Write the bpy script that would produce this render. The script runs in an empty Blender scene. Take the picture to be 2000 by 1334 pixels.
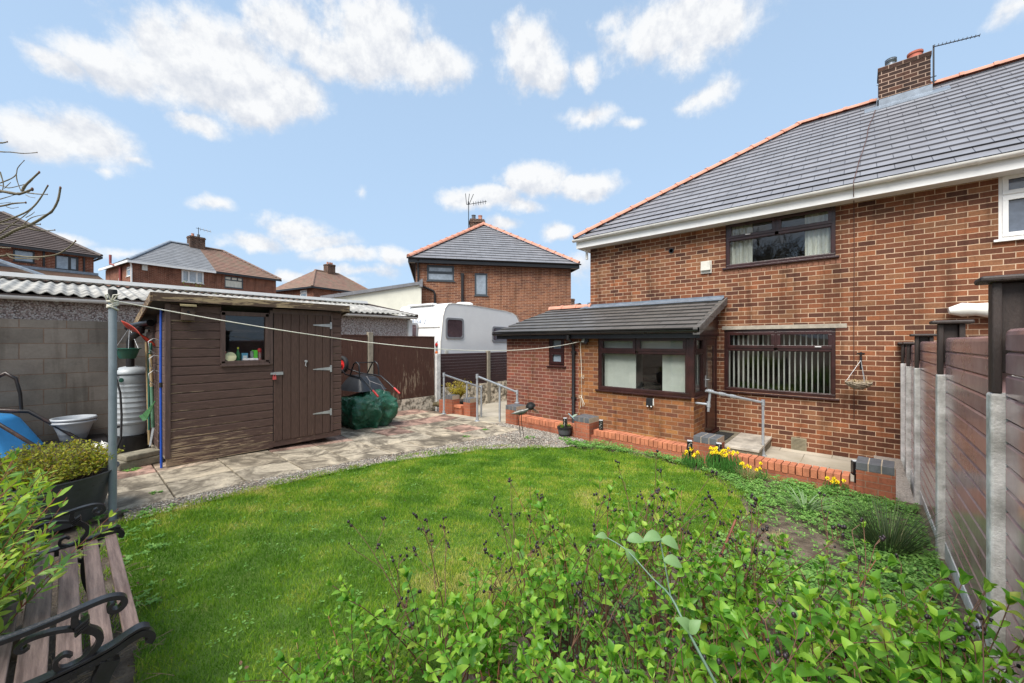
import bpy, math, random
import numpy as np
from mathutils import Vector, Matrix, noise
random.seed(7); rng = np.random.default_rng(7)
S = bpy.context.scene
COL = S.collection
PI = math.pi
R90 = math.radians(90)
# the camera's heading, used only to turn bearings of far houses and clouds into world directions
YAW = math.radians(41.5107)
RGT = Vector((math.cos(YAW), math.sin(YAW), 0)); FWD = Vector((-math.sin(YAW), math.cos(YAW), 0))
FOC = 770.0
EYE = 1.6

def at(x, y, d):
    """world point on the bearing (x, y) of the survey photo at d metres depth"""
    return FWD*d + RGT*((x-1000)/FOC*d) + Vector((0, 0, EYE+(667-y)/FOC*d))

def sstep(t):
    t = max(0.0, min(1.0, t)); return t*t*(3-2*t)

def gz(y):
    """garden level: flat by the shed, falling gently towards the house"""
    return -0.2*sstep((y-1.0)/5.0)

# ------------------------------------------------------------------ mesh builder
MROOT = {}
class MB:
    def __init__(s): s.v = []; s.f = []; s.uv = {}
    def add(s, vs, fs):
        o = len(s.v); s.v += [tuple(p) for p in vs]; s.f += [tuple(i+o for i in f) for f in fs]; return o
    def quad(s, a, b, c, d): s.add([a, b, c, d], [(0, 1, 2, 3)])
    def poly(s, ps): s.add(ps, [tuple(range(len(ps)))])
    def box(s, x0, x1, y0, y1, z0, z1, m=None):
        vs = [(x0,y0,z0),(x1,y0,z0),(x1,y1,z0),(x0,y1,z0),(x0,y0,z1),(x1,y0,z1),(x1,y1,z1),(x0,y1,z1)]
        if m is not None: vs = [m @ Vector(p) for p in vs]
        s.add(vs, [(0,3,2,1),(4,5,6,7),(0,1,5,4),(1,2,6,5),(2,3,7,6),(3,0,4,7)])
        return s
    def tube(s, pts, r, n=8, cap=True, flat=1.0, up=None):
        """swept tube; r a number or a list; flat squeezes the section along the second axis"""
        pts = [Vector(p) for p in pts]; k = len(pts)
        rs = r if isinstance(r, (list, tuple)) else [r]*k
        prev = None; rings = []
        for i, p in enumerate(pts):
            t = (pts[min(i+1, k-1)]-pts[max(i-1, 0)])
            if t.length < 1e-9: t = Vector((0, 0, 1))
            t.normalize()
            if up is not None: ax = Vector(up)
            elif prev is None: ax = Vector((0, 0, 1)) if abs(t.z) < 0.9 else Vector((1, 0, 0))
            else: ax = prev
            a = ax - t*ax.dot(t)
            if a.length < 1e-6: a = t.orthogonal()
            a.normalize(); b = t.cross(a)
            if up is None: prev = a
            rings.append([p + (a*math.cos(2*PI*j/n) + b*(math.sin(2*PI*j/n)*flat))*rs[i] for j in range(n)])
        o = len(s.v)
        for q in rings: s.v += [tuple(p) for p in q]
        for i in range(k-1):
            for j in range(n):
                s.f.append((o+i*n+j, o+i*n+(j+1)%n, o+(i+1)*n+(j+1)%n, o+(i+1)*n+j))
        if cap:
            s.f.append(tuple(o+j for j in reversed(range(n)))); s.f.append(tuple(o+(k-1)*n+j for j in range(n)))
        return s
    def ribbon(s, pts, w, t, ax):
        """flat bar of width w along axis ax and thickness t swept through pts (lying in the plane across ax)"""
        pts = [Vector(p) for p in pts]; ax = Vector(ax); k = len(pts); o = len(s.v)
        for i, p in enumerate(pts):
            d = (pts[min(i+1, k-1)]-pts[max(i-1, 0)]).normalized(); nn = ax.cross(d)
            tt = t[i] if isinstance(t, (list, tuple)) else t
            for a, b in ((-1,-1),(1,-1),(1,1),(-1,1)): s.v.append(tuple(p+ax*(a*w/2)+nn*(b*tt/2)))
        for i in range(k-1):
            for j in range(4): s.f.append((o+i*4+j, o+i*4+(j+1)%4, o+(i+1)*4+(j+1)%4, o+(i+1)*4+j))
        s.f.append((o+3, o+2, o+1, o)); e = o+(k-1)*4; s.f.append((e, e+1, e+2, e+3)); return s
    def lathe(s, prof, c=(0, 0, 0), n=24, sx=1.0, sy=1.0, cap0=True, cap1=True):
        o = len(s.v); k = len(prof)
        for r, z in prof:
            for j in range(n):
                a = 2*PI*j/n; s.v.append((c[0]+r*sx*math.cos(a), c[1]+r*sy*math.sin(a), c[2]+z))
        for i in range(k-1):
            for j in range(n): s.f.append((o+i*n+j, o+i*n+(j+1)%n, o+(i+1)*n+(j+1)%n, o+(i+1)*n+j))
        if cap0: s.f.append(tuple(o+j for j in reversed(range(n))))
        if cap1: s.f.append(tuple(o+(k-1)*n+j for j in range(n)))
        return s
    def prism(s, ps, d):
        """polygon ps pushed along vector d"""
        n = len(ps); ps = [Vector(p) for p in ps]; d = Vector(d)
        s.add(ps+[p+d for p in ps], [tuple(reversed(range(n))), tuple(range(n, 2*n))]+[(i, (i+1)%n, n+(i+1)%n, n+i) for i in range(n)]); return s
    def ball(s, c, r, n=8, m=6, sz=1.0):
        prof = [(r*math.sin(PI*i/m)+1e-4, -r*sz*math.cos(PI*i/m)) for i in range(m+1)]
        return s.lathe(prof, c, n)
    def leaf(s, p, d, up, ln, w, fold=0.25, droop=0.15):
        d = Vector(d).normalized(); up = Vector(up); sd = d.cross(up)
        if sd.length < 1e-4: sd = d.orthogonal()
        sd.normalize(); u = sd.cross(d); p = Vector(p)
        mid = p+d*ln*.5+u*ln*.04; tip = p+d*ln-u*ln*droop
        q = lambda t, k: p+d*ln*t+sd*(w*k)+u*(abs(k)*w*fold)
        s.add([p, q(.3,.45), q(.65,.42), tip, q(.65,-.42), q(.3,-.45), mid], [(0,1,2,6),(6,2,3),(0,6,4,5),(6,3,4)])
    def oval(s, p, d, up, ln, w, fold=.2, droop=.15, curl=0.0):
        d = Vector(d).normalized(); up = Vector(up); sd = d.cross(up)
        if sd.length < 1e-4: sd = d.orthogonal()
        sd.normalize(); u = sd.cross(d); p = Vector(p); st = ((0,.10),(.18,.36),(.42,.50),(.68,.43),(.88,.22),(1,.02)); o = len(s.v)
        for t, k in st:
            c = p+d*ln*t+u*ln*(.10*math.sin(t*PI)-droop*t*t)
            for q in (-1, 0, 1): s.v.append(tuple(c+sd*(q*w*k*(1-curl*t))+u*(abs(q)*w*k*fold*2)))
        for i in range(5):
            a = o+i*3; s.f += [(a, a+1, a+4, a+3), (a+1, a+2, a+5, a+4)]
    @staticmethod
    def smoothpath(pts, k=4):
        pts = [Vector(p) for p in pts]; n = len(pts); out = []
        for i in range(n-1):
            p0, p1, p2, p3 = pts[max(i-1,0)], pts[i], pts[i+1], pts[min(i+2,n-1)]
            for s_ in range(k):
                t = s_/k; out.append(.5*((2*p1)+(-p0+p2)*t+(2*p0-5*p1+4*p2-p3)*t*t+(-p0+3*p1-3*p2+p3)*t**3))
        return out+[pts[-1]]
    def build(s, name, mat, parent=None, local=False, smooth=None, bevel=0, calc=True):
        me = bpy.data.meshes.new(name); vs = s.v
        M = MROOT.get(parent.name) if parent is not None else None
        if M is not None and not local:
            Mi = M.inverted(); vs = [tuple(Mi @ Vector(p)) for p in vs]
        me.from_pydata(vs, [], s.f)
        if calc:
            boxuv(me)
        for idx, u in s.uv.items():
            uvl = me.uv_layers.active.data; pol = me.polygons[idx]
            for li, c in zip(pol.loop_indices, u): uvl[li].uv = c
        me.materials.append(mat)
        o = bpy.data.objects.new(name, me); COL.objects.link(o)
        if parent is not None:
            o.parent = parent; MROOT[o.name] = MROOT.get(parent.name, Matrix.Identity(4))
        else: MROOT[o.name] = Matrix.Identity(4)
        if smooth is not None:
            me.polygons.foreach_set('use_smooth', [True]*len(me.polygons)); me.set_sharp_from_angle(angle=math.radians(smooth))
        if bevel:
            b = o.modifiers.new('bevel', 'BEVEL'); b.width = bevel; b.segments = 2; b.limit_method = 'ANGLE'; b.angle_limit = math.radians(40)
        return o

def boxuv(me):
    n = len(me.polygons)
    if not n: return
    uvl = me.uv_layers.new(name='UVMap')
    nl = len(me.loops)
    nor = np.empty(n*3); me.polygons.foreach_get('normal', nor); nor = np.abs(nor.reshape(-1, 3))
    ls = np.empty(n, dtype=np.int32); me.polygons.foreach_get('loop_total', ls)
    vi = np.empty(nl, dtype=np.int32); me.loops.foreach_get('vertex_index', vi)
    co = np.empty(len(me.vertices)*3); me.vertices.foreach_get('co', co); co = co.reshape(-1, 3)[vi]
    ax = np.repeat(nor.argmax(1), ls)
    u = np.where(ax == 0, co[:, 1], co[:, 0]); v = np.where(ax == 2, co[:, 1], co[:, 2])
    uvl.data.foreach_set('uv', np.stack([u, v], 1).ravel())

def tag(o, label=None, cat=None, group=None, kind=None):
    if label: o['label'] = label
    if cat: o['category'] = cat
    if group: o['group'] = group
    if kind: o['kind'] = kind
    return o

def thing(name, label, cat, loc=(0,0,0), rotz=0.0, group=None):
    o = bpy.data.objects.new(name, None); COL.objects.link(o); o.empty_display_size = .1
    o.location = loc; o.rotation_euler = (0, 0, rotz)
    MROOT[o.name] = Matrix.Translation(Vector(loc)) @ Matrix.Rotation(rotz, 4, 'Z')
    return tag(o, label, cat, group)

# ------------------------------------------------------------------ materials
def newmat(name):
    m = bpy.data.materials.new(name); m.use_nodes = True; nt = m.node_tree
    return m, nt, nt.nodes['Principled BSDF'], nt.nodes, nt.links

def ramp(nt, stops, interp='LINEAR'):
    r = nt.nodes.new('ShaderNodeValToRGB'); r.color_ramp.interpolation = interp
    e = r.color_ramp.elements
    while len(e) < len(stops): e.new(.5)
    for i, (p, c) in enumerate(stops):
        e[i].position = p; e[i].color = (*c, 1) if len(c) == 3 else c
    return r

def coords(nt, kind='Object', scale=(1,1,1)):
    t = nt.nodes.new('ShaderNodeTexCoord'); mp = nt.nodes.new('ShaderNodeMapping'); mp.inputs['Scale'].default_value = scale
    nt.links.new(t.outputs[kind], mp.inputs['Vector']); return mp

def noisen(nt, vec, scale, detail=4, rough=.6, dist=0):
    n = nt.nodes.new('ShaderNodeTexNoise'); n.inputs['Scale'].default_value = scale; n.inputs['Detail'].default_value = detail
    n.inputs['Roughness'].default_value = rough; n.inputs['Distortion'].default_value = dist
    nt.links.new(vec.outputs[0], n.inputs['Vector']); return n

def mixc(nt, fac, a, b, mode='MIX'):
    m = nt.nodes.new('ShaderNodeMix'); m.data_type = 'RGBA'; m.blend_type = mode; m.clamp_result = True
    for sock, val in ((0, fac), (6, a), (7, b)):
        if hasattr(val, 'is_linked') or hasattr(val, 'links'): nt.links.new(val, m.inputs[sock])
        elif isinstance(val, (int, float)): m.inputs[sock].default_value = val
        else: m.inputs[sock].default_value = (*val, 1) if len(val) == 3 else val
    return m.outputs[2]

def mathn(nt, op, a, b=None, clamp=False):
    m = nt.nodes.new('ShaderNodeMath'); m.operation = op; m.use_clamp = clamp
    for i, val in enumerate((a, b)):
        if val is None: continue
        if isinstance(val, (int, float)): m.inputs[i].default_value = val
        else: nt.links.new(val, m.inputs[i])
    return m.outputs[0]

def bump(nt, b, h, strength=.3, dist=.01):
    bn = nt.nodes.new('ShaderNodeBump'); bn.inputs['Strength'].default_value = strength; bn.inputs['Distance'].default_value = dist
    nt.links.new(h, bn.inputs['Height']); nt.links.new(bn.outputs[0], b.inputs['Normal'])

def plain(name, col, rough=.6, var=.12, scale=6, metal=0, bmp=0, bscale=60, stretch=(1,1,1), spec=.5, col2=None, lo=.35, hi=.65):
    """one colour, broken up by noise; col2 comes through in patches"""
    m, nt, b, N, L = newmat(name)
    c = coords(nt, 'Object', stretch); n = noisen(nt, c, scale, 6, .62)
    a1 = [max(0, x*(1-var)) for x in col]; a2 = [min(1, x*(1+var)) for x in (col2 or col)]
    r = ramp(nt, [(lo, a1), (hi, a2)]); L.new(n.outputs[0], r.inputs[0])
    n3 = noisen(nt, c, scale*9, 3, .6); r3 = ramp(nt, [(.3, (1-var*.7,)*3), (.7, (1,)*3)]); L.new(n3.outputs[0], r3.inputs[0])
    L.new(mixc(nt, 1.0, r.outputs[0], r3.outputs[0], 'MULTIPLY'), b.inputs['Base Color'])
    b.inputs['Roughness'].default_value = rough; b.inputs['Metallic'].default_value = metal; b.inputs['Specular IOR Level'].default_value = spec
    if bmp:
        n2 = noisen(nt, c, bscale, 5, .65); bump(nt, b, n2.outputs[0], bmp, .01)
    return m

def brick(name, cols, mortar, bw=.225, bh=.084, mort=.011, seed=0, grime=.25, off=.5, course=None, ruggd=.75, rough=.85):
    m, nt, b, N, L = newmat(name)
    c = coords(nt, 'UV'); c.inputs['Location'].default_value = (seed*1.37, seed*.0, 0)
    # wobble the joints a little
    nz = noisen(nt, c, 9, 2); nzo = nt.nodes.new('ShaderNodeVectorMath'); nzo.operation = 'MULTIPLY_ADD'
    L.new(nz.outputs[1], nzo.inputs[0]); nzo.inputs[1].default_value = (.008, .008, 0)
    L.new(c.outputs[0], nzo.inputs[2])
    bt = N.new('ShaderNodeTexBrick'); L.new(nzo.outputs[0], bt.inputs['Vector'])
    bt.offset = off; bt.inputs['Scale'].default_value = 1
    bt.inputs['Brick Width'].default_value = bw; bt.inputs['Row Height'].default_value = bh
    bt.inputs['Mortar Size'].default_value = mort*.5; bt.inputs['Mortar Smooth'].default_value = .25; bt.inputs['Bias'].default_value = 0
    bt.inputs['Color1'].default_value = (0,0,0,1); bt.inputs['Color2'].default_value = (1,1,1,1); bt.inputs['Mortar'].default_value = (.5,.5,.5,1)
    k = len(cols); rp = ramp(nt, [((i+.02)/k, cc) for i, cc in enumerate(cols)]); L.new(bt.outputs['Color'], rp.inputs[0])
    # mottling within each brick, large scale weathering
    n1 = noisen(nt, c, 34, 5, .7); r1 = ramp(nt, [(.28, (.58,.58,.58)), (.5, (.95,.95,.95)), (.75, (1.25,1.22,1.18))]); L.new(n1.outputs[0], r1.inputs[0])
    col = mixc(nt, ruggd, rp.outputs[0], r1.outputs[0], 'MULTIPLY')
    nm = noisen(nt, c, 60, 3, .6); rm = ramp(nt, [(.3, [x*.8 for x in mortar]), (.7, mortar)]); L.new(nm.outputs[0], rm.inputs[0])
    col = mixc(nt, bt.outputs['Fac'], col, rm.outputs[0])
    n2 = noisen(nt, c, 1.3, 6, .65); r2 = ramp(nt, [(.35, (1-grime,)*3), (.62, (1,)*3)]); L.new(n2.outputs[0], r2.inputs[0])
    L.new(mixc(nt, 1.0, col, r2.outputs[0], 'MULTIPLY'), b.inputs['Base Color'])
    cs = coords(nt, 'UV', (2.6, .28, 1)); ns = noisen(nt, cs, 1.7, 6, .62, .4); rs = ramp(nt, [(.33, (.62,.60,.58)), (.50, (1,1,1)), (.70, (1.0,1.0,1.0)), (.80, (1.18,1.15,1.10))]); L.new(ns.outputs[0], rs.inputs[0])
    L.new(mixc(nt, 1.0, mixc(nt, 1.0, col, r2.outputs[0], 'MULTIPLY'), rs.outputs[0], 'MULTIPLY'), b.inputs['Base Color'])
    b.inputs['Roughness'].default_value = rough; b.inputs['Specular IOR Level'].default_value = .25
    h = mathn(nt, 'SUBTRACT', mathn(nt, 'MULTIPLY', n1.outputs[0], .35), bt.outputs['Fac'])
    bump(nt, b, h, .55, .008); return m

def tilemat(name, col, w, h, rough=.5, var=.1, joint=(.03,.03,.035), jw=.006, moss=None, spec=.4):
    """tile faces from the roof's own UVs (u along the eave, v up the slope)"""
    m, nt, b, N, L = newmat(name); c = coords(nt, 'UV')
    bt = N.new('ShaderNodeTexBrick'); L.new(c.outputs[0], bt.inputs['Vector']); bt.inputs['Scale'].default_value = 1
    bt.inputs['Brick Width'].default_value = w; bt.inputs['Row Height'].default_value = h; bt.inputs['Mortar Size'].default_value = jw*.5
    bt.inputs['Mortar Smooth'].default_value = .1
    bt.inputs['Color1'].default_value = (*[x*(1-var) for x in col], 1); bt.inputs['Color2'].default_value = (*[x*(1+var) for x in col], 1)
    bt.inputs['Mortar'].default_value = (*joint, 1)
    n = noisen(nt, c, 2.2, 6, .65); r = ramp(nt, [(.3, (.8,.8,.8)), (.68, (1.1,1.1,1.1))]); L.new(n.outputs[0], r.inputs[0])
    o = mixc(nt, 1.0, bt.outputs['Color'], r.outputs[0], 'MULTIPLY')
    if moss:
        n4 = noisen(nt, c, .9, 7, .7, .6); r4 = ramp(nt, [(.42, (0,0,0)), (.68, (1,1,1))]); L.new(n4.outputs[0], r4.inputs[0])
        o = mixc(nt, r4.outputs[0], o, moss)
    L.new(o, b.inputs['Base Color']); b.inputs['Roughness'].default_value = rough; b.inputs['Specular IOR Level'].default_value = spec
    n3 = noisen(nt, c, 45, 4); bump(nt, b, n3.outputs[0], .18, .005); return m

def leafmat(name, stops, rough=.45, trans=.3, spec=.35):
    m, nt, b, N, L = newmat(name); g = N.new('ShaderNodeNewGeometry')
    c = coords(nt); n = noisen(nt, c, 3.0, 3)
    f = mathn(nt, 'ADD', mathn(nt, 'MULTIPLY', g.outputs['Random Per Island'], .7), mathn(nt, 'MULTIPLY', n.outputs[0], .3))
    r = ramp(nt, stops); L.new(f, r.inputs[0]); L.new(r.outputs[0], b.inputs['Base Color'])
    b.inputs['Roughness'].default_value = rough; b.inputs['Specular IOR Level'].default_value = spec
    t = N.new('ShaderNodeBsdfTranslucent'); hs = N.new('ShaderNodeHueSaturation'); hs.inputs['Value'].default_value = 1.5; hs.inputs['Saturation'].default_value = 1.1
    L.new(r.outputs[0], hs.inputs['Color']); L.new(hs.outputs[0], t.inputs['Color'])
    mx = N.new('ShaderNodeMixShader'); mx.inputs[0].default_value = trans
    L.new(b.outputs[0], mx.inputs[1]); L.new(t.outputs[0], mx.inputs[2]); L.new(mx.outputs[0], N['Material Output'].inputs['Surface']); return m

def glassmat(name, tint=(.9,.93,.93), refl=1.6):
    m, nt, b, N, L = newmat(name); N.remove(b)
    tr = N.new('ShaderNodeBsdfTransparent'); tr.inputs[0].default_value = (*tint, 1)
    gl = N.new('ShaderNodeBsdfGlossy'); gl.inputs['Roughness'].default_value = .015; gl.inputs['Color'].default_value = (1,1,1,1)
    fr = N.new('ShaderNodeFresnel'); ge = N.new('ShaderNodeNewGeometry'); io = mathn(nt, 'MULTIPLY_ADD', ge.outputs['Backfacing'], -.8333); io.node.inputs[2].default_value = 1.5; L.new(io, fr.inputs[0])
    f = mathn(nt, 'MULTIPLY', fr.outputs[0], refl, True)
    c = coords(nt); n = noisen(nt, c, 1.6, 1); bn = N.new('ShaderNodeBump'); bn.inputs['Strength'].default_value = .04; bn.inputs['Distance'].default_value = .05
    L.new(n.outputs[0], bn.inputs['Height']); L.new(bn.outputs[0], gl.inputs['Normal'])
    mx = N.new('ShaderNodeMixShader'); L.new(f, mx.inputs[0]); L.new(tr.outputs[0], mx.inputs[1]); L.new(gl.outputs[0], mx.inputs[2])
    L.new(mx.outputs[0], N['Material Output'].inputs['Surface']); return m

def peelwood(name, col, under, dirx=(1, 1, 12), amount=.62, fade=None, grain=None, edge=None):
    """painted boards, paint worn off to bare wood in streaks; fade = (axis, from, to) where wear grows"""
    m, nt, b, N, L = newmat(name)
    c = coords(nt, 'Object', dirx); n = noisen(nt, c, 3.2, 8, .7, .3)
    c0 = coords(nt); big = noisen(nt, c0, 1.1, 3)
    v = mathn(nt, 'ADD', mathn(nt, 'MULTIPLY', n.outputs[0], .75), mathn(nt, 'MULTIPLY', big.outputs[0], .35))
    if fade:
        for ax, a0, a1, amt in fade:
            sp = N.new('ShaderNodeSeparateXYZ'); L.new(c0.outputs[0], sp.inputs[0])
            mr = N.new('ShaderNodeMapRange'); mr.inputs[1].default_value = a0; mr.inputs[2].default_value = a1; mr.inputs[3].default_value = 0; mr.inputs[4].default_value = amt
            L.new(sp.outputs[ax], mr.inputs[0]); v = mathn(nt, 'ADD', v, mr.outputs[0])
    if edge:
        sp = N.new('ShaderNodeSeparateXYZ'); L.new(c0.outputs[0], sp.inputs[0]); fz = mathn(nt, 'FRACT', mathn(nt, 'DIVIDE', mathn(nt, 'SUBTRACT', sp.outputs[2], edge[0]), edge[1]))
        mr = N.new('ShaderNodeMapRange'); mr.inputs[1].default_value = 0; mr.inputs[2].default_value = .22; mr.inputs[3].default_value = edge[2]; mr.inputs[4].default_value = 0; L.new(fz, mr.inputs[0]); v = mathn(nt, 'ADD', v, mr.outputs[0])
    r = ramp(nt, [(amount, (0,0,0)), (amount+.05, (1,1,1))]); L.new(v, r.inputs[0])
    cg = coords(nt, 'Object', grain or dirx); g = noisen(nt, cg, 9, 5, .6)
    rc = ramp(nt, [(.3, [x*.7 for x in col]), (.7, [min(1, x*1.25) for x in col])]); L.new(g.outputs[0], rc.inputs[0])
    ru = ramp(nt, [(.3, [x*.6 for x in under]), (.7, under)]); L.new(g.outputs[0], ru.inputs[0])
    L.new(mixc(nt, r.outputs[0], rc.outputs[0], ru.outputs[0]), b.inputs['Base Color'])
    b.inputs['Roughness'].default_value = .62; b.inputs['Specular IOR Level'].default_value = .3
    h = mathn(nt, 'SUBTRACT', mathn(nt, 'MULTIPLY', g.outputs[0], .5), mathn(nt, 'MULTIPLY', r.outputs[0], .5)); bump(nt, b, h, .35, .004)
    return m

MT = {}
MT['brick_main'] = brick('main_house_brick', [(.100,.040,.025), (.185,.068,.035), (.23,.087,.043), (.14,.054,.031), (.33,.118,.050), (.205,.077,.040), (.086,.036,.025), (.27,.122,.060)], (.66,.47,.32), .225, .084, .012, 0, .30)
MT['brick_red'] = brick('red_extension_brick', [(.165,.055,.037), (.215,.070,.046), (.15,.062,.047), (.25,.078,.05), (.20,.088,.046), (.18,.064,.043)], (.46,.31,.235), .217, .077, .012, 2)
MT['brick_orange'] = brick('multicolour_extension_brick', [(.155,.070,.038), (.30,.118,.043), (.18,.072,.038), (.40,.185,.06), (.15,.060,.038), (.27,.10,.043), (.34,.14,.05)], (.40,.25,.155), .217, .077, .012, 3)
MT['brick_b'] = brick('neighbour_brick', [(.20,.075,.042), (.29,.11,.055), (.24,.09,.05), (.33,.135,.07), (.18,.07,.045)], (.52,.36,.25), .30, .083, .016, 5)
MT['brick_far'] = brick('far_brick', [(.17,.058,.036), (.28,.098,.056), (.22,.078,.045)], (.50,.33,.24), .30, .10, .018, 6)
MT['brick_dwarf'] = brick('dwarf_wall_brick', [(.35,.115,.065), (.43,.145,.078), (.38,.125,.07)], (.36,.24,.17), .217, .075, .008, 8, .3)
MT['brick_chimney'] = brick('sooty_chimney_brick', [(.035,.021,.018), (.062,.032,.024), (.11,.05,.032), (.045,.026,.021)], (.46,.33,.25), .225, .084, .016, 9, .4)
MT['coping'] = plain('terracotta_coping', (.52,.185,.095), .8, .28, 7, bmp=.3)
MT['blue_brick'] = plain('blue_engineering_brick', (.11,.115,.125), .6, .2, 9, bmp=.2)
MT['mortar'] = plain('mortar', (.42,.34,.25), .9, .15)
MT['slate'] = tilemat('grey_roof_tile', (.222,.224,.244), .42, .25, .42, .06, (.035,.035,.04), .010, spec=.5)
MT['slate_b'] = tilemat('neighbour_roof_tile', (.20,.203,.218), .5, .30, .45, .08, (.05,.05,.055), .008)
MT['tile_ext'] = tilemat('extension_roof_tile', (.105,.10,.098), .34, .245, .5, .2, (.02,.02,.02), .016, moss=(.12,.112,.10))
MT['tile_far_grey'] = tilemat('far_grey_tile', (.22,.225,.235), .6, .3, .5, .08, (.1,.1,.1), .004)
MT['tile_far_red'] = tilemat('mossy_red_tile', (.24,.135,.1), .4, .3, .7, .15, (.12,.07,.05), .006, moss=(.19,.15,.105))
MT['tile_far_brown'] = tilemat('brown_pantile', (.105,.08,.072), .3, .3, .6, .12, (.05,.04,.035), .012)
MT['terracotta'] = plain('terracotta_ridge', (.54,.25,.17), .7, .14, 5, bmp=.1)
MT['lead'] = plain('lead_flashing', (.20,.24,.29), .42, .2, 6, metal=.25, bmp=.15, bscale=20)
MT['upvc'] = plain('white_upvc', (.82,.82,.80), .32, .04, 3)
MT['upvc_dirty'] = plain('weathered_white_gutter', (.78,.77,.73), .4, .09, 4)
MT['black_plastic'] = plain('black_gutter_plastic', (.016,.016,.018), .32, .25, 5)
MT['rosewood'] = plain('rosewood_window_frame', (.040,.013,.012), .28, .35, 5, stretch=(1,1,1), spec=.6)
MT['grey_frame'] = plain('anthracite_frame', (.055,.068,.08), .4, .1)
MT['glass'] = glassmat('window_glass', (.9,.93,.92), 1.5)
MT['glass_up'] = glassmat('upper_window_glass', (.8,.84,.85), 1.9)
MT['glass_far'] = plain('distant_window_glass', (.10,.125,.17), .05, .4, 1.2, spec=1.0)
MT['glass_pale'] = plain('pale_window_glass', (.30,.36,.42), .05, .3, 1.2, spec=1.0)
MT['curtain'] = plain('cream_curtain', (.72,.70,.60), .85, .15, 8, stretch=(1,1,.2))
MT['blind'] = leafmat('pale_vertical_blind', [(0,(.86,.87,.82)), (1,(.9,.9,.85))], .7, .5)
MT['blind_dim'] = plain('grey_green_blind', (.50,.52,.47), .8, .06, 5)
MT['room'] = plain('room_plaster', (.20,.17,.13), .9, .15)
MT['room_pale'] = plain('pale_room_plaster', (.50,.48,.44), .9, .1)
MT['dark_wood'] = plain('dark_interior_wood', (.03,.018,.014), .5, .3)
MT['lintel'] = plain('concrete_lintel', (.36,.32,.26), .85, .2, 9, bmp=.2)
MT['concrete'] = plain('concrete_post', (.60,.575,.52), .9, .28, 7, bmp=.55, bscale=90, col2=(.72,.70,.66))
MT['concrete_white'] = plain('painted_concrete', (.70,.69,.66), .8, .16, 8, bmp=.4, bscale=80, col2=(.74,.73,.70))
MT['galv'] = plain('galvanised_steel', (.42,.45,.48), .42, .14, 14, metal=.45)
MT['post_grey'] = plain('grey_painted_steel', (.24,.285,.31), .42, .12, 6, metal=.1)
MT['shed'] = peelwood('shed_boards', (.108,.065,.053), (.50,.38,.26), (14, 1.1, 24), .735, [('Z', .75, 0.0, .10), ('Y', .1, -1.12, .10)], (10, 1.2, 14), (.125,.1155,.14))
MT['shed_lower'] = peelwood('worn_shed_boards', (.106,.064,.052), (.50,.37,.24), (14, 1.2, 24), .755, [('Z', .60, 0.08, .12), ('Y', .7, -1.12, .10)], (10, 1.2, 14), (.125,.1155,.13))
MT['shed_door'] = peelwood('shed_door_boards', (.095,.057,.045), (.42,.28,.16), (20, 20, 1.6), .78, [('Z', .45, .05, .16)], (14, 14, 1.2))
MT['shed_side'] = peelwood('shed_side_boards', (.12,.08,.068), (.30,.2,.13), (1.3, 14, 30), .86, None, (1.2, 10, 14))
MT['shed_trim'] = plain('shed_trim', (.112,.068,.056), .6, .25, 7, stretch=(4,4,.6), bmp=.2)
MT['roof_edge'] = peelwood('weathered_roof_board', (.10,.065,.045), (.48,.36,.21), (6, 1.2, 9), .56, None, (8, 1.2, 14))
MT['felt'] = plain('roofing_felt', (.09,.085,.08), .95, .2, 20, bmp=.4)
MT['fence_wood'] = peelwood('stained_fence_boards', (.088,.042,.030), (.38,.29,.20), (6, 9, .9), .655, [('Z', 1.7, .2, .05)], (9, 9, .8))
MT['fence_post'] = plain('old_concrete_fence_post', (.30,.265,.205), .9, .2, 8, bmp=.4)
MT['composite'] = plain('brown_composite_fence', (.052,.026,.026), .5, .15, 3)
MT['plastic_fence'] = plain('brown_plastic_fence', (.42,.225,.21), .17, .14, 2.2, spec=1.0, col2=(.46,.30,.30), bmp=.05, bscale=4)
MT['fence_cap'] = plain('dark_stained_timber', (.036,.025,.021), .55, .3, 6, stretch=(3,3,.7), bmp=.3)
MT['stone_base'] = plain('rock_faced_concrete_base', (.30,.25,.18), .95, .4, 9, bmp=1.0, bscale=16, col2=(.60,.53,.42), lo=.4, hi=.58)
MT['block'] = brick('concrete_block', [(.155,.138,.120), (.19,.168,.145), (.17,.155,.135), (.21,.185,.16)], (.185,.13,.098), .45, .225, .013, 11, .35, ruggd=.35)
MT['pebbledash'] = None
MT['asbestos'] = plain('corrugated_cement_sheet', (.27,.265,.255), .95, .3, 3.5, bmp=.4, bscale=40, col2=(.40,.39,.36))
MT['render_cream'] = plain('cream_render', (.74,.73,.62), .85, .05, 2)
MT['caravan'] = plain('caravan_white', (.87,.87,.86), .28, .03, 1.5)
MT['caravan_grey'] = plain('caravan_grey_trim', (.24,.245,.26), .45, .1)
MT['caravan_glass'] = plain('tinted_acrylic', (.085,.058,.068), .08, .3, 1.5, spec=.9)
MT['red_lens'] = plain('red_lamp_lens', (.50,.025,.02), .2, .1)
MT['amber_lens'] = plain('amber_lamp_lens', (.70,.17,.03), .2, .1)
MT['lettering'] = plain('grey_blue_lettering', (.33,.40,.52), .4, .05)
MT['black_steel'] = plain('black_steel_tube', (.013,.013,.015), .3, .3, 9)
MT['rust'] = plain('rusty_black_tube', (.018,.016,.017), .35, .3, 6, col2=(.07,.03,.02), lo=.45, hi=.75)
MT['black_tray'] = plain('black_barrow_tray', (.028,.03,.034), .42, .2, 6)
MT['blue_tray'] = plain('blue_barrow_tray', (.05,.30,.66), .4, .1, 4)
MT['red'] = plain('red_plastic', (.60,.03,.03), .35, .1)
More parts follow.
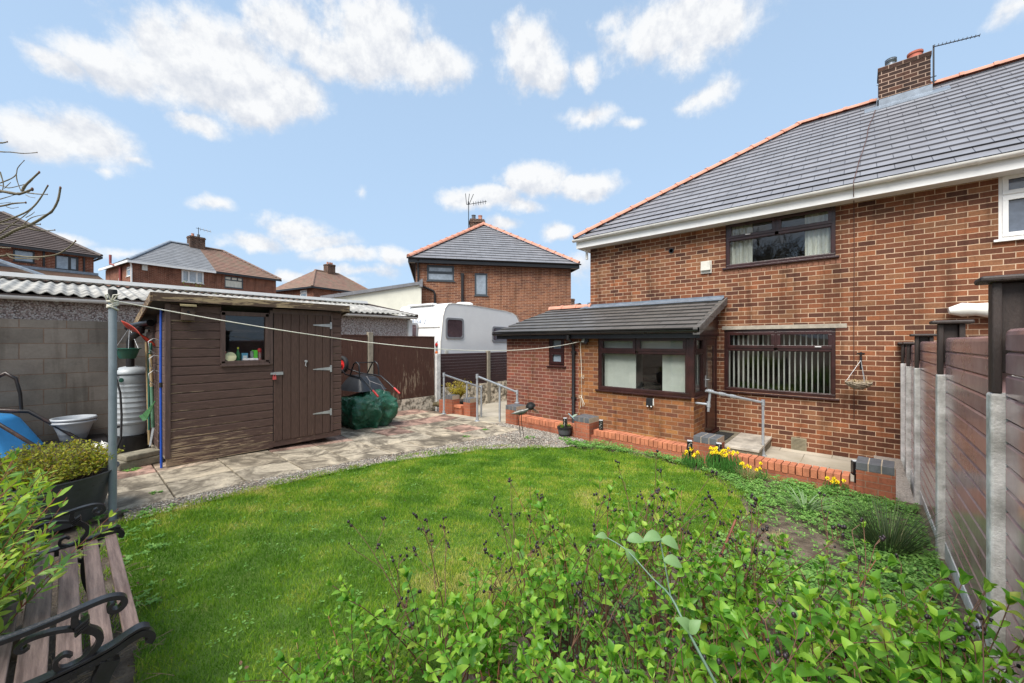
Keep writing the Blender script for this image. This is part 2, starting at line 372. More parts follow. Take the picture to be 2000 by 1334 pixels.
MT['red_shovel'] = plain('red_shovel_blade', (.46,.045,.022), .4, .25, 6)
MT['rubber'] = plain('black_rubber', (.012,.012,.013), .75, .2)
def tarpmat():
    m, nt, b, N, L = newmat('green_tarpaulin'); c = coords(nt)
    n = noisen(nt, c, 7, 6, .6, 1.2); r = ramp(nt, [(.3,(.008,.062,.032)), (.55,(.012,.10,.052)), (.75,(.028,.165,.088))]); L.new(n.outputs[0], r.inputs[0]); L.new(r.outputs[0], b.inputs['Base Color'])
    b.inputs['Roughness'].default_value = .33; b.inputs['Specular IOR Level'].default_value = .65
    n2 = noisen(nt, c, 5.5, 5, .55, 2.2); a = mathn(nt, 'ABSOLUTE', mathn(nt, 'SUBTRACT', n2.outputs[0], .5)); n3 = noisen(nt, c, 16, 4, .6, 1.5); a2 = mathn(nt, 'ABSOLUTE', mathn(nt, 'SUBTRACT', n3.outputs[0], .5))
    bump(nt, b, mathn(nt, 'ADD', a, mathn(nt, 'MULTIPLY', a2, .3)), .9, .045); return m
MT['tarp'] = tarpmat()
MT['butt'] = plain('grey_water_butt', (.36,.39,.41), .42, .10, 4)
MT['green_plastic'] = plain('green_plastic', (.02,.11,.075), .42, .15)
MT['wood_shaft'] = plain('ash_tool_shaft', (.36,.26,.13), .6, .2, 8, stretch=(4,4,.5))
MT['blue_pole'] = plain('blue_pole', (.02,.09,.48), .35, .1)
MT['white_bag'] = plain('white_plastic_bag', (.70,.69,.65), .5, .18, 9, bmp=.6, bscale=25)
MT['pot'] = plain('pale_grey_plant_pot', (.40,.43,.46), .45, .08, 4)
MT['tub'] = plain('black_rubber_tub', (.075,.077,.085), .55, .2, 4)
MT['bench_slat'] = plain('weathered_bench_slat', (.165,.105,.088), .65, .28, 5, stretch=(.6,9,9), bmp=.3, col2=(.235,.165,.14))
MT['iron'] = plain('black_cast_iron', (.012,.013,.016), .33, .4, 20, bmp=.15, bscale=50, spec=.6)
MT['stone'] = plain('weathered_stone', (.25,.225,.165), .95, .3, 7, bmp=.7, bscale=25)
MT['mat'] = plain('rubber_doormat', (.018,.019,.018), .9, .3, 40, bmp=.7, bscale=160)
MT['step'] = plain('concrete_step', (.37,.335,.285), .9, .25, 5, bmp=.3, col2=(.42,.38,.32))
MT['step_side'] = plain('mossy_step_side', (.20,.175,.125), .95, .35, 6, bmp=.5)
MT['rope'] = plain('white_clothes_rope', (.72,.70,.60), .8, .1)
MT['hook'] = plain('zinc_hinge', (.50,.52,.53), .45, .15, 9, metal=.5)
MT['twig'] = plain('brown_stem', (.145,.070,.044), .7, .35, 12)
MT['red_twig'] = plain('red_stem', (.26,.085,.05), .6, .3, 10)
MT['bark'] = plain('grey_green_bark', (.20,.175,.12), .85, .35, 10, bmp=.4)
MT['berry'] = plain('dark_seed_head', (.022,.014,.018), .5, .4, 20)
MT['soil_pot'] = plain('compost', (.05,.035,.025), .95, .4, 30, bmp=.8)
MT['wicker'] = plain('bleached_wicker', (.36,.30,.22), .85, .35, 20, bmp=.5)
MT['moss_lining'] = plain('basket_moss', (.13,.115,.06), .95, .4, 30, bmp=1)
MT['awning'] = plain('rolled_awning_cover', (.80,.79,.72), .6, .06, 4, bmp=.5, bscale=9)
MT['alarm'] = plain('ivory_alarm_case', (.66,.64,.57), .5, .06)
MT['vent'] = plain('air_brick', (.25,.22,.15), .8, .2)
MT['cable'] = plain('brown_cable', (.10,.045,.03), .6, .2)
MT['petal'] = plain('daffodil_petal', (.88,.74,.03), .5, .1, 20)
MT['steel'] = plain('bird_sheet_metal', (.17,.17,.155), .4, .4, 12, metal=.6)
MT['dragon'] = plain('dragonfly_wing', (.45,.55,.42), .4, .2)
MT['sol_top'] = plain('solar_panel_top', (.62,.64,.66), .25, .1)
MT['lamp_face'] = plain('floodlight_lens', (.55,.55,.48), .3, .15, 20)
MT['plastic_sheet'] = plain('perspex', (.6,.6,.6), .2, .1)
MT['ceiling_white'] = plain('soffit_white', (.75,.75,.73), .5, .05)
MT['dead_leaf'] = leafmat('fallen_leaf', [(0,(.05,.03,.02)), (.5,(.12,.065,.04)), (1,(.17,.11,.06))], .8, .1)
MT['leaf_hyp'] = leafmat('hypericum_leaf', [(0,(.055,.165,.025)), (.3,(.11,.28,.033)), (.6,(.21,.40,.046)), (.80,(.32,.50,.065)), (.88,(.36,.38,.06)), (.95,(.36,.22,.055)), (1,(.33,.13,.05))], .42, .40)
MT['leaf_left'] = leafmat('lance_leaf', [(0,(.08,.17,.06)), (.3,(.15,.31,.07)), (.6,(.38,.54,.07)), (1,(.60,.68,.10))], .4, .35)
MT['leaf_tub'] = leafmat('spirea_leaf', [(0,(.12,.07,.03)), (.28,(.22,.27,.035)), (.6,(.40,.42,.045)), (.82,(.56,.44,.05)), (.93,(.55,.22,.05)), (1,(.40,.13,.07))], .6, .25)
MT['leaf_cover'] = leafmat('ground_cover_leaf', [(0,(.08,.19,.045)), (.5,(.16,.33,.07)), (.8,(.24,.42,.10)), (1,(.32,.45,.18))], .55, .35)
MT['leaf_yellow'] = leafmat('yellow_bush_leaf', [(0,(.22,.20,.03)), (.5,(.46,.38,.04)), (1,(.58,.48,.07))], .6, .25)
MT['leaf_bush'] = leafmat('green_bush_leaf', [(0,(.05,.09,.02)), (.6,(.12,.18,.03)), (1,(.22,.26,.05))], .6, .25)
MT['leaf_strap'] = leafmat('strap_leaf', [(0,(.045,.15,.035)), (.5,(.075,.22,.04)), (1,(.13,.30,.07))], .5, .2)
MT['leaf_vine'] = leafmat('grey_green_vine_leaf', [(0,(.12,.23,.09)), (.6,(.19,.32,.13)), (1,(.27,.38,.19))], .5, .3)
MT['rush'] = leafmat('dark_rush', [(0,(.025,.045,.02)), (.55,(.055,.095,.035)), (.85,(.12,.14,.06)), (1,(.22,.17,.09))], .6, .1)
MT['dry_grass'] = leafmat('dry_grass', [(0,(.25,.18,.09)), (.6,(.42,.33,.17)), (1,(.52,.44,.24))], .8, .15)

def pebbledash():
    m, nt, b, N, L = newmat('pebbledash'); c = coords(nt)
    v = N.new('ShaderNodeTexVoronoi'); v.inputs['Scale'].default_value = 52; L.new(c.outputs[0], v.inputs['Vector'])
    sp = N.new('ShaderNodeSeparateColor'); L.new(v.outputs['Color'], sp.inputs[0])
    r = ramp(nt, [(0,(.22,.17,.155)), (.3,(.52,.40,.36)), (.55,(.70,.61,.57)), (.8,(.80,.76,.72)), (1,(.45,.29,.24))]); L.new(sp.outputs[0], r.inputs[0])
    d = ramp(nt, [(.0,(1,1,1)), (.5,(.85,.85,.85)), (.8,(.4,.37,.33))]); L.new(v.outputs['Distance'], d.inputs[0])
    L.new(mixc(nt, 1.0, r.outputs[0], d.outputs[0], 'MULTIPLY'), b.inputs['Base Color']); b.inputs['Roughness'].default_value = .8
    bump(nt, b, mathn(nt, 'SUBTRACT', 1.0, v.outputs['Distance']), .8, .012); return m
MT['pebbledash'] = pebbledash()
# ------------------------------------------------------------------ camera, sun, sky
cam = bpy.data.cameras.new('camera'); co = bpy.data.objects.new('camera', cam); COL.objects.link(co); S.camera = co
cam.sensor_width = 36; cam.lens = 36*FOC/2000; cam.clip_start = .05; cam.clip_end = 3000
co.location = (0, 0, EYE); co.rotation_euler = (R90, 0, YAW)
SUN_EL, SUN_AZ = math.radians(54), math.radians(170)      # azimuth clockwise from +Y
sd = Vector((math.sin(SUN_AZ)*math.cos(SUN_EL), math.cos(SUN_AZ)*math.cos(SUN_EL), math.sin(SUN_EL)))
sl = bpy.data.lights.new('sun', 'SUN'); sl.energy = 3.9; sl.angle = math.radians(40); sl.color = (1.0, .955, .89)
so = bpy.data.objects.new('sun', sl); COL.objects.link(so); so.rotation_euler = (-sd).to_track_quat('-Z', 'Y').to_euler()

def build_world():
    w = bpy.data.worlds.new('World'); S.world = w; w.use_nodes = True; nt = w.node_tree; N = nt.nodes; L = nt.links
    bg = N['Background']; bg.inputs['Strength'].default_value = .135
    sky = N.new('ShaderNodeTexSky'); sky.sky_type = 'NISHITA'; sky.sun_disc = False
    sky.sun_elevation = SUN_EL; sky.sun_rotation = SUN_AZ; sky.altitude = 0; sky.air_density = 1.0; sky.dust_density = 1.6; sky.ozone_density = 1.6
    tc = N.new('ShaderNodeTexCoord')
    sp = N.new('ShaderNodeSeparateXYZ'); L.new(tc.outputs['Generated'], sp.inputs[0])
    # azimuth about the heading and elevation of the looked-at direction
    def dot(v):
        d = N.new('ShaderNodeVectorMath'); d.operation = 'DOT_PRODUCT'; L.new(tc.outputs['Generated'], d.inputs[0]); d.inputs[1].default_value = v; return d.outputs['Value']
    az = mathn(nt, 'ARCTAN2', dot(tuple(RGT)), dot(tuple(FWD))); el = mathn(nt, 'ARCSINE', sp.outputs[2])
    P = N.new('ShaderNodeCombineXYZ'); L.new(az, P.inputs[0]); L.new(el, P.inputs[1])
    n1 = N.new('ShaderNodeTexNoise'); n1.inputs['Scale'].default_value = 7; n1.inputs['Detail'].default_value = 9; n1.inputs['Roughness'].default_value = .60; n1.inputs['Distortion'].default_value = .15
    L.new(P.outputs[0], n1.inputs['Vector'])
    # billow the cloud outlines
    wv = N.new('ShaderNodeVectorMath'); wv.operation = 'MULTIPLY_ADD'; L.new(n1.outputs['Color'], wv.inputs[0]); wv.inputs[1].default_value = (.075, .06, 0); wv.inputs[2].default_value = (-.0375, -.03, 0)
    P2 = N.new('ShaderNodeVectorMath'); P2.operation = 'ADD'; L.new(P.outputs[0], P2.inputs[0]); L.new(wv.outputs[0], P2.inputs[1])
    clouds = [(120,125,75,24,.8),(215,128,130,42,1),(330,112,120,72,1),(400,95,95,66,1),(455,140,135,78,1),(560,185,85,48,1),(495,205,105,36,.9),(390,240,58,20,.75),
        (545,48,75,48,.9),(600,85,50,40,.75),(735,72,115,62,1),(700,112,95,42,1),(830,118,100,36,.95),(650,130,60,26,.8),
        (70,268,120,42,.95),(175,275,110,48,.95),(250,305,55,16,.6),(200,335,26,14,.5),(1035,112,62,54,1),(1065,152,52,32,.95),(1145,135,28,24,.75),
        (1330,52,160,46,.8),(1410,42,90,38,.75),(1340,100,95,34,.55),(1200,40,40,22,.5),(1375,190,66,24,.7),(1320,205,40,10,.4),(1150,225,56,17,.65),(1232,237,28,13,.55),
        (1045,348,72,32,1),(1135,362,75,26,.95),(945,388,78,22,.95),(1020,402,45,15,.7),(420,395,48,17,.7),(705,370,14,16,.4),
        (492,475,66,18,.9),(575,445,72,24,.8),(610,468,95,18,.75),(680,497,78,15,.8),(772,505,34,16,.8),(560,537,36,14,.7),(1085,453,38,17,.85),(985,438,34,14,.7),(130,467,46,16,.85),(700,530,90,14,.6),(230,490,90,14,.5),(1130,520,40,40,.5),(640,545,80,10,.6),(1980,20,60,30,.5)]
    def field(src):
        acc = None
        for cx, cy, rx, ry, st in clouds:
            a = (cx-1000)/FOC; b = (667-cy)/FOC
            A = math.atan(a); E_ = math.atan(b/math.hypot(1, a)); ka = 1/(1+a*a); ke = 1/math.hypot(1, a)
            w_, h_ = rx/FOC*ka*1.27, ry/FOC*ke*1.27
            v = N.new('ShaderNodeVectorMath'); v.operation = 'MULTIPLY_ADD'; L.new(src, v.inputs[0])
            v.inputs[1].default_value = (1/w_, 1/h_, 0); v.inputs[2].default_value = (-A/w_, -E_/h_, 0)
            ln = N.new('ShaderNodeVectorMath'); ln.operation = 'LENGTH'; L.new(v.outputs[0], ln.inputs[0])
            t = mathn(nt, 'MULTIPLY_ADD', ln.outputs['Value'], -st*.8); t.node.inputs[2].default_value = st*.8
            acc = t if acc is None else mathn(nt, 'MAXIMUM', acc, t)
        return acc
    def shifted(src, dx, dy):
        q = N.new('ShaderNodeVectorMath'); q.operation = 'ADD'; L.new(src, q.inputs[0]); q.inputs[1].default_value = (dx, dy, 0); return q.outputs[0]
    acc = field(P2.outputs[0]); up = field(shifted(P2.outputs[0], 0, .035))
    # loose cloud over the part of the dome behind the viewer
    n2 = N.new('ShaderNodeTexNoise'); n2.inputs['Scale'].default_value = 2.6; n2.inputs['Detail'].default_value = 8; n2.inputs['Roughness'].default_value = .58; L.new(tc.outputs['Generated'], n2.inputs['Vector'])
    back = N.new('ShaderNodeMapRange'); back.inputs[1].default_value = -.1; back.inputs[2].default_value = .45; back.inputs[3].default_value = .62; back.inputs[4].default_value = 0; L.new(dot(tuple(FWD)), back.inputs[0])
    loose = mathn(nt, 'MULTIPLY', mathn(nt, 'ADD', mathn(nt, 'SUBTRACT', n2.outputs[0], 1.04), back.outputs[0]), 2.2)
    acc = mathn(nt, 'MAXIMUM', acc, loose)
    # fine billows eat into the edges
    nb = N.new('ShaderNodeTexNoise'); nb.inputs['Scale'].default_value = 17; nb.inputs['Detail'].default_value = 10; nb.inputs['Roughness'].default_value = .66; L.new(shifted(P.outputs[0], 3.1, 1.7), nb.inputs['Vector'])
    nv = N.new('ShaderNodeTexNoise'); nv.inputs['Scale'].default_value = 17; nv.inputs['Detail'].default_value = 5; nv.inputs['Roughness'].default_value = .6; L.new(shifted(P.outputs[0], 3.1, 1.725), nv.inputs['Vector'])
    e = mathn(nt, 'MULTIPLY_ADD', nb.outputs[0], .72); e.node.inputs[2].default_value = -.36
    e2 = mathn(nt, 'MULTIPLY_ADD', n1.outputs[0], .6); e2.node.inputs[2].default_value = -.32
    tot = mathn(nt, 'ADD', acc, mathn(nt, 'ADD', e, e2))
    dens = N.new('ShaderNodeMapRange'); dens.interpolation_type = 'SMOOTHSTEP'; dens.inputs[1].default_value = -.02; dens.inputs[2].default_value = .40; L.new(tot, dens.inputs[0])
    # shading: undersides and hollows greyer, tops bright
    und = mathn(nt, 'SUBTRACT', up, acc)
    shf = mathn(nt, 'MULTIPLY_ADD', und, -.55); shf.node.inputs[2].default_value = .62
    shf = mathn(nt, 'ADD', shf, mathn(nt, 'MULTIPLY', mathn(nt, 'SUBTRACT', nb.outputs[0], nv.outputs[0]), 2.5))
    sh = ramp(nt, [(.1, (3.45,3.62,3.95)), (.45, (4.0,4.1,4.3)), (.9, (4.75,4.78,4.8))]); L.new(shf, sh.inputs[0])
    # thin veil brightening the sky towards the horizon
    veil = N.new('ShaderNodeMapRange'); veil.inputs[1].default_value = 0; veil.inputs[2].default_value = .9; veil.inputs[3].default_value = .92; veil.inputs[4].default_value = .62; L.new(el, veil.inputs[0])
    base = mixc(nt, veil.outputs[0], sky.outputs[0], (2.55, 3.52, 4.72)); base.node.clamp_result = False
    fac = mathn(nt, 'MULTIPLY', dens.outputs[0], .95)
    out = mixc(nt, fac, base, sh.outputs[0]); out.node.clamp_result = False
    L.new(out, bg.inputs['Color'])
    w.cycles.sampling_method = 'MANUAL'; w.cycles.sample_map_resolution = 512
build_world()
S.view_settings.view_transform = 'Standard'; S.view_settings.look = 'None'; S.view_settings.exposure = .62; S.view_settings.gamma = 1
try: S.cycles.use_denoising = True
except Exception: pass
S.cycles.max_bounces = 8; S.cycles.transparent_max_bounces = 16; S.cycles.caustics_reflective = False; S.cycles.caustics_refractive = False

# ------------------------------------------------------------------ ground
def inpoly(px, py, poly):
    ins = np.zeros(len(px), bool); j = len(poly)-1
    for i in range(len(poly)):
        xi, yi = poly[i]; xj, yj = poly[j]
        if yi != yj: ins ^= ((yi > py) != (yj > py)) & (px < (xj-xi)*(py-yi)/(yj-yi)+xi)
        j = i
    return ins

def terrain(x, y):
    if x < -9.19:
        d = math.hypot(x, y)
        return .06 + 3.4*sstep((d-20)/14)*sstep((-x-9)/6)
    if y < 6.35: return gz(y)-.03
    if x < -5.95: return gz(6.1)-.03 + (-.43+.03-gz(6.1))*sstep((y-6.2)/1.1)
    return -.43

def make_ground():
    xs = [-900,-400,-200,-110,-80,-60,-50,-44,-40,-36,-32,-28,-25,-22,-20,-18,-16,-14,-12,-10,-9.25,-9.15]+[-9.1+.35*i for i in range(10)]+[-5.94,-5.9]+[-5.6+.4*i for i in range(17)]+[1.5,3,6,10,20,50,120,400,900]
    ys = [-900,-300,-100,-40,-20,-10,-6,-4,-3,-2,-1,0,.5]+[1+.3*i for i in range(17)]+[6.1,6.25,6.34,6.36,6.5,6.8,7.1,7.4,8,9,10,12,14,16,18,20,23,26,30,35,40,46,52,60,75,100,200,400,900]
    m = MB(); nx, ny = len(xs), len(ys)
    m.add([(x, y, terrain(x, y)) for y in ys for x in xs], [(j*nx+i, j*nx+i+1, (j+1)*nx+i+1, (j+1)*nx+i) for j in range(ny-1) for i in range(nx-1)])
    mt, nt, b, N, L = newmat('garden_soil'); c = coords(nt)
    n = noisen(nt, c, 7, 7, .7); r = ramp(nt, [(.3,(.07,.05,.036)), (.5,(.15,.112,.08)), (.66,(.26,.205,.15)), (.8,(.13,.12,.06))]); L.new(n.outputs[0], r.inputs[0])
    L.new(r.outputs[0], b.inputs['Base Color']); b.inputs['Roughness'].default_value = .95
    n2 = noisen(nt, c, 40, 6, .7); bump(nt, b, n2.outputs[0], 1.0, .03)
    o = m.build('ground', mt); tag(o, kind='structure')
make_ground()

LAWN = [(-4.92,.30),(-4.96,1.0),(-4.95,2.0),(-4.90,3.0),(-4.80,3.6),(-4.62,4.45),(-4.28,5.0),(-3.9,5.45),(-3.5,5.7),(-3.0,5.88),(-2.4,5.93),(-1.9,5.85),(-1.45,5.62),(-1.08,5.2),(-.90,4.7),(-.93,4.1),(-1.05,3.4),(-1.2,2.7),(-1.4,1.9),(-1.5,1.1),(-1.55,.3),(-1.7,.05),(-2.2,.17),(-2.9,.25),(-3.6,.27),(-4.4,.22)]
GRAVEL = [(-5.26,.35),(-5.26,3.7),(-5.42,4.6),(-5.75,5.3),(-6.05,5.9),(-6.12,6.15),(-5.95,6.40),(-5.5,6.38),(-4.6,6.33),(-3.75,6.28),(-3.6,6.0),(-3.8,5.5),(-4.2,5.05),(-4.55,4.5),(-4.75,3.6),(-4.86,3.0),(-4.9,2.0),(-4.88,.35)]

def sheet(poly, step, dz, name, mat):
    xs = [p[0] for p in poly]; ys = [p[1] for p in poly]
    gx = np.arange(min(xs)-step, max(xs)+step, step); gy = np.arange(min(ys)-step, max(ys)+step, step)
    m = MB(); X, Y = np.meshgrid(gx[:-1]+step/2, gy[:-1]+step/2); ins = inpoly(X.ravel(), Y.ravel(), poly).reshape(X.shape)
    idx = {}
    def vid(i, j):
        if (i, j) not in idx:
            x, y = gx[i], gy[j]; idx[(i, j)] = len(m.v); m.v.append((x, y, gz(y)+dz+.006*noise.noise((x*3, y*3, 0))))
        return idx[(i, j)]
    for j in range(len(gy)-1):
        for i in range(len(gx)-1):
            if ins[j, i]: m.f.append((vid(i,j), vid(i+1,j), vid(i+1,j+1), vid(i,j+1)))
    o = m.build(name, mat, smooth=60); return o

# lawn: turf base sheet plus blades
def turf():
    mt, nt, b, N, L = newmat('turf'); c = coords(nt); n = noisen(nt, c, 2.3, 6, .65)
    r = ramp(nt, [(.3,(.10,.2,.03)), (.55,(.15,.26,.04)), (.75,(.22,.26,.055))]); L.new(n.outputs[0], r.inputs[0]); L.new(r.outputs[0], b.inputs['Base Color']); b.inputs['Roughness'].default_value = .95
    n2 = noisen(nt, c, 120, 4, .7); bump(nt, b, n2.outputs[0], 1.0, .02)
    tag(sheet(LAWN, .03, -.024, 'lawn', mt), kind='structure')
turf()

def npobj(name, verts, faces_n, mat, attrs=None):
    """mesh of equal sized faces straight from numpy"""
    me = bpy.data.meshes.new(name); nv = len(verts); k = faces_n; nf = nv//k
    me.vertices.add(nv); me.vertices.foreach_set('co', verts.astype(np.float32).ravel())
    me.loops.add(nv); me.loops.foreach_set('vertex_index', np.arange(nv, dtype=np.int32))
    me.polygons.add(nf); me.polygons.foreach_set('loop_start', np.arange(0, nv, k, dtype=np.int32))
    me.update(calc_edges=True)
    for an, arr in (attrs or {}).items():
        a = me.attributes.new(an, 'FLOAT', 'POINT'); a.data.foreach_set('value', arr.astype(np.float32))
    me.materials.append(mat); o = bpy.data.objects.new(name, me); COL.objects.link(o); MROOT[o.name] = Matrix.Identity(4); return o

def grassmat():
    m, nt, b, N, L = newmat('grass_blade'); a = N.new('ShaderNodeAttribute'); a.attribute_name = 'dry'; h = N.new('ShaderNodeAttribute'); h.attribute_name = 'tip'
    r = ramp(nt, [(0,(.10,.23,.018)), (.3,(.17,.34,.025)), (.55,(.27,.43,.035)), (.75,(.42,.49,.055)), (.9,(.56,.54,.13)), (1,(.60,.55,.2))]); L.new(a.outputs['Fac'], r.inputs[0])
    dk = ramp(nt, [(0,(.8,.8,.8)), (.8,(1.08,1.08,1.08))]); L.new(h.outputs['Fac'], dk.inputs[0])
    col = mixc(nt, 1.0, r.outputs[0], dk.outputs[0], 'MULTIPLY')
    L.new(col, b.inputs['Base Color']); b.inputs['Roughness'].default_value = .55; b.inputs['Specular IOR Level'].default_value = .25
    t = N.new('ShaderNodeBsdfTranslucent'); L.new(col, t.inputs['Color']); mx = N.new('ShaderNodeMixShader'); mx.inputs[0].default_value = .42
    L.new(b.outputs[0], mx.inputs[1]); L.new(t.outputs[0], mx.inputs[2]); L.new(mx.outputs[0], N['Material Output'].inputs['Surface']); return m
MT['grass'] = grassmat()
GZ = np.vectorize(gz)

def fbm2(x, y, seed, base=1.0, octs=4):
    r = np.random.default_rng(seed); out = np.zeros_like(x); amp = 1; tot = 0
    for o in range(octs):
        for _ in range(5):
            th = r.uniform(0, 2*PI); f = base*(2**o)*r.uniform(.7, 1.3)
            out += amp*np.sin((x*math.cos(th)+y*math.sin(th))*f*2*PI+r.uniform(0, 2*PI))
        tot += amp*2.2; amp *= .6
    return out/tot

def blades(name, poly, dens_near, dens_far, hmin, hmax, wid, seed, dryfn, lean=.6, dz=0.0, mask=None):
    r = np.random.default_rng(seed); xs = [p[0] for p in poly]; ys = [p[1] for p in poly]
    A = (max(xs)-min(xs))*(max(ys)-min(ys)); n = int(A*dens_near)
    x = r.uniform(min(xs), max(xs), n); y = r.uniform(min(ys), max(ys), n)
    d = np.hypot(x, y); keep = inpoly(x, y, poly) & (r.uniform(0, 1, n) < np.clip(np.interp(d, [1.5, 3, 6.5], [1, (dens_far/dens_near)**.5, dens_far/dens_near]), 0, 1))
    if mask is not None: keep &= mask(x, y, r)
    x, y, d = x[keep], y[keep], d[keep]; n = len(x)
    z = GZ(y)+dz; dry = dryfn(x, y)
    ln = r.uniform(hmin, hmax, n)*(1+.25*fbm2(x, y, seed+3, .8)); w = wid*np.interp(d, [1.5, 6], [.8, 1.8])*r.uniform(.7, 1.3, n)
    th = r.uniform(0, 2*PI, n); le = r.uniform(.1, 1, n)*lean*ln; la = r.uniform(0, 2*PI, n)
    b0 = np.stack([x-np.cos(th)*w/2, y-np.sin(th)*w/2, z], 1); b1 = np.stack([x+np.cos(th)*w/2, y+np.sin(th)*w/2, z], 1)
    tp = np.stack([x+np.cos(la)*le, y+np.sin(la)*le, z+np.sqrt(np.maximum(ln**2-le**2, 1e-6))], 1)
    v = np.stack([b0, b1, tp], 1).reshape(-1, 3)
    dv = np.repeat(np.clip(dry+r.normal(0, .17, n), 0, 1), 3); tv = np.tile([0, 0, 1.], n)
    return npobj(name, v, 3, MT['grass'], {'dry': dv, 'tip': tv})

SPOTS = [(-1.95,1.75,.28,.9),(-1.6,2.35,.22,.5),(-3.2,3.4,.5,.28),(-2.2,3.8,.45,.3),(-4.2,2.3,.35,.25),(-1.5,4.6,.5,.25),(-3.9,1.3,.4,.22),(-2.6,4.9,.5,.2),(-4.75,1.4,.2,.35),(-4.7,3.2,.2,.4),(-4.5,4.3,.25,.35),(-2.5,1.1,.3,.15)]
def lawndry(x, y):
    f = .315+.24*fbm2(x, y, 5, .38)+.38*fbm2(x, y, 6, 1.7, 4)
    for cx, cy, rr, s in SPOTS: f = f+s*np.exp(-((x-cx)**2+(y-cy)**2)/rr**2)
    return f
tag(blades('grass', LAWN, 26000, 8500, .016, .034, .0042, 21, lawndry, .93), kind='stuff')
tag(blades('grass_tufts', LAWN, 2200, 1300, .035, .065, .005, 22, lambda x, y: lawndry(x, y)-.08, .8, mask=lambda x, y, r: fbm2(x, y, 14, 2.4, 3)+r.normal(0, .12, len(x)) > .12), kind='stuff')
# ragged longer grass along the lawn's left edge and around the bench
EDGE = [(-5.06,.05),(-5.04,4.0),(-4.6,4.9),(-4.2,5.3),(-3.5,5.85),(-2.5,6.1),(-1.6,5.95),(-.9,5.3),(-.7,4.7),(-.8,3.6),(-1.25,1.9),(-1.3,.3),(-1.5,.0),(-1.75,.1),(-1.55,1.0),(-1.2,3.2),(-1.05,4.4),(-1.2,5.1),(-1.7,5.6),(-2.5,5.75),(-3.4,5.5),(-4.1,4.95),(-4.72,4.0),(-4.86,3.0),(-4.86,.5),(-3.0,.35),(-3.0,.05)]
tag(blades('edge_grass', EDGE, 9000, 4000, .02, .05, .005, 33, lambda x, y: .45+.3*fbm2(x, y, 9, 2.0), .9, mask=lambda x, y, r: fbm2(x, y, 10, 2.2)+r.normal(0, .25, len(x)) > .05), kind='stuff')

# paved patio: flags with open joints
def patio():
    m = MB(); r = random.Random(4)
    ys = [.733+.623*k for k in range(-7, 9)]; ys = [y for y in ys if y < 5.9]+[6.12]
    xs = [-5.2-.61*k for k in range(0, 7)]
    for a, b in zip(ys, ys[1:]):
        for x1, x0 in zip(xs, xs[1:]):
            if b < .1 and x1 > -5.5: pass
            g = .007; t = [gz(yy)+.012+r.uniform(-.003, .003) for yy in (a, a, b, b)]
            v = [(x0+g,a+g,t[0]),(x1-g,a+g,t[1]),(x1-g,b-g,t[2]),(x0+g,b-g,t[3])]
            m.add(v+[(p[0],p[1],p[2]-.05) for p in v], [(0,1,2,3),(7,6,5,4),(0,4,5,1),(1,5,6,2),(2,6,7,3),(3,7,4,0)])
    mt, nt, b, N, L = newmat('paving_flags'); c = coords(nt); g = N.new('ShaderNodeNewGeometry')
    r1 = ramp(nt, [(0,(.35,.30,.225)), (.35,(.41,.355,.27)), (.6,(.37,.33,.26)), (.72,(.44,.375,.28)), (.76,(.40,.255,.20)), (1,(.37,.235,.185))]); L.new(g.outputs['Random Per Island'], r1.inputs[0])
    ad = N.new('ShaderNodeVectorMath'); ad.operation = 'MULTIPLY_ADD'; L.new(g.outputs['Random Per Island'], ad.inputs[0]); ad.inputs[1].default_value = (3, 3, 9); L.new(c.outputs[0], ad.inputs[2])
    n = noisen(nt, ad, 2.3, 8, .64, 1.5); st = ramp(nt, [(.33,(.24,.225,.21)), (.45,(.52,.50,.47)), (.545,(1.0,.99,.97)), (.66,(1.42,1.39,1.33))]); L.new(n.outputs[0], st.inputs[0])
    n2 = noisen(nt, c, 30, 5, .7); s2 = ramp(nt, [(.3,(.72,.71,.7)), (.7,(1.1,1.1,1.1))]); L.new(n2.outputs[0], s2.inputs[0])
    o1 = mixc(nt, 1.0, r1.outputs[0], st.outputs[0], 'MULTIPLY'); L.new(mixc(nt, 1.0, o1, s2.outputs[0], 'MULTIPLY'), b.inputs['Base Color']); b.inputs['Roughness'].default_value = .85
    bump(nt, b, n2.outputs[0], .4, .006)
    tag(m.build('patio', mt, bevel=.006), kind='structure')
patio()

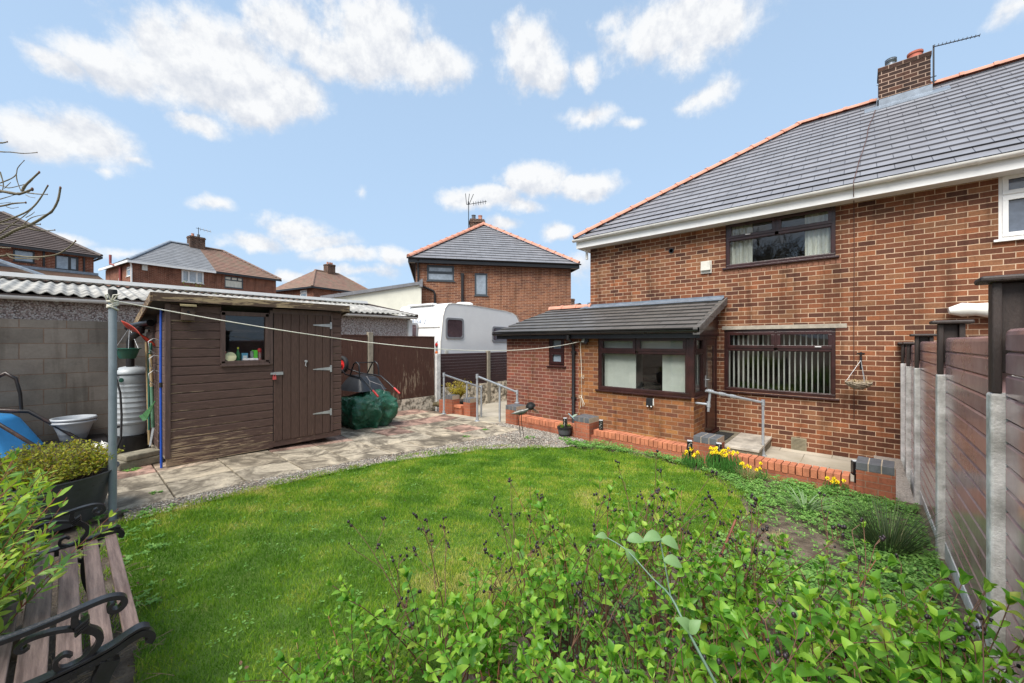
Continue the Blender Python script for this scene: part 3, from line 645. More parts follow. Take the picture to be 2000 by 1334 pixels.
# gravel: bed sheet plus loose stones
def gravel():
    mt, nt, b, N, L = newmat('gravel_bed'); c = coords(nt); v = N.new('ShaderNodeTexVoronoi'); v.inputs['Scale'].default_value = 60; L.new(c.outputs[0], v.inputs['Vector'])
    sp = N.new('ShaderNodeSeparateColor'); L.new(v.outputs['Color'], sp.inputs[0]); r = ramp(nt, [(0,(.12,.10,.085)), (.5,(.30,.27,.23)), (1,(.46,.43,.38))]); L.new(sp.outputs[0], r.inputs[0])
    n = noisen(nt, c, 3, 5); r2 = ramp(nt, [(.35,(.4,.36,.3)), (.6,(1,1,1))]); L.new(n.outputs[0], r2.inputs[0])
    L.new(mixc(nt, 1.0, r.outputs[0], r2.outputs[0], 'MULTIPLY'), b.inputs['Base Color']); b.inputs['Roughness'].default_value = .9
    bump(nt, b, mathn(nt, 'SUBTRACT', 1.0, v.outputs['Distance']), 1.0, .02)
    tag(sheet(GRAVEL, .04, .004, 'gravel_bed', mt), kind='structure')
    rr = np.random.default_rng(3); n0 = 22000; x = rr.uniform(-6.2, -3.5, n0); y = rr.uniform(.3, 6.4, n0)
    k = inpoly(x, y, GRAVEL) & (rr.uniform(0, 1, n0) < .9); x, y = x[k], y[k]; n = len(x)
    oc = np.array([(1,0,0),(0,1,0),(-1,0,0),(0,-1,0),(0,0,1),(0,0,-1)], float); fc = [(0,1,4),(1,2,4),(2,3,4),(3,0,4)]
    sz = rr.uniform(.006, .0125, (n, 1))*rr.uniform(.7, 1.3, (n, 3))*np.array([1,1,.7]); th = rr.uniform(0, 2*PI, n); vs = []
    base = np.stack([x, y, GZ(y)+.008], 1)
    P = oc[None]*sz[:, None, :]; P = P*(1+rr.uniform(-.25, .25, P.shape[:2]))[:, :, None]; cs, sn = np.cos(th)[:, None], np.sin(th)[:, None]
    Q = np.stack([P[..., 0]*cs-P[..., 1]*sn, P[..., 0]*sn+P[..., 1]*cs, P[..., 2]], -1)+base[:, None]
    v = np.stack([Q[:, list(f)] for f in fc], 1).reshape(-1, 3)
    shade = np.repeat(rr.uniform(0, 1, n), 12)
    m2, nt, b, N, L = newmat('gravel_stone'); a = N.new('ShaderNodeAttribute'); a.attribute_name = 'shade'
    r = ramp(nt, [(0,(.12,.10,.08)), (.25,(.28,.245,.195)), (.55,(.42,.38,.32)), (.8,(.52,.48,.42)), (.92,(.36,.22,.15)), (1,(.33,.29,.24))]); L.new(a.outputs['Fac'], r.inputs[0]); L.new(r.outputs[0], b.inputs['Base Color']); b.inputs['Roughness'].default_value = .8
    tag(npobj('gravel', v, 3, m2, {'shade': shade}), kind='stuff')
gravel()

# lower path along the house and the ramp down to it
def lowerpath():
    mt = tilemat('path_flags', (.44,.395,.32), .75, .62, .85, .1, (.16,.14,.11), .012, moss=(.30,.26,.19))
    m = MB(); m.box(-6.0, .36, 6.62, 8.93, -.45, -.40); m.box(-9.05, -6.0, 7.45, 15, -.46, -.405)
    tag(m.build('garden_path', mt), kind='structure')
    m = MB(); z0 = gz(6.12)+.016
    for i in range(6):
        a, b = 6.14+1.31*i/6, 6.14+1.31*(i+1)/6; za = z0+(-.402-z0)*sstep(i/6); zb = z0+(-.402-z0)*sstep((i+1)/6)
        m.quad((-7.6,a,za), (-5.98,a,za), (-5.98,b,zb), (-7.6,b,zb))
    m.box(-7.6, -5.98, 6.125, 6.14, -.5, z0)
    tag(m.build('ramp', plain('ramp_concrete', (.40,.365,.30), .9, .22, 4, bmp=.3, col2=(.46,.40,.29)), smooth=50), kind='structure')
    m = MB(); m.box(.16, .48, 6.3, 8.93, -.43, -.30)
    tag(m.build('pebble_strip', plain('pebble_strip', (.42,.37,.32), .9, .4, 55, bmp=1, bscale=60)), kind='structure')
lowerpath()
# ------------------------------------------------------------------ building helpers
def wall(m, p0, ux, L, z0, z1, holes=(), nrm=None, rev=.10, top=None):
    """wall face from p0 along unit ux with rectangular openings (u0,u1,za,zb) and their reveals, outward normal nrm; top(u) optional sloping head"""
    ux = Vector(ux); p0 = Vector((p0[0], p0[1], 0)); nrm = Vector(nrm)
    us = sorted({0, L, *[h[0] for h in holes], *[h[1] for h in holes]}); zs = sorted({z0, z1, *[h[2] for h in holes], *[h[3] for h in holes]})
    P = lambda u, z, d=0: tuple(p0+ux*u-nrm*d+Vector((0, 0, z)))
    flip = ux.cross(Vector((0, 0, 1))).dot(nrm) < 0
    for a, b in zip(us, us[1:]):
        for c, d in zip(zs, zs[1:]):
            if any(h[0]-1e-6 <= a and b <= h[1]+1e-6 and h[2]-1e-6 <= c and d <= h[3]+1e-6 for h in holes): continue
            q = [P(a,c), P(b,c), P(b,d), P(a,d)]
            m.poly(q[::-1] if flip else q)
    for h in holes:
        a, b, c, d = h[:4]
        for q in ([P(a,c), P(a,d), P(a,d,rev), P(a,c,rev)], [P(b,d), P(b,c), P(b,c,rev), P(b,d,rev)], [P(a,d), P(b,d), P(b,d,rev), P(a,d,rev)], [P(b,c), P(a,c), P(a,c,rev), P(b,c,rev)]): m.poly(q)

def tiles(m, poly, course, lift, e0=None, e1=None, v0=0.0):
    """cover a planar roof polygon (first edge = eave) with lapped courses; UV u along the eave, v up the slope"""
    P = [Vector(p) for p in poly]; o = P[0]; U = (P[1]-P[0]).normalized()
    N = Vector((0, 0, 0))
    for i in range(1, len(P)-1): N += (P[i]-o).cross(P[i+1]-o)
    N.normalize(); N = N if N.z > 0 else -N
    V = N.cross(U); V = V if V.z > 0 else -V
    q = [((p-o).dot(U), (p-o).dot(V)) for p in P]; vmax = max(v for _, v in q)
    def clip(pp, lim, keep_above):
        out = []
        for i in range(len(pp)):
            a, b = pp[i], pp[(i+1) % len(pp)]
            ia = (a[1] >= lim) if keep_above else (a[1] <= lim); ib = (b[1] >= lim) if keep_above else (b[1] <= lim)
            if ia: out.append(a)
            if ia != ib:
                t = (lim-a[1])/(b[1]-a[1]); out.append((a[0]+t*(b[0]-a[0]), lim))
        return out
    k = int(math.ceil(vmax/course-1e-6)); rr = random.Random(int(vmax*1000))
    flip = U.cross(V).dot(N) < 0
    for i in range(k):
        lo, hi = i*course, min((i+1)*course, vmax)
        c = clip(clip(q, lo, True), hi, False)
        if len(c) < 3: continue
        f = lambda u, v: o+U*u+V*v+N*(lift*(1-(v-lo)/course)+.004)
        vs = [f(u, v) for u, v in c]
        if flip: vs = vs[::-1]; c = c[::-1]
        m.uv[len(m.f)] = [(u, v+1e-4) for u, v in c]; m.poly(vs)
        lows = sorted(u for u, v in c if abs(v-lo) < 1e-6)
        if len(lows) >= 2:
            a, b = lows[0], lows[-1]; d = -N*(lift+.003)
            vs = [f(a, lo)+d, f(b, lo)+d, f(b, lo), f(a, lo)]
            m.uv[len(m.f)] = [(a, lo)]*4; m.poly(vs if not flip else vs[::-1])

def ridge(m, a, b, seg=.42, r=.12, flat=1.0, collar=True, n=9):
    """row of half round ridge tiles from a to b"""
    a, b = Vector(a), Vector(b); L = (b-a).length; k = max(1, int(round(L/seg))); d = (b-a)/k; t = d.normalized()
    sd = t.cross(Vector((0, 0, 1))).normalized(); up = sd.cross(t)
    def ring(p, rr): return [p+sd*(rr*math.cos(PI*j/(n-1)))+up*(rr*flat*math.sin(PI*j/(n-1))-.02) for j in range(n)]
    for i in range(k):
        p0, p1 = a+d*i, a+d*(i+1)
        stops = [(p0, r*1.0), (p1-t*.05, r*.97), (p1-t*.05, r*1.16), (p1+t*.015, r*1.16)] if collar else [(p0, r*1.04), (p1, r*.97)]
        o = len(m.v)
        for p, rr in stops: m.v += [tuple(q) for q in ring(p, rr)]
        for s in range(len(stops)-1):
            for j in range(n-1): m.f.append((o+s*n+j, o+s*n+j+1, o+(s+1)*n+j+1, o+(s+1)*n+j))
        m.f.append(tuple(o+j for j in range(n))); m.f.append(tuple(o+(len(stops)-1)*n+j for j in reversed(range(n))))

def gutter(m, a, b, r=.055, n=8, brackets=None):
    a, b = Vector(a), Vector(b); t = (b-a).normalized(); sd = t.cross(Vector((0, 0, 1))); o = len(m.v)
    prof = [(math.cos(PI+PI*j/n), math.sin(PI+PI*j/n)) for j in range(n+1)]; ring = [(x*r, z*r) for x, z in prof]+[(x*r*.88, z*r*.88) for x, z in prof[::-1]]; k = len(ring)
    for p in (a, b): m.v += [tuple(p+sd*x+Vector((0, 0, z))) for x, z in ring]
    for j in range(k): m.f.append((o+j, o+(j+1)%k, o+k+(j+1)%k, o+k+j))
    for e in (o, o+k): m.f.append(tuple(e+j for j in range(n+1)))
    for d in (brackets or []):
        p = a+t*d; q = len(m.v); rr = [(x*r*1.14, z*r*1.14) for x, z in prof]
        for s in (-.018, .018): m.v += [tuple(p+t*s+sd*x+Vector((0, 0, z))) for x, z in rr]
        for j in range(n): m.f.append((q+j, q+j+1, q+n+1+j+1, q+n+1+j))
        for j in range(n): pass
        m.f.append(tuple(q+j for j in range(n+1))); m.f.append(tuple(q+n+1+j for j in reversed(range(n+1))))

def window(parent, p0, ux, nrm, u0, u1, z0, z1, mat, glass, lights, fw=.055, dep=.07, sill=True, recess=.02, sash=.045, local=False, sillmat=None, depth_in=.05, name='window', label=None):
    """frame around (u0..u1, z0..z1) with panes: lights = list of (ua, ub, za, zb, opener) in fractions of the opening"""
    ux = Vector(ux); nrm = Vector(nrm); p0 = Vector((p0[0], p0[1], 0))
    M3 = Matrix((( ux.x, nrm.x, 0, p0.x), (ux.y, nrm.y, 0, p0.y), (0, 0, 1, 0), (0, 0, 0, 1)))
    m = MB(); B = lambda a, b, c, d, y0, y1: m.box(a, b, y0, y1, c, d, M3)
    y1 = -recess; y0 = -recess-dep; W, H = u1-u0, z1-z0
    B(u0, u1, z0, z0+fw, y0, y1); B(u0, u1, z1-fw, z1, y0, y1); B(u0, u0+fw, z0+fw, z1-fw, y0, y1); B(u1-fw, u1, z0+fw, z1-fw, y0, y1)
    g = MB(); sm = MB(); anys = False
    xs = sorted({l[0] for l in lights}|{l[1] for l in lights}); panes = []
    for a, b, c, d, op in lights:
        ua, ub, za, zb = u0+W*a, u0+W*b, z0+H*c, z0+H*d
        ea = fw if a <= 0 else fw*.5; eb = fw if b >= 1 else fw*.5; ec = fw if c <= 0 else fw*.5; ed = fw if d >= 1 else fw*.5
        if a > 0: B(ua-fw*.5, ua+fw*.5, za+ec, zb-ed, y0+.002, y1-.002)
        if c > 0: B(ua+ea, ub-eb, za-fw*.5, za+fw*.5, y0+.002, y1-.001)
        ia, ib, ic, id_ = ua+ea, ub-eb, za+ec, zb-ed
        if op:
            s = sash; y2 = y1+.014
            for q in ((ia-.012, ib+.012, ic-.012, ic+s), (ia-.012, ib+.012, id_-s, id_+.012), (ia-.012, ia+s, ic+s, id_-s), (ib-s, ib+.012, ic+s, id_-s)): B(*q, y1-.02, y2)
            ia += s; ib -= s; ic += s; id_ -= s
        else:
            s = .012
            for q in ((ia, ib, ic, ic+s), (ia, ib, id_-s, id_), (ia, ia+s, ic+s, id_-s), (ib-s, ib, ic+s, id_-s)): B(*q, y0+.01, y1-.012)
            ia += s; ib -= s; ic += s; id_ -= s
        panes.append((ia, ib, ic, id_))
    f = m.build(name, mat, parent, local=local, bevel=.004)
    for ia, ib, ic, id_ in panes:
        g = MB(); y = (y0+y1)/2
        g.poly([tuple(M3 @ Vector(v)) for v in ((ia, y, ic), (ib, y, ic), (ib, y, id_), (ia, y, id_))]); g.build('pane', glass, f, local=local)
    if sill:
        s = MB(); s.box(u0-.05, u1+.05, y0+.004, .045, z0-.035, z0-.002, M3); s.build('sill', sillmat or mat, f, local=local, bevel=.004)
    if label: f['label'] = label
    return f

# ------------------------------------------------------------------ the house
HY = 8.93; HX0 = -5.212; EY = 7.36; EX0, EXJ, EX1 = -6.69, -4.586, -2.217
def main_house():
    H = thing('semi_detached_house', 'red brick semi detached house with grey hipped roof and lean-to rear extension', 'house', (HX0, HY, -.4))
    m = MB()
    h1 = (-2.074-HX0, -.332-HX0, 3.10, 4.02); h2 = (-2.102-HX0, -.332-HX0, .60, 1.835); h3 = (1.489-HX0, 2.75-HX0, 3.07, 4.02); h4 = (1.60-HX0, 3.3-HX0, -.25, 1.86)
    h5 = (EX0-HX0, 0, 0, 0)
    wall(m, (HX0, HY), (1,0,0), 14.2, -.42, 4.12, [h1, h2, h3, h4], (0,-1,0))
    wall(m, (HX0, HY), (0,1,0), 7.0, -.42, 4.12, [], (-1,0,0)); wall(m, (9, HY), (0,1,0), 7.0, -.42, 4.12, [], (1,0,0)); wall(m, (HX0, HY+7), (1,0,0), 14.2, -.42, 4.12, [], (0,1,0))
    m.build('wall', MT['brick_main'], H)
    # soldier course under the upper sill, lintel over the lower window
    m = MB(); m.box(-2.14, -.18, HY-.006, HY+.02, 1.838, 1.912); m.build('lintel', MT['lintel'], H, bevel=.004)
    m = MB()
    for i in range(24): m.box(-2.15+i*.0795, -2.15+i*.0795+.067, HY-.003, HY+.02, 2.965, 3.06)
    m.build('brick_sill', plain('sill_brick', (.25,.11,.065), .9, .35, 14, bmp=.3), H)
    # roof
    a, b = (-5.47, 8.60, 4.19), (9.3, 8.60, 4.19); r0, r1 = (-1.17, 12.2, 7.0), (9.3, 12.2, 7.0); c, d = (9.3, 15.8, 4.19), (-5.47, 15.8, 4.19)
    m = MB(); tiles(m, [a, b, r1, r0], .252, .026); tiles(m, [d, a, r0], .252, .026); tiles(m, [c, d, r0, r1], .252, .026)
    roof = m.build('roof', MT['slate'], H)
    m = MB(); ridge(m, (a[0]-.02, a[1]-.02, a[2]+.05), (r0[0], r0[1], r0[2]+.05), .43, .085); ridge(m, (r0[0], r0[1], r0[2]+.06), (r1[0], r1[1], r1[2]+.06), .45, .085)
    ridge(m, (d[0], d[1], d[2]+.05), (r0[0], r0[1], r0[2]+.05), .43, .085); m.build('ridge_tile', MT['terracotta'], roof, smooth=50)
    m = MB(); m.box(-5.44, 9.2, 8.625, 8.65, 3.965, 4.16); m.box(-5.44, -5.415, 8.65, 15.7, 3.965, 4.16); m.build('fascia', MT['upvc'], H)
    m = MB(); m.box(-5.415, 9.2, 8.65, HY-.001, 3.975, 3.99); m.box(-5.415, HX0-.001, HY, 15.7, 3.975, 3.99); m.build('soffit', MT['ceiling_white'], H)
    m = MB(); gutter(m, (-5.50, 8.565, 4.175), (9.2, 8.565, 4.175), .058, 10, [.25+.93*i for i in range(15)]); m.tube([(-5.40, 8.6, 4.12), (-5.36, 8.75, 4.02), (-5.262, 8.84, 3.9), (-5.262, 8.84, 3.7)], .034, 8)
    m.build('gutter', MT['upvc_dirty'], H, smooth=40)
    # chimney shared at the party wall
    m = MB(); m.box(.295, 1.09, 11.95, 12.45, 6.3, 7.66); m.box(.28, 1.105, 11.935, 12.465, 7.58, 7.66); ch = m.build('chimney', MT['brick_chimney'], H)
    m = MB(); m.prism([(.30,11.96,7.66),(1.085,11.96,7.66),(1.0,12.1,7.72),(.4,12.1,7.72)], (0,.02,0)); m.box(.36, 1.03, 12.02, 12.4, 7.661, 7.70); m.build('flaunching', plain('mossy_mortar', (.30,.28,.17), .95, .3, 10, bmp=.5), ch)
    for px_, rr, hh, mm in ((.50, .085, .2, 'lead'), (.88, .12, .17, 'terracotta')):
        m = MB(); m.lathe([(rr*1.05,0),(rr,.03),(rr*.92,hh-.05),(rr*1.08,hh-.04),(rr*1.08,hh),(rr*.8,hh),(rr*.8,hh-.1)], (px_, 12.2, 7.69), 16, cap1=True)
        if mm == 'lead':
            for z in (.12,.155,.19): m.lathe([(rr*1.05,z),(rr*1.2,z+.012),(rr*1.05,z+.022)], (px_,12.2,7.69), 14)
        m.build('chimney_pot', MT[mm] if mm == 'lead' else plain('red_chimney_pot', (.42,.12,.08), .8, .2), ch, smooth=40)
    m = MB()
    for z in (.05, .55, .95): m.box(.262, .30, 11.955, 11.975, 7.35-z, 7.365-z)
    m.box(.27, 1.115, 11.915, 11.95, 6.70, 6.95); m.box(.262, .295, 11.915, 12.3, 6.70, 7.0); m.prism([(.06,11.93,6.80),(1.35,11.93,6.80),(1.35,11.75,6.665),(.06,11.75,6.665)], (0,0,.03))
    m.build('flashing', MT['lead'], ch)
    AE = Vector((1.72,11.7,7.52))
    m = MB(); m.tube([(1.13,11.93,6.95),(1.13,11.93,7.75)], .014, 6); m.tube([(1.12,11.93,7.72),AE], .011, 6)
    for i in range(12):
        t = i/11; p = Vector((1.14,11.92,7.73)).lerp(AE, t); m.tube([p+Vector((-.01,-.02,-.035)), p+Vector((.01,.02,.035))], .006, 5)
    for z in (7.1, 7.0): m.tube([(1.08,11.93,z),(1.17,11.93,z)], .01, 5)
    m.build('aerial', MT['black_steel'], ch)
    # windows of this wall
    w1 = window(H, (0, HY), (1,0,0), (0,-1,0), -2.074, -.332, 3.10, 4.02, MT['rosewood'], MT['glass_up'], [(0,1,0,.62,False),(0,.5,.62,1,True),(.5,1,.62,1,True)], fw=.06, recess=.03)
    w2 = window(H, (0, HY), (1,0,0), (0,-1,0), -2.102, -.332, .60, 1.835, MT['rosewood'], MT['glass'], [(0,1,0,.69,False),(0,.5,.69,1,True),(.5,1,.69,1,True)], fw=.06, recess=.03)
    for w, xx, zz in ((w1, -1.72, 3.715), (w2, -.62, 1.50)):
        m = MB(); m.box(xx, xx+.09, HY-.012, HY-.002, zz, zz+.014); m.build('handle', MT['upvc'], w)
    window(H, (0, HY), (1,0,0), (0,-1,0), 1.489, 2.75, 3.07, 4.02, MT['upvc'], MT['glass_far'], [(0,1,0,.66,True),(0,1,.66,1,True)], fw=.05, recess=.02)
    window(H, (0, HY), (1,0,0), (0,-1,0), 1.60, 3.3, -.25, 1.86, MT['upvc'], MT['glass_far'], [(0,.5,0,1,True),(.5,1,0,1,True)], fw=.06, recess=.02, name='patio_door', sill=False)
    # rooms seen through the panes
    def room(x0, x1, y0, y1, z0, z1, mat):
        m = MB(); m.box(x0, x1, y0, y1, z0, z1); m.f = [m.f[i] for i in (0, 1, 3, 4, 5)]; m.f = [tuple(reversed(f)) for f in m.f]
        m.build('room', mat, H)
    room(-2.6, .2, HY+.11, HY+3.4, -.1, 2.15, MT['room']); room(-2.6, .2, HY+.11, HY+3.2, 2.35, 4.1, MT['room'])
    m = MB(); an = math.radians(81)
    for i in range(20):
        cx = -2.04+i*.0855; R = Matrix.Translation((cx, HY+.165, 0)) @ Matrix.Rotation(an, 4, 'Z'); m.poly([tuple(R @ Vector(v)) for v in ((-.044,0,.66),(.044,0,.66),(.044,0,1.80),(-.044,0,1.80))])
    m.box(-2.07, -.36, HY+.13, HY+.19, 1.80, 1.83); m.build('blind', MT['blind'], w2)
    for x0, x1 in ((-2.04, -1.62), (-.78, -.37)):
        m = MB(); n = 26; o = len(m.v)
        for i in range(n+1):
            x = x0+(x1-x0)*i/n; y = HY+.17+.022*math.sin(i*1.35)+.008*math.sin(i*3.1); m.v += [(x, y, 3.12), (x, y, 4.0)]
        for i in range(n): m.f.append((o+2*i, o+2*i+2, o+2*i+3, o+2*i+1))
        m.build('curtain', MT['curtain'], w1, smooth=80)
    # fittings on the wall
    m = MB(); m.prism([(-2.54,HY-.001,3.03),(-2.33,HY-.001,3.03),(-2.33,HY-.001,3.29),(-2.54,HY-.001,3.29)], (0,-.03,0)); m.prism([(-2.53,HY-.031,3.09),(-2.34,HY-.031,3.09),(-2.35,HY-.031,3.28),(-2.52,HY-.031,3.28)], (0,-.055,0))
    for k in range(4): m.box(-2.40, -2.35, HY-.089, HY-.085, 3.17+k*.025, 3.178+k*.025)
    m.build('alarm_box', MT['alarm'], H, bevel=.012)
    m = MB(); m.box(-.97, -.74, HY-.012, HY+.01, -.41, -.17)
    for k in range(9): m.box(-.955, -.755, HY-.02, HY-.0121, -.39+k*.024, -.379+k*.024)
    m.build('air_brick', MT['vent'], H)
    m = MB(); m.lathe([(.055,0),(.055,.02),(.04,.02),(.04,-.03)], (0,0,0), 16); m.v = [(x-3.16, HY-.0+(-z), y+3.62) for x, y, z in m.v]; m.build('flue_hole', MT['black_plastic'], H)
    m = MB(); rr = random.Random(2); pts = [(.25,11.9,6.75)]+[(.25-.34*t+rr.uniform(-.012,.012), 11.9-3.3*t, 6.82-2.585*t+.02) for t in [i/10 for i in range(1, 11)]]+[(-.09,8.50,4.16),(-.09,8.52,4.1),(-.09,8.60,4.0),(-.089,HY-.008,3.96),(-.085,HY-.008,3.0),(-.09,HY-.008,1.8),(-.088,HY-.008,.25)]
    m.tube(pts, .006, 5); m.build('cable', MT['cable'], H)
    m = MB(); k = 18; pts = []; rs = []
    for i in range(k+1):
        x = .99+2.4*i/k; pts.append((x, HY-.13+.01*math.sin(i*2.1), 2.06+.012*math.sin(i*1.3))); rs.append((.055 if i == 0 else .098+.012*math.sin(i*2.7)) if i else .05)
    m.tube(pts, rs, 14); aw = m.build('awning', MT['awning'], H, smooth=60)
    m = MB(); m.lathe([(.112,-.006),(.115,0),(.112,.006)], (0,0,0), 16); m.v = [(z+1.62, HY-.13+x, 2.06+y) for x, y, z in m.v]; m.build('strap', MT['black_plastic'], aw)
    m = MB(); m.box(1.45, 3.4, HY-.004, HY+.02, 1.862, 1.945); m.build('lintel', MT['lintel'], H)

    # ---------------- lean-to extension
    wx0, wx1, wz0, wz1 = -4.114, -2.217, .60, 1.715
    m = MB(); wall(m, (EX0, EY), (1,0,0), EXJ-EX0, -.42, 1.745, [(-5.381-EX0, -4.958-EX0, 1.05, 1.72)], (0,-1,0)); wall(m, (EX0, EY), (0,1,0), 3.4, -.42, 1.745, [], (-1,0,0)); wall(m, (EX0, EY+3.4), (1,0,0), 1.45, -.42, 1.745, [], (0,1,0))
    m.build('extension_wall', MT['brick_red'], H)['label'] = 'red brick part of the extension wall with the small window'
    m = MB(); wall(m, (EXJ, EY), (1,0,0), wx0-EXJ, -.42, 1.745, [], (0,-1,0)); wall(m, (wx0, EY), (1,0,0), EX1-wx0, -.42, .60, [], (0,-1,0)); wall(m, (EX1, EY), (0,1,0), .66, -.42, .60, [], (1,0,0))
    m.quad((wx0,EY+.001,.599),(EX1,EY+.001,.599),(EX1,EY+.2,.599),(wx0,EY+.2,.599)); m.quad((EX1-.2,EY+.1,.598),(EX1-.001,EY+.1,.598),(EX1-.001,EY+.66,.598),(EX1-.2,EY+.66,.598)); m.quad((wx0,EY,.6),(wx0,EY+.1,.6),(wx0,EY+.1,1.745),(wx0,EY,1.745))
    m.build('extension_wall', MT['brick_orange'], H)['label'] = 'yellow and brown brick part of the extension wall'
    w = window(H, (0, EY), (1,0,0), (0,-1,0), wx0, EX1-.085, wz0+.005, wz1, MT['rosewood'], MT['glass'], [(0,1,0,.71,False),(0,.46,.71,1,True),(.46,1,.71,1,True)], fw=.06, recess=.015)
    w3 = window(H, (EX1, 0), (0,1,0), (1,0,0), EY+.09, EY+.66, wz0+.005, wz1, MT['rosewood'], MT['glass'], [(0,1,0,.71,False),(0,1,.71,1,True)], fw=.05, recess=.015)
    m = MB(); m.box(EX1-.085, EX1, EY+.003, EY+.09, wz0+.004, wz1); m.build('corner_post', MT['rosewood'], H, bevel=.006)
    window(H, (0, EY), (1,0,0), (0,-1,0), -5.381, -4.958, 1.05, 1.72, MT['rosewood'], MT['glass_pale'], [(0,1,0,.48,True),(0,1,.48,1,True)], fw=.05, recess=.02)
    # side door
    dy0, dy1 = EY+.66, HY-.005
    m = MB(); x0, x1 = EX1-.07, EX1-.012
    m.box(x0, x1, dy0, dy0+.06, -.2, wz1); m.box(x0, x1, dy1-.07, dy1, -.2, wz1); m.box(x0, x1, dy0+.06, dy1-.07, wz1-.06, wz1); m.box(x0-.02, x1+.05, dy0, dy1, -.26, -.2)
    fr = m.build('door_frame', MT['rosewood'], H, bevel=.004)
    m = MB(); a, b = dy0+.065, dy1-.075; x0, x1 = EX1-.06, EX1-.022
    m.box(x0, x1, a, b, -.195, .62); m.box(x0, x1, a, a+.13, .62, wz1-.065); m.box(x0, x1, b-.13, b, .62, wz1-.065); m.box(x0, x1, a+.13, b-.13, wz1-.20, wz1-.065); m.box(x1, x1+.012, a+.14, b-.14, -.08, .5)
    dr = m.build('door', MT['rosewood'], H, bevel=.004)
    m = MB(); m.quad((EX1-.04,a+.13,.62),(EX1-.04,b-.13,.62),(EX1-.04,b-.13,wz1-.2),(EX1-.04,a+.13,wz1-.2)); m.build('pane', MT['glass'], dr)
    m = MB(); m.box(x1, x1+.012, a+.04, a+.075, .72, .95); m.tube([(x1+.01,a+.058,.87),(x1+.05,a+.058,.87),(x1+.05,a+.17,.865)], .009, 7); m.build('handle', MT['hook'], dr)
    # inside of the extension
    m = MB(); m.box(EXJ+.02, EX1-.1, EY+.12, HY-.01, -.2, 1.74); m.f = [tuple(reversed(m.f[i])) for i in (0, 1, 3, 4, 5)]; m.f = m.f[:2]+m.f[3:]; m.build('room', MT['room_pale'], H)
    m = MB(); m.box(-3.36, -3.26, HY-.09, HY-.012, -.2, 1.62); m.box(-2.86, -2.79, HY-.09, HY-.012, -.2, 1.62); m.box(-3.26, -2.86, HY-.05, HY-.014, -.2, 1.64); m.box(-3.8, -3.36, HY-.04, HY-.013, .0, 1.5); m.build('inner_door', MT['dark_wood'], H)
    m = MB(); m.box(-3.10, -2.97, HY-.065, HY-.052, .55, 1.5); m.build('inner_pane', MT['room_pale'], H)
    m = MB()
    for i in range(9): m.box(-.043, .043, -.001, .001, .62, 1.70, Matrix.Translation((-4.02+i*.075, EY+.2, 0)) @ Matrix.Rotation(math.radians(14+3*math.sin(i*2.3)), 4, 'Z'))
    for i in range(7): m.box(-.043, .043, -.001, .001, .62, 1.70, Matrix.Translation((-2.80+i*.075, EY+.2, 0)) @ Matrix.Rotation(math.radians(10+4*math.sin(i*1.7)), 4, 'Z'))
    m.box(-4.05, -2.32, EY+.150, EY+.153, 1.40, 1.71)
    m.build('blind', MT['blind_dim'], w)
    # cheek above the door, fascia, gutter, downpipe
    sl = lambda y: 1.80+(y-7.12)*(2.44-1.80)/(HY-7.12)
    m = MB(); m.prism([(EX1-.05,EY,1.716),(EX1-.05,HY-.002,1.716),(EX1-.05,HY-.002,sl(HY)-.05),(EX1-.05,EY,sl(EY)-.05)], (.05,0,0)); m.box(EX1-.02, EX1+.02, EY-.05, HY-.003, 1.716, 1.80)
    m.build('cladding', MT['rosewood'], H)
    m = MB(); m.box(-6.84, -2.06, 7.15, 7.18, 1.66, 1.80); m.box(-6.84, -6.81, 7.18, 10.7, 1.66, 1.80); m.box(-6.8, -2.1, 7.18, EY-.001, 1.70, 1.715); m.build('fascia', MT['black_plastic'], H)
    m = MB(); gutter(m, (-6.9, 7.09, 1.80), (-2.05, 7.09, 1.80), .055, 8, [.3+.9*i for i in range(6)]); m.build('gutter', MT['black_plastic'], H, smooth=40)
    m = MB(); m.tube([(-4.69,7.10,1.74),(-4.69,7.10,1.66),(-4.69,7.30,1.53),(-4.69,7.315,1.45),(-4.69,7.315,-.30),(-4.66,7.26,-.38)], .036, 10)
    for z in (1.35, .35): m.box(-4.745, -4.635, 7.30, EY, z, z+.04)
    m.tube([(-4.60,7.33,-.12),(-4.69,7.315,-.16)], .02, 6); m.build('downpipe', MT['black_plastic'], H, smooth=40)
    a, b = (-6.93, 7.10, 1.815), (-2.04, 7.10, 1.815); q = (-2.04, HY, 2.46); rz = 2.50
    m = MB(); tiles(m, [a, b, (-2.04,HY,2.462), (HX0,HY,2.462), (-6.45,HY,2.462)], .245, .024); tiles(m, [(-6.93,10.76,1.815), a, (-6.45,HY,2.462)], .245, .024); tiles(m, [(HX0,10.76,1.815), (-6.93,10.76,1.815), (-6.45,HY,2.462), (HX0,HY,2.462)], .245, .024)
    er = m.build('extension_roof', MT['tile_ext'], H)
    m = MB(); m.prism([(-2.035,7.06,1.76),(-2.035,HY-.01,2.415),(-2.035,HY-.01,2.50),(-2.035,7.06,1.85)], (-.03,0,0))
    for k in range(7):
        y = 7.06+.26*k; m.prism([(-2.03,y,sl(y)-.06),(-2.03,y+.255,sl(y+.255)-.075),(-2.03,y+.255,sl(y+.255)+.04),(-2.03,y,sl(y)+.062)], (-.11,0,0))
    m.build('verge', MT['tile_ext'], er)
    m = MB(); ridge(m, (-6.5,HY+.02,2.50), (HX0+.02,HY+.02,2.50), .4, .09); ridge(m, (-6.9,10.7,1.83), (-6.47,HY+.05,2.49), .4, .07); m.build('ridge_tile', MT['terracotta'], er, smooth=50)
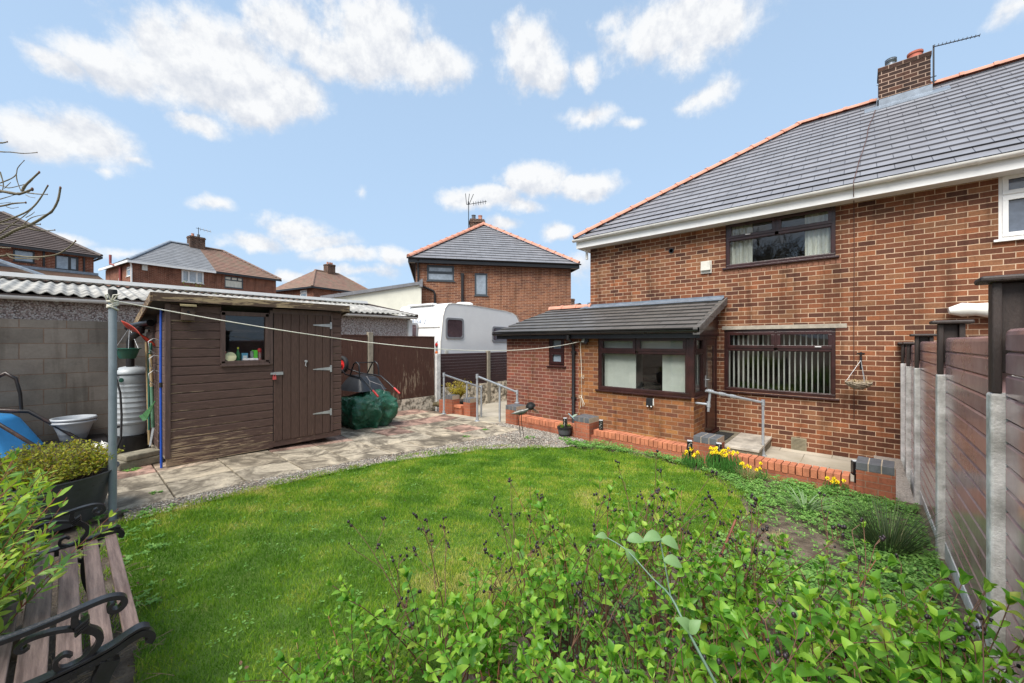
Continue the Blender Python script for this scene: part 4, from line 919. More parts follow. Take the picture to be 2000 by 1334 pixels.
    m = MB(); m.box(HX0-.02, -2.10, HY-.014, HY-.002, 2.44, 2.545); m.prism([(HX0-.02,HY-.012,2.50),(-2.09,HY-.012,2.50),(-2.09,HY-.20,2.435),(HX0-.02,HY-.20,2.435)], (0,0,.012)); m.box(HX0-.06, HX0-.004, HY-.05, HY+.25, 2.43, 2.60); m.prism([(HX0-.18,HY-.2,2.44),(HX0-.02,HY-.2,2.44),(HX0-.02,HY,2.52),(HX0-.10,HY,2.52)], (0,0,.012)); m.build('flashing', MT['lead'], er)
    # floodlight and wall lamp
    R = Matrix.Translation((-4.40, 7.27, 1.62)) @ Matrix.Rotation(math.radians(-35), 4, 'Z') @ Matrix.Rotation(math.radians(-28), 4, 'X')
    m = MB(); m.box(-.075, .075, -.02, .06, -.06, .06, R); m.box(-4.37, -4.33, 7.27, EY, 1.58, 1.64); fl = m.build('floodlight', MT['black_plastic'], H, bevel=.008)
    m = MB(); m.box(-.066, .066, -.027, -.0205, -.05, .05, R); m.build('lens', MT['lamp_face'], fl)
    m = MB(); m.box(-3.06, -2.93, EY-.012, EY, .39, .52); wl = m.build('wall_lamp', MT['upvc_dirty'], H)
    m = MB(); m.prism([(-3.065,EY-.012,.385),(-3.065,EY-.06,.385),(-3.065,EY-.045,.52),(-3.065,EY-.012,.53)], (.12,0,0)); m.build('hood', MT['black_plastic'], wl, bevel=.006)
    for bx in (-3.035, -2.965): m = MB(); m.ball((bx,EY-.045,.372), .016); m.build('bulb', MT['upvc'], wl, smooth=60)
    return H
main_house()

# ------------------------------------------------------------------ neighbouring houses
def cdir(a, b): return RGT*a+FWD*b
def hip_house(name, label, cx, d, xd, L, W, z0, ze, R1, R2, zr, mats, over=.3, fascia=None, course=.3, hipm=None, gut=None, x0=0.0, lift=.025):
    """house whose front left corner stands on bearing column cx at depth d; local x runs along direction xd, y goes back"""
    p = at(cx, 667, d); v = cdir(*xd).normalized(); ang = math.atan2(v.y, v.x)
    H = thing(name, label, 'house', (p.x, p.y, z0), ang)
    e = ze-z0; zr = zr-z0
    m = MB()
    return H, e, zr

def nb_wall(H, x0, x1, W, e, mat, holes_f=(), holes_l=()):
    m = MB(); wall(m, (x0, 0), (1,0,0), x1-x0, -1, e, [(a-x0, b-x0, c, d) for a, b, c, d in holes_f], (0,-1,0)); wall(m, (x0, 0), (0,1,0), W, -1, e, holes_l, (-1,0,0)); wall(m, (x1, 0), (0,1,0), W, -1, e, [], (1,0,0)); wall(m, (x0, W), (1,0,0), x1-x0, -1, e, [], (0,1,0))
    return m.build('wall', mat, H, local=True)

def nb_roof(H, x0, x1, W, e, R1, R2, zr, mat, over=.3, course=.3, lift=.025, split=None, mat2=None):
    a, b, c, d = (x0-over,-over,e), (x1+over,-over,e), (x1+over,W+over,e), (x0-over,W+over,e)
    r1, r2 = (*R1, zr), (*R2, zr); m = MB(); m2 = MB()
    if abs(R1[1]-R2[1]) < 1e-6:      # ridge along x
        if split is None:
            tiles(m, [a, b, r2, r1], course, lift); tiles(m, [c, d, r1, r2], course, lift); tiles(m, [d, a, r1], course, lift); tiles(m, [b, c, r2], course, lift)
        else:
            s = split; k = lambda p, q: (s, p[1], p[2])
            tiles(m, [a, (s,-over,e), (s,R1[1],zr), r1], course, lift); tiles(m, [d, a, r1], course, lift); tiles(m, [(s,W+over,e), d, r1, (s,R1[1],zr)], course, lift)
            tiles(m2, [(s,-over,e), b, r2, (s,R1[1],zr)], course, lift); tiles(m2, [b, c, r2], course, lift); tiles(m2, [c, (s,W+over,e), (s,R1[1],zr), r2], course, lift)
    else:
        tiles(m, [a, b, r1], course, lift); tiles(m, [b, c, r2, r1], course, lift); tiles(m, [c, d, r2], course, lift); tiles(m, [d, a, r1, r2], course, lift)
    o = m.build('roof', mat, H, local=True)
    if m2.v: m2.build('roof', mat2, H, local=True)
    return o, (a, b, c, d, r1, r2)

def stack(H, x, y, z0, z1, w, dp, mat, pots=(('terracotta', 0), )):
    m = MB(); m.box(x-w/2, x+w/2, y-dp/2, y+dp/2, z0, z1); m.box(x-w/2-.04, x+w/2+.04, y-dp/2-.04, y+dp/2+.04, z1-.22, z1-.08); c = m.build('chimney', mat, H, local=True)
    for k, (mm, dx) in enumerate(pots):
        m = MB(); m.lathe([(.13,0),(.12,.25),(.14,.26),(.14,.3),(.1,.3)], (x+dx, y, z1), 10); m.build('chimney_pot', MT[mm], c, local=True)
    return c

def house_b():
    p = at(812, 667, 19); v = cdir(.98, .195); H = thing('detached_house', 'brick house with terracotta hips, anthracite windows and cream side extension behind the caravan', 'house', (p.x, p.y, .1), math.atan2(v.y, v.x))
    e = 5.45-.1; L = 7.86; W = 9.0
    nb_wall(H, 0, L, W, e, MT['brick_b'], [(.53,1.83,4.45,5.22), (2.84,3.48,3.78,4.9)])
    roof, (a, b, c, d, r1, r2) = nb_roof(H, 0, L, W, e+.12, (3.75, 3.7), (3.75, 7), 8.5-.1, MT['slate_b'], .32, .3, .03)
    m = MB()
    for q in ((a, r1), (b, r1), (d, r2), (c, r2)): ridge(m, (q[0][0],q[0][1],q[0][2]+.06), (q[1][0],q[1][1],q[1][2]+.06), .5, .13)
    ridge(m, (r1[0],r1[1],r1[2]+.07), (r2[0],r2[1],r2[2]+.07), .5, .13); m.build('ridge_tile', MT['terracotta'], roof, local=True, smooth=50)
    m = MB(); m.box(-.34, L+.34, -.34, -.30, e-.10, e+.13); m.box(-.30, L+.3, -.30, -.001, e-.08, e-.06); m.box(-.34, -.30, -.3, W+.3, e-.1, e+.13); m.box(L+.30, L+.34, -.3, W+.3, e-.1, e+.13); gutter(m, (-.4,-.40,e+.12), (L+.4,-.40,e+.12), .06); m.build('gutter', MT['black_plastic'], H, local=True)
    window(H, (0,0), (1,0,0), (0,-1,0), .53, 1.83, 4.45, 5.22, MT['grey_frame'], MT['glass_pale'], [(0,1,0,.52,False),(0,1,.52,1,True)], fw=.06, local=True)
    window(H, (0,0), (1,0,0), (0,-1,0), 2.84, 3.48, 3.78, 4.9, MT['grey_frame'], MT['glass_pale'], [(0,1,0,1,False)], fw=.07, local=True)
    m = MB(); m.tube([(.12,-.4,e+.1),(.12,-.06,e-.3),(.12,-.06,4.25),(.85,-.06,3.95),(.9,-.06,3.8),(.9,-.06,0)], .05, 8); m.build('downpipe', MT['black_plastic'], H, local=True)
    m = MB(); m.tube([(2.23,-.08,0),(2.23,-.08,4.78)], .07, 8); m.lathe([(.09,0),(.09,.12)], (2.23,-.08,4.72), 8); m.build('soil_pipe', MT['black_plastic'], H, local=True)
    m = MB(); m.box(-.03, -.002, .02, 2.6, 0, e); m.build('side_cladding', MT['black_plastic'], H, local=True)
    ch = stack(H, 3.55, 5.6, 7.6, 9.25, .9, .6, MT['brick_chimney'], (('blue_brick', -.2), ('terracotta', .22)))
    m = MB(); m.tube([(3.0,5.25,8.3),(3.0,5.25,10.3)], .025, 6); m.tube([(2.9,5.3,10.1),(4.1,5.0,10.28)], .02, 5)
    for i in range(6): m.tube([(3.3+.15*i,5.1,10.0+.03*i),(3.3+.15*i,5.25,10.3+.03*i)], .015, 4)
    for k in (-.25, 0, .25): m.tube([(2.95+k*.3,5.3,10.1),(3.05+k,5.2,10.75)], .018, 4)
    m.build('aerial', MT['black_steel'], ch, local=True)
    # cream extension with a lean-to slate roof falling away to the left
    zt, zl = 4.17, 3.42
    m = MB(); m.prism([(-3.9,-.6,-1),(.28,-.6,-1),(.28,-.6,zt),(-3.9,-.6,zl)], (0,.58,0)); m.build('extension_wall', MT['render_cream'], H, local=True)
    m = MB(); m.prism([(-4.1,-.72,zl-.06),(.32,-.72,zt),(.32,-.72,zt+.14),(-4.1,-.72,zl+.10)], (0,.70,0)); m.prism([(.20,-.74,zt-.12),(.34,-.74,zt-.12),(.34,-.74,zt+.26),(.20,-.74,zt+.18)], (0,.72,0)); m.build('extension_roof', MT['slate_b'], H, local=True)
house_b()

def house_left():
    p = at(183, 667, 26); v = cdir(.525, .851); H = thing('brown_roofed_house', 'brick house with brown pantiles and dark window frames, behind the bare branches', 'house', (p.x, p.y, 2.3), math.atan2(v.y, v.x))
    z = 2.3; e = 7.14-z; W = 7.6
    nb_wall(H, -9, 0, W, e, MT['brick_far'], [(-1.69,-.68,6.12-z,7.03-z), (-3.32,-2.5,6.33-z,7.05-z)])
    roof, (a, b, c, d, r1, r2) = nb_roof(H, -9, 0, W, e+.08, (-5.4, 3.6), (-3.3, 3.6), 9.75-z, MT['tile_far_brown'], .3, .26, .05)
    m = MB(); ridge(m, (b[0],b[1],b[2]+.05), (r2[0],r2[1],r2[2]+.05), .45, .12, collar=False); ridge(m, r1, r2, .45, .13, collar=False); m.build('ridge_tile', MT['tile_far_brown'], roof, local=True)
    m = MB(); m.box(-9.3, .33, -.36, -.31, e-.06, e+.07); m.box(.31, .35, -.36, 8, e-.06, e+.07); m.tube([(-.45,-.05,e-.1),(-.45,-.05,3.5)], .05, 6); m.tube([(-2.15,-.05,e),(-2.15,-.05,3.9)], .05, 6); m.build('gutter', MT['black_plastic'], H, local=True)
    window(H, (0,0), (1,0,0), (0,-1,0), -1.69, -.68, 6.12-z, 7.03-z, MT['black_plastic'], MT['glass_pale'], [(0,.6,0,1,False),(.6,1,0,1,True)], fw=.06, local=True)
    window(H, (0,0), (1,0,0), (0,-1,0), -3.32, -2.5, 6.33-z, 7.05-z, MT['black_plastic'], MT['glass_pale'], [(0,1,0,1,False)], fw=.06, local=True)
    m = MB(); wall(m, (-9,-2.4), (1,0,0), 9, -1, 2.9, [], (0,-1,0)); wall(m, (0,-2.4), (0,1,0), 2.4, -1, 2.9, [], (1,0,0)); m.build('extension_wall', MT['brick_far'], H, local=True)
    m = MB(); tiles(m, [(-9.2,-2.6,2.85), (.2,-2.6,2.85), (.2,-.002,3.66), (-9.2,-.002,3.66)], .3, .04); m.build('extension_roof', MT['tile_far_red'], H, local=True)
    m = MB(); m.box(-9, .2, -.1, -.003, 3.66, 3.82); m.prism([(-2.6,-2.62,3.0),(-2.45,-2.62,3.0),(-4.9,-.1,4.35),(-5.1,-.1,4.35)], (0,0,.12)); m.build('flashing', MT['lead'], H, local=True)
house_left()

def house_semi():
    p = at(258, 667, 34); v = cdir(.525, .851); H = thing('pale_roofed_semi', 'semi detached pair, one half re-roofed in pale grey tiles and the other in mossy red', 'house', (p.x, p.y, 2.9), math.atan2(v.y, v.x))
    z = 2.9; e = 8.44-z; L = 12.0; W = 7.4; sp = 6.07
    nb_wall(H, 0, L, W, e, MT['brick_far'], [(3.45,5.2,7.2-z,8.38-z), (6.97,8.65,7.1-z,8.26-z)], [(.5,1.5,7.3-z,8.15-z), (3.0,3.7,6.0-z,7.4-z)])
    roof, (a, b, c, d, r1, r2) = nb_roof(H, 0, L, W, e+.1, (3.7, 3.7), (8.3, 3.7), 11.45-z, MT['tile_far_grey'], .35, .33, .03, sp, MT['tile_far_red'])
    m = MB(); ridge(m, (a[0],a[1],a[2]+.05), (r1[0],r1[1],r1[2]+.06), .6, .15, collar=False); ridge(m, (r1[0],r1[1],r1[2]+.06), (sp,3.7,r1[2]+.06), .6, .15, collar=False); m.build('ridge_tile', plain('grey_ridge', (.27,.31,.36), .5, .1), roof, local=True)
    m = MB(); ridge(m, (sp,3.7,r1[2]+.05), (r2[0],r2[1],r2[2]+.05), .5, .14, collar=False); ridge(m, (b[0],b[1],b[2]+.05), (r2[0],r2[1],r2[2]+.05), .5, .14, collar=False); m.build('ridge_tile', MT['tile_far_red'], roof, local=True)
    m = MB(); m.box(-.4, sp, -.42, -.36, e-.1, e+.1); m.box(-.42, -.36, -.36, W+.3, e-.1, e+.1); m.tube([(-.15,-.2,e-.05),(-.06,-.08,e-.5),(-.06,-.08,0)], .06, 6); m.build('gutter', MT['upvc'], H, local=True)
    m = MB(); m.box(sp, L+.4, -.42, -.36, e-.1, e+.1); m.build('gutter', MT['black_plastic'], H, local=True)
    window(H, (0,0), (1,0,0), (0,-1,0), 3.45, 5.2, 7.2-z, 8.38-z, MT['upvc'], MT['glass_pale'], [(0,.33,0,1,True),(.33,.67,0,1,False),(.67,1,0,1,True)], fw=.09, local=True)
    window(H, (0,0), (1,0,0), (0,-1,0), 6.97, 8.65, 7.1-z, 8.26-z, MT['grey_frame'], MT['curtain'], [(0,1,0,.68,False),(0,.36,.68,1,False),(.36,.7,.68,1,False),(.7,1,.68,1,False)], fw=.08, local=True)
    window(H, (0,0), (0,1,0), (-1,0,0), .5, 1.5, 7.3-z, 8.15-z, MT['upvc'], MT['glass_pale'], [(0,1,0,.7,False),(0,1,.7,1,True)], fw=.08, local=True)
    window(H, (0,0), (0,1,0), (-1,0,0), 3.0, 3.7, 6.0-z, 7.4-z, MT['upvc'], MT['curtain'], [(0,1,0,1,False)], fw=.08, local=True)
    m = MB(); m.tube([(-.6,3.3,e+.9),(-.6,3.3,e+.1),(-.1,2.7,e-.2),(-.1,2.7,0)], .1, 8); m.build('soil_pipe', plain('red_oxide_pipe', (.30,.07,.06), .5, .1), H, local=True)
    m = MB(); m.box(.62, .98, -.14, -.001, 7.85-z, 8.32-z); m.build('alarm_box', MT['alarm'], H, local=True)
    ch = stack(H, 5.9, 3.7, 7.6, 9.55, 1.3, .8, MT['brick_chimney'], (('terracotta', -.3), ('blue_brick', .2)))
    m = MB(); m.tube([(6.1,3.7,9.5),(6.1,3.7,10.6)], .03, 5); m.tube([(5.9,3.7,10.5),(7.3,3.9,10.45)], .025, 5)
    for i in range(4): m.tube([(6.3+.3*i,3.7,10.3),(6.3+.3*i,3.9,10.65)], .02, 4)
    m.build('aerial', MT['black_steel'], ch, local=True)
house_semi()

def house_far():
    p = at(612, 667, 48); v = cdir(.5, .866); H = thing('old_tiled_house', 'distant brick house with weathered brown hipped roof, beside the cream wall', 'house', (p.x, p.y, 3.2), math.atan2(v.y, v.x))
    z = 3.2; e = 8.15-z; L = 8.8; W = 8.7
    nb_wall(H, 0, L, W, e, MT['brick_far'], [(3.3,5.0,6.6-z,7.9-z)], [(1.3,2.7,6.9-z,8.0-z)])
    roof, (a, b, c, d, r1, r2) = nb_roof(H, 0, L, W, e+.1, (2.9, 4.0), (6.4, 4.0), 11.1-z, MT['tile_far_red'], .45, .35, .03)
    m = MB(); ridge(m, r1, r2, .6, .16, collar=False); ridge(m, a, r1, .6, .16, collar=False); ridge(m, b, r2, .6, .16, collar=False); m.build('ridge_tile', MT['tile_far_red'], roof, local=True)
    m = MB(); m.box(-.5, L+.5, -.55, -.48, e-.1, e+.1); m.box(-.55, -.48, -.5, W+.5, e-.1, e+.1); m.build('gutter', MT['black_plastic'], H, local=True)
    window(H, (0,0), (1,0,0), (0,-1,0), 3.3, 5.0, 6.6-z, 7.9-z, MT['upvc'], MT['glass_pale'], [(0,.33,0,1,True),(.33,.67,0,1,False),(.67,1,0,1,True)], fw=.12, local=True)
    window(H, (0,0), (0,1,0), (-1,0,0), 1.3, 2.7, 6.9-z, 8.0-z, MT['upvc'], MT['glass_pale'], [(0,1,0,.65,False),(0,1,.65,1,True)], fw=.12, local=True)
    stack(H, 5.0, 4.0, 7.4, 9.0, 1.1, 1.0, MT['brick_chimney'], (('terracotta', -.3), ('terracotta', .05), ('terracotta', .35)))
house_far()

def house_tiny():
    p = at(1112, 667, 42); v = cdir(.95, .3); H = thing('orange_gabled_house', 'tiny far off house with an orange gable, in the gap beside the big brick house', 'house', (p.x, p.y, -.4), math.atan2(v.y, v.x))
    m = MB(); m.box(-2.4, 3.2, 0, 8, -1, 4.4); m.prism([(-2.4,.001,4.4),(3.2,.001,4.4),(1.1,.001,5.9)], (0,7.9,0)); m.build('wall', plain('orange_brick', (.46,.20,.11), .9, .1), H, local=True)
    m = MB(); tiles(m, [(-2.7,8,4.25),(-2.7,-.3,4.25),(1.1,-.3,6.1),(1.1,8,6.1)], .4, .03); tiles(m, [(3.5,-.3,4.25),(3.5,8,4.25),(1.1,8,6.1),(1.1,-.3,6.1)], .4, .03); m.build('roof', MT['tile_far_red'], H, local=True)
    stack(H, 1.5, 3, 5.2, 6.9, .9, .7, MT['brick_chimney'])
house_tiny()
# ------------------------------------------------------------------ garage, walls, fences on the left boundary
def garage():
    G = thing('garage', 'long pebbledashed garage with corrugated cement roof and white gutter, beyond the block wall', 'garage', (-12.2, 2, .05))
    y0, y1 = -4.0, 6.42
    m = MB(); m.box(-14.9, -9.5, y0, y1, .02, 2.24)
    for k in range(9):
        yy = y0+.6+k*1.22
        if yy < y1-.2: m.box(-9.502, -9.494, yy, yy+.012, .05, 2.2)
    m.prism([(-14.9,y1-.001,2.24),(-9.5,y1-.001,2.24),(-12.2,y1-.001,2.72)], (0,-.1,0)); m.build('wall', MT['pebbledash'], G)
    m = MB(); m.box(-9.53, -9.44, y1-.10, y1+.02, .0, 2.2); m.build('corner_trim', MT['upvc'], G)
    # corrugated sheets
    def sheets(xe, xr):
        m = MB(); o = 0; pit = .146; n = int((y1+.12-y0)/pit*10); za, zb = 2.34, 2.80
        for i in range(n+1):
            y = y0+(y1+.12-y0)*i/n; w = .019*math.cos(2*PI*(y-y0)/pit); stg = .012 if int((y-y0)/1.02) % 2 else 0
            for t in (0, .5, 1): m.v.append((xe+(xr-xe)*t, y, za+(zb-za)*t+w+stg*(1-t)))
        for i in range(n):
            for k in range(2): m.f.append((i*3+k, (i+1)*3+k, (i+1)*3+k+1, i*3+k+1))
        o = m.build('corrugated_roof', MT['asbestos'], G, smooth=70); s = o.modifiers.new('thick', 'SOLIDIFY'); s.thickness = .012; return o
    sheets(-9.36, -12.25); sheets(-15.05, -12.15)
    m = MB(); m.box(-12.34, -12.06, y0, y1+.1, 2.835, 2.915); m.build('ridge_cap', MT['upvc'], G)
    m = MB(); m.prism([(-9.34,y1+.13,2.26),(-9.34,y1+.13,2.36),(-12.2,y1+.13,2.86),(-12.2,y1+.13,2.74)], (0,.025,0)); m.prism([(-15.0,y1+.13,2.26),(-15.0,y1+.13,2.36),(-12.2,y1+.13,2.86),(-12.2,y1+.13,2.74)], (0,.025,0)); m.box(-9.48,-9.40,y0,y1,2.24,2.31); m.build('barge_board', plain('dark_barge_board', (.06,.04,.035), .7, .3), G)
    m = MB(); gutter(m, (-9.34, y0, 2.275), (-9.34, y1+.1, 2.275), .055, 8, [.8+1.55*i for i in range(7)]); m.build('gutter', MT['upvc'], G, smooth=40)
garage()

def blockwall():
    m = MB(); m.box(-9.2, -9.0, -6.0, 1.9, -.12, 1.92); o = m.build('block_wall', MT['block']); tag(o, 'grey concrete block wall with brown mortar joints, in front of the garage', 'wall')
blockwall()

def woodfence():
    F_ = thing('wooden_fence', 'dark brown stained wooden fence with peeling pale streaks between concrete posts', 'fence', (-9.1, 4.9, gz(4.9)))
    def panel(a, b, zb, zt):
        m = MB(); n = int((b-a)/.118); r = random.Random(int(a*10))
        for i in range(n):
            y = a+(b-a)*i/n; m.box(-9.10-r.uniform(0,.006), -9.075+r.uniform(0,.008), y+.002, a+(b-a)*(i+1)/n-.001, zb+r.uniform(0,.01), zt-.02+r.uniform(-.006,.006))
        m.box(-9.115, -9.06, a, b, zt-.025, zt); m.build('panel', MT['fence_wood'], F_)
    panel(3.05, 4.89, .06, 1.765); panel(5.06, 6.93, .07, 1.745)
    for y in (2.98, 4.97):
        m = MB(); m.box(-9.145, -9.03, y-.06, y+.06, -.35, 1.83 if y > 4 else 1.8); m.build('post', MT['fence_post'], F_, bevel=.008)
    for a, b in ((3.05,4.9), (5.05,6.94)):
        m = MB(); m.box(-9.12, -9.055, a, b, -.33, .065); m.build('base_panel', MT['stone_base'], F_)
woodfence()

def compositefence():
    F_ = thing('composite_fence', 'low brown composite board fence on rock faced base, in front of the caravan', 'fence', (-9.1, 8, -.4))
    m = MB(); m.box(-9.14, -9.0, 6.95, 7.09, -.45, 1.25); m.build('post', MT['concrete_white'], F_, bevel=.008)
    for y in (9.1, 11.0): 
        m = MB(); m.box(-9.15, -9.04, y-.06, y+.06, -.6, 1.29); m.build('post', MT['fence_post'], F_, bevel=.008)
    for a, b in ((7.1,9.03), (9.17,10.93)):
        m = MB()
        for k in range(11): m.prism([(-9.115,a,.268+k*.089),(-9.085,a,.268+k*.089),(-9.092,a,.268+k*.089+.084),(-9.115,a,.268+k*.089+.084)], (0,b-a,0))
        m.build('panel', MT['composite'], F_)
        m = MB(); r = random.Random(int(a))
        for k in range(5):
            n = 24
            for i in range(n): m.box(-9.13, -9.06+r.uniform(-.006,.014), a+(b-a)*i/n, a+(b-a)*(i+1)/n, -.5+k*.153, -.5+k*.153+.148)
        m.build('base_panel', MT['stone_base'], F_)
compositefence()

# ------------------------------------------------------------------ right boundary fence
def rightfence():
    F_ = thing('plastic_fence', 'glossy brown plastic board fence with concrete posts and dark timber tops, along the right boundary', 'fence', (.5, 4.8, gz(4.8)))
    ys = [1.22, 3.05, 4.86, 6.72, 7.86, 8.86]; zt = [1.36, 1.345, 1.325, 1.285, 1.25, 1.25]; zc = [1.97, 1.92, 1.775, 1.69, 1.59, 1.585]; zp = [1.66, 1.63, 1.60, 1.55, 1.52]
    for i, y in enumerate(ys):
        m = MB(); zb = gz(y)-.3 if y < 6.3 else -.5
        m.prism([(.475,y-.05,zb),(.575,y-.05,zb),(.575,y+.05,zb),(.475,y+.05,zb),], (0,0,zt[i]-zb)); m.build('post', MT['concrete_white'] if i == 5 else MT['concrete'], F_, bevel=.012)
        m = MB(); m.box(.482, .515, y-.04, y+.045, zt[i]-.0+.001, zc[i]-.03); m.box(.60, .635, y-.04, y+.045, zt[i]-.55, zc[i]-.03); m.box(.515, .60, y+.0, y+.03, zt[i]+.1, zc[i]-.03)
        m.build('post_extension', MT['fence_cap'], F_, bevel=.006)
        m = MB(); m.box(.44, .68, y-.075, y+.085, zc[i]-.03, zc[i]); m.build('post_cap', MT['fence_cap'], F_, bevel=.01)
    for i in range(5):
        a, b = ys[i]+.052, ys[i+1]-.052; zb = .02+gz(min(ys[i], 6.2)); top = zp[i]; k = int((top-zb)/.107); h = (top-zb)/k
        m = MB(); sl = (zp[min(i+1, 4)]-top)*.5
        for j in range(k):
            z = zb+j*h; last = j == k-1
            pr = [(.535,z),(.522,z+.008),(.522,z+h-.014),(.530,z+h-.004),(.56,z+h-.004),(.56,z)] if not last else [(.535,z),(.522,z+.008),(.522,z+h-.03),(.526,z+h-.012),(.538,z+h),(.572,z+h),(.58,z+h-.02),(.56,z)]
            m.prism([(x, a, zz) for x, zz in pr], (0, b-a, 0))
        m.build('panel', MT['plastic_fence'], F_)
        m = MB(); m.box(.518, .56, a, b, zb-.32, zb-.002); m.build('base_panel', MT['concrete_white'], F_)
rightfence()

# ------------------------------------------------------------------ dwarf wall with piers, planter
def pier(m, mc, mm, x, y, z0, w=.33, zc=.105, zt=.2):
    m.box(x-w/2, x+w/2, y-w/2, y+w/2, z0, zc)
    k = 3; 
    for i in range(k): mc.box(x-w/2-.002+i*(w+.004)/k, x-w/2-.002+(i+1)*(w+.004)/k-.010, y-w/2-.002, y+w/2+.002, zc+.004, zt)
    mm.box(x-w/2+.004, x+w/2-.004, y-w/2+.004, y+w/2-.004, zc, zt-.004)
def dwarf():
    an = math.atan2(-.32, 5.83); D = thing('dwarf_wall', 'low orange brick retaining wall with blue brick topped piers, between flower bed and path', 'wall', (-5.69, 6.57, gz(6.2)-.1), an)
    z = -(gz(6.2)-.1)
    m = MB(); m.box(.165, 5.66, -.105, .105, -.25, z-.112); m.build('wall', MT['brick_dwarf'], D, local=True)
    m = MB(); r = random.Random(5); n = int(5.5/.0755)
    for i in range(n):
        x = .17+i*.0755
        if any(abs(x+.03-s) < .2 for s in (1.84, 4.0)): continue
        a, b, c = r.uniform(-.003,.003), r.uniform(-.003,.003), r.uniform(-.004,.004)
        m.box(x+a, x+.066+a, -.110+b, .108+b, z-.110+c, z+c)
    m.build('coping', MT['coping'], D, local=True, bevel=.004)
    for s in (0, 1.84, 4.0, 5.83):
        m, mc, mm = MB(), MB(), MB(); pier(m, mc, mm, s, 0, -.25, .33, z+.105, z+.2)
        o = m.build('pier', MT['brick_dwarf'], D, local=True); mc.build('pier_cap', MT['blue_brick'], o, local=True, bevel=.005); mm.build('mortar', MT['mortar'], o, local=True)
dwarf()
def planter():
    P_ = thing('brick_planter', 'small orange brick raised planter with two blue topped piers beside the ramp', 'planter', (-8.1, 7.0, gz(6.1)))
    m = MB(); m.box(-7.72, -7.42, 6.50, 6.66, -.45, -.065); m.build('wall', MT['brick_dwarf'], P_)
    m = MB(); m.box(-8.6, -7.9, 6.72, 6.8, -.45, .02); m.build('wall', MT['brick_dwarf'], P_)
    m = MB(); m.box(-7.70, -7.44, 6.48, 6.68, -.064, .0); m.build('coping', MT['coping'], P_, bevel=.006)
    for x, y, t in ((-7.82, 6.55, .235), (-7.32, 6.70, .19)):
        m, mc, mm = MB(), MB(), MB(); pier(m, mc, mm, x, y, -.45, .25, t-.105, t); o = m.build('pier', MT['brick_dwarf'], P_); mc.build('pier_cap', MT['blue_brick'], o, bevel=.005); mm.build('mortar', MT['mortar'], o)
    m = MB(); m.box(-8.6, -7.9, 6.8, 7.4, -.4, -.02); m.build('compost', MT['soil_pot'], P_)
planter()
def step():
    T = thing('doorstep', 'raised concrete doorstep slab outside the brown side door', 'step', (-1.75, 8.2, -.4))
    m = MB(); m.box(EX1+.052, -1.29, 7.68, HY-.003, -.40, -.262); m.build('riser', MT['step_side'], T)
    m = MB(); m.box(-1.80, -1.27, 7.655, HY-.003, -.262, -.215); m.build('slab', MT['step'], T, bevel=.008)
    m = MB(); m.box(EX1+.052, -1.806, 7.655, HY-.003, -.262, -.217); m.build('slab', MT['step_side'], T, bevel=.008)
    m = MB(); m.box(-2.14, -1.86, 7.95, 8.68, -.216, -.200); tag(m.build('doormat', MT['mat'], bevel=.004), 'black rubber doormat on the concrete doorstep', 'doormat')
step()

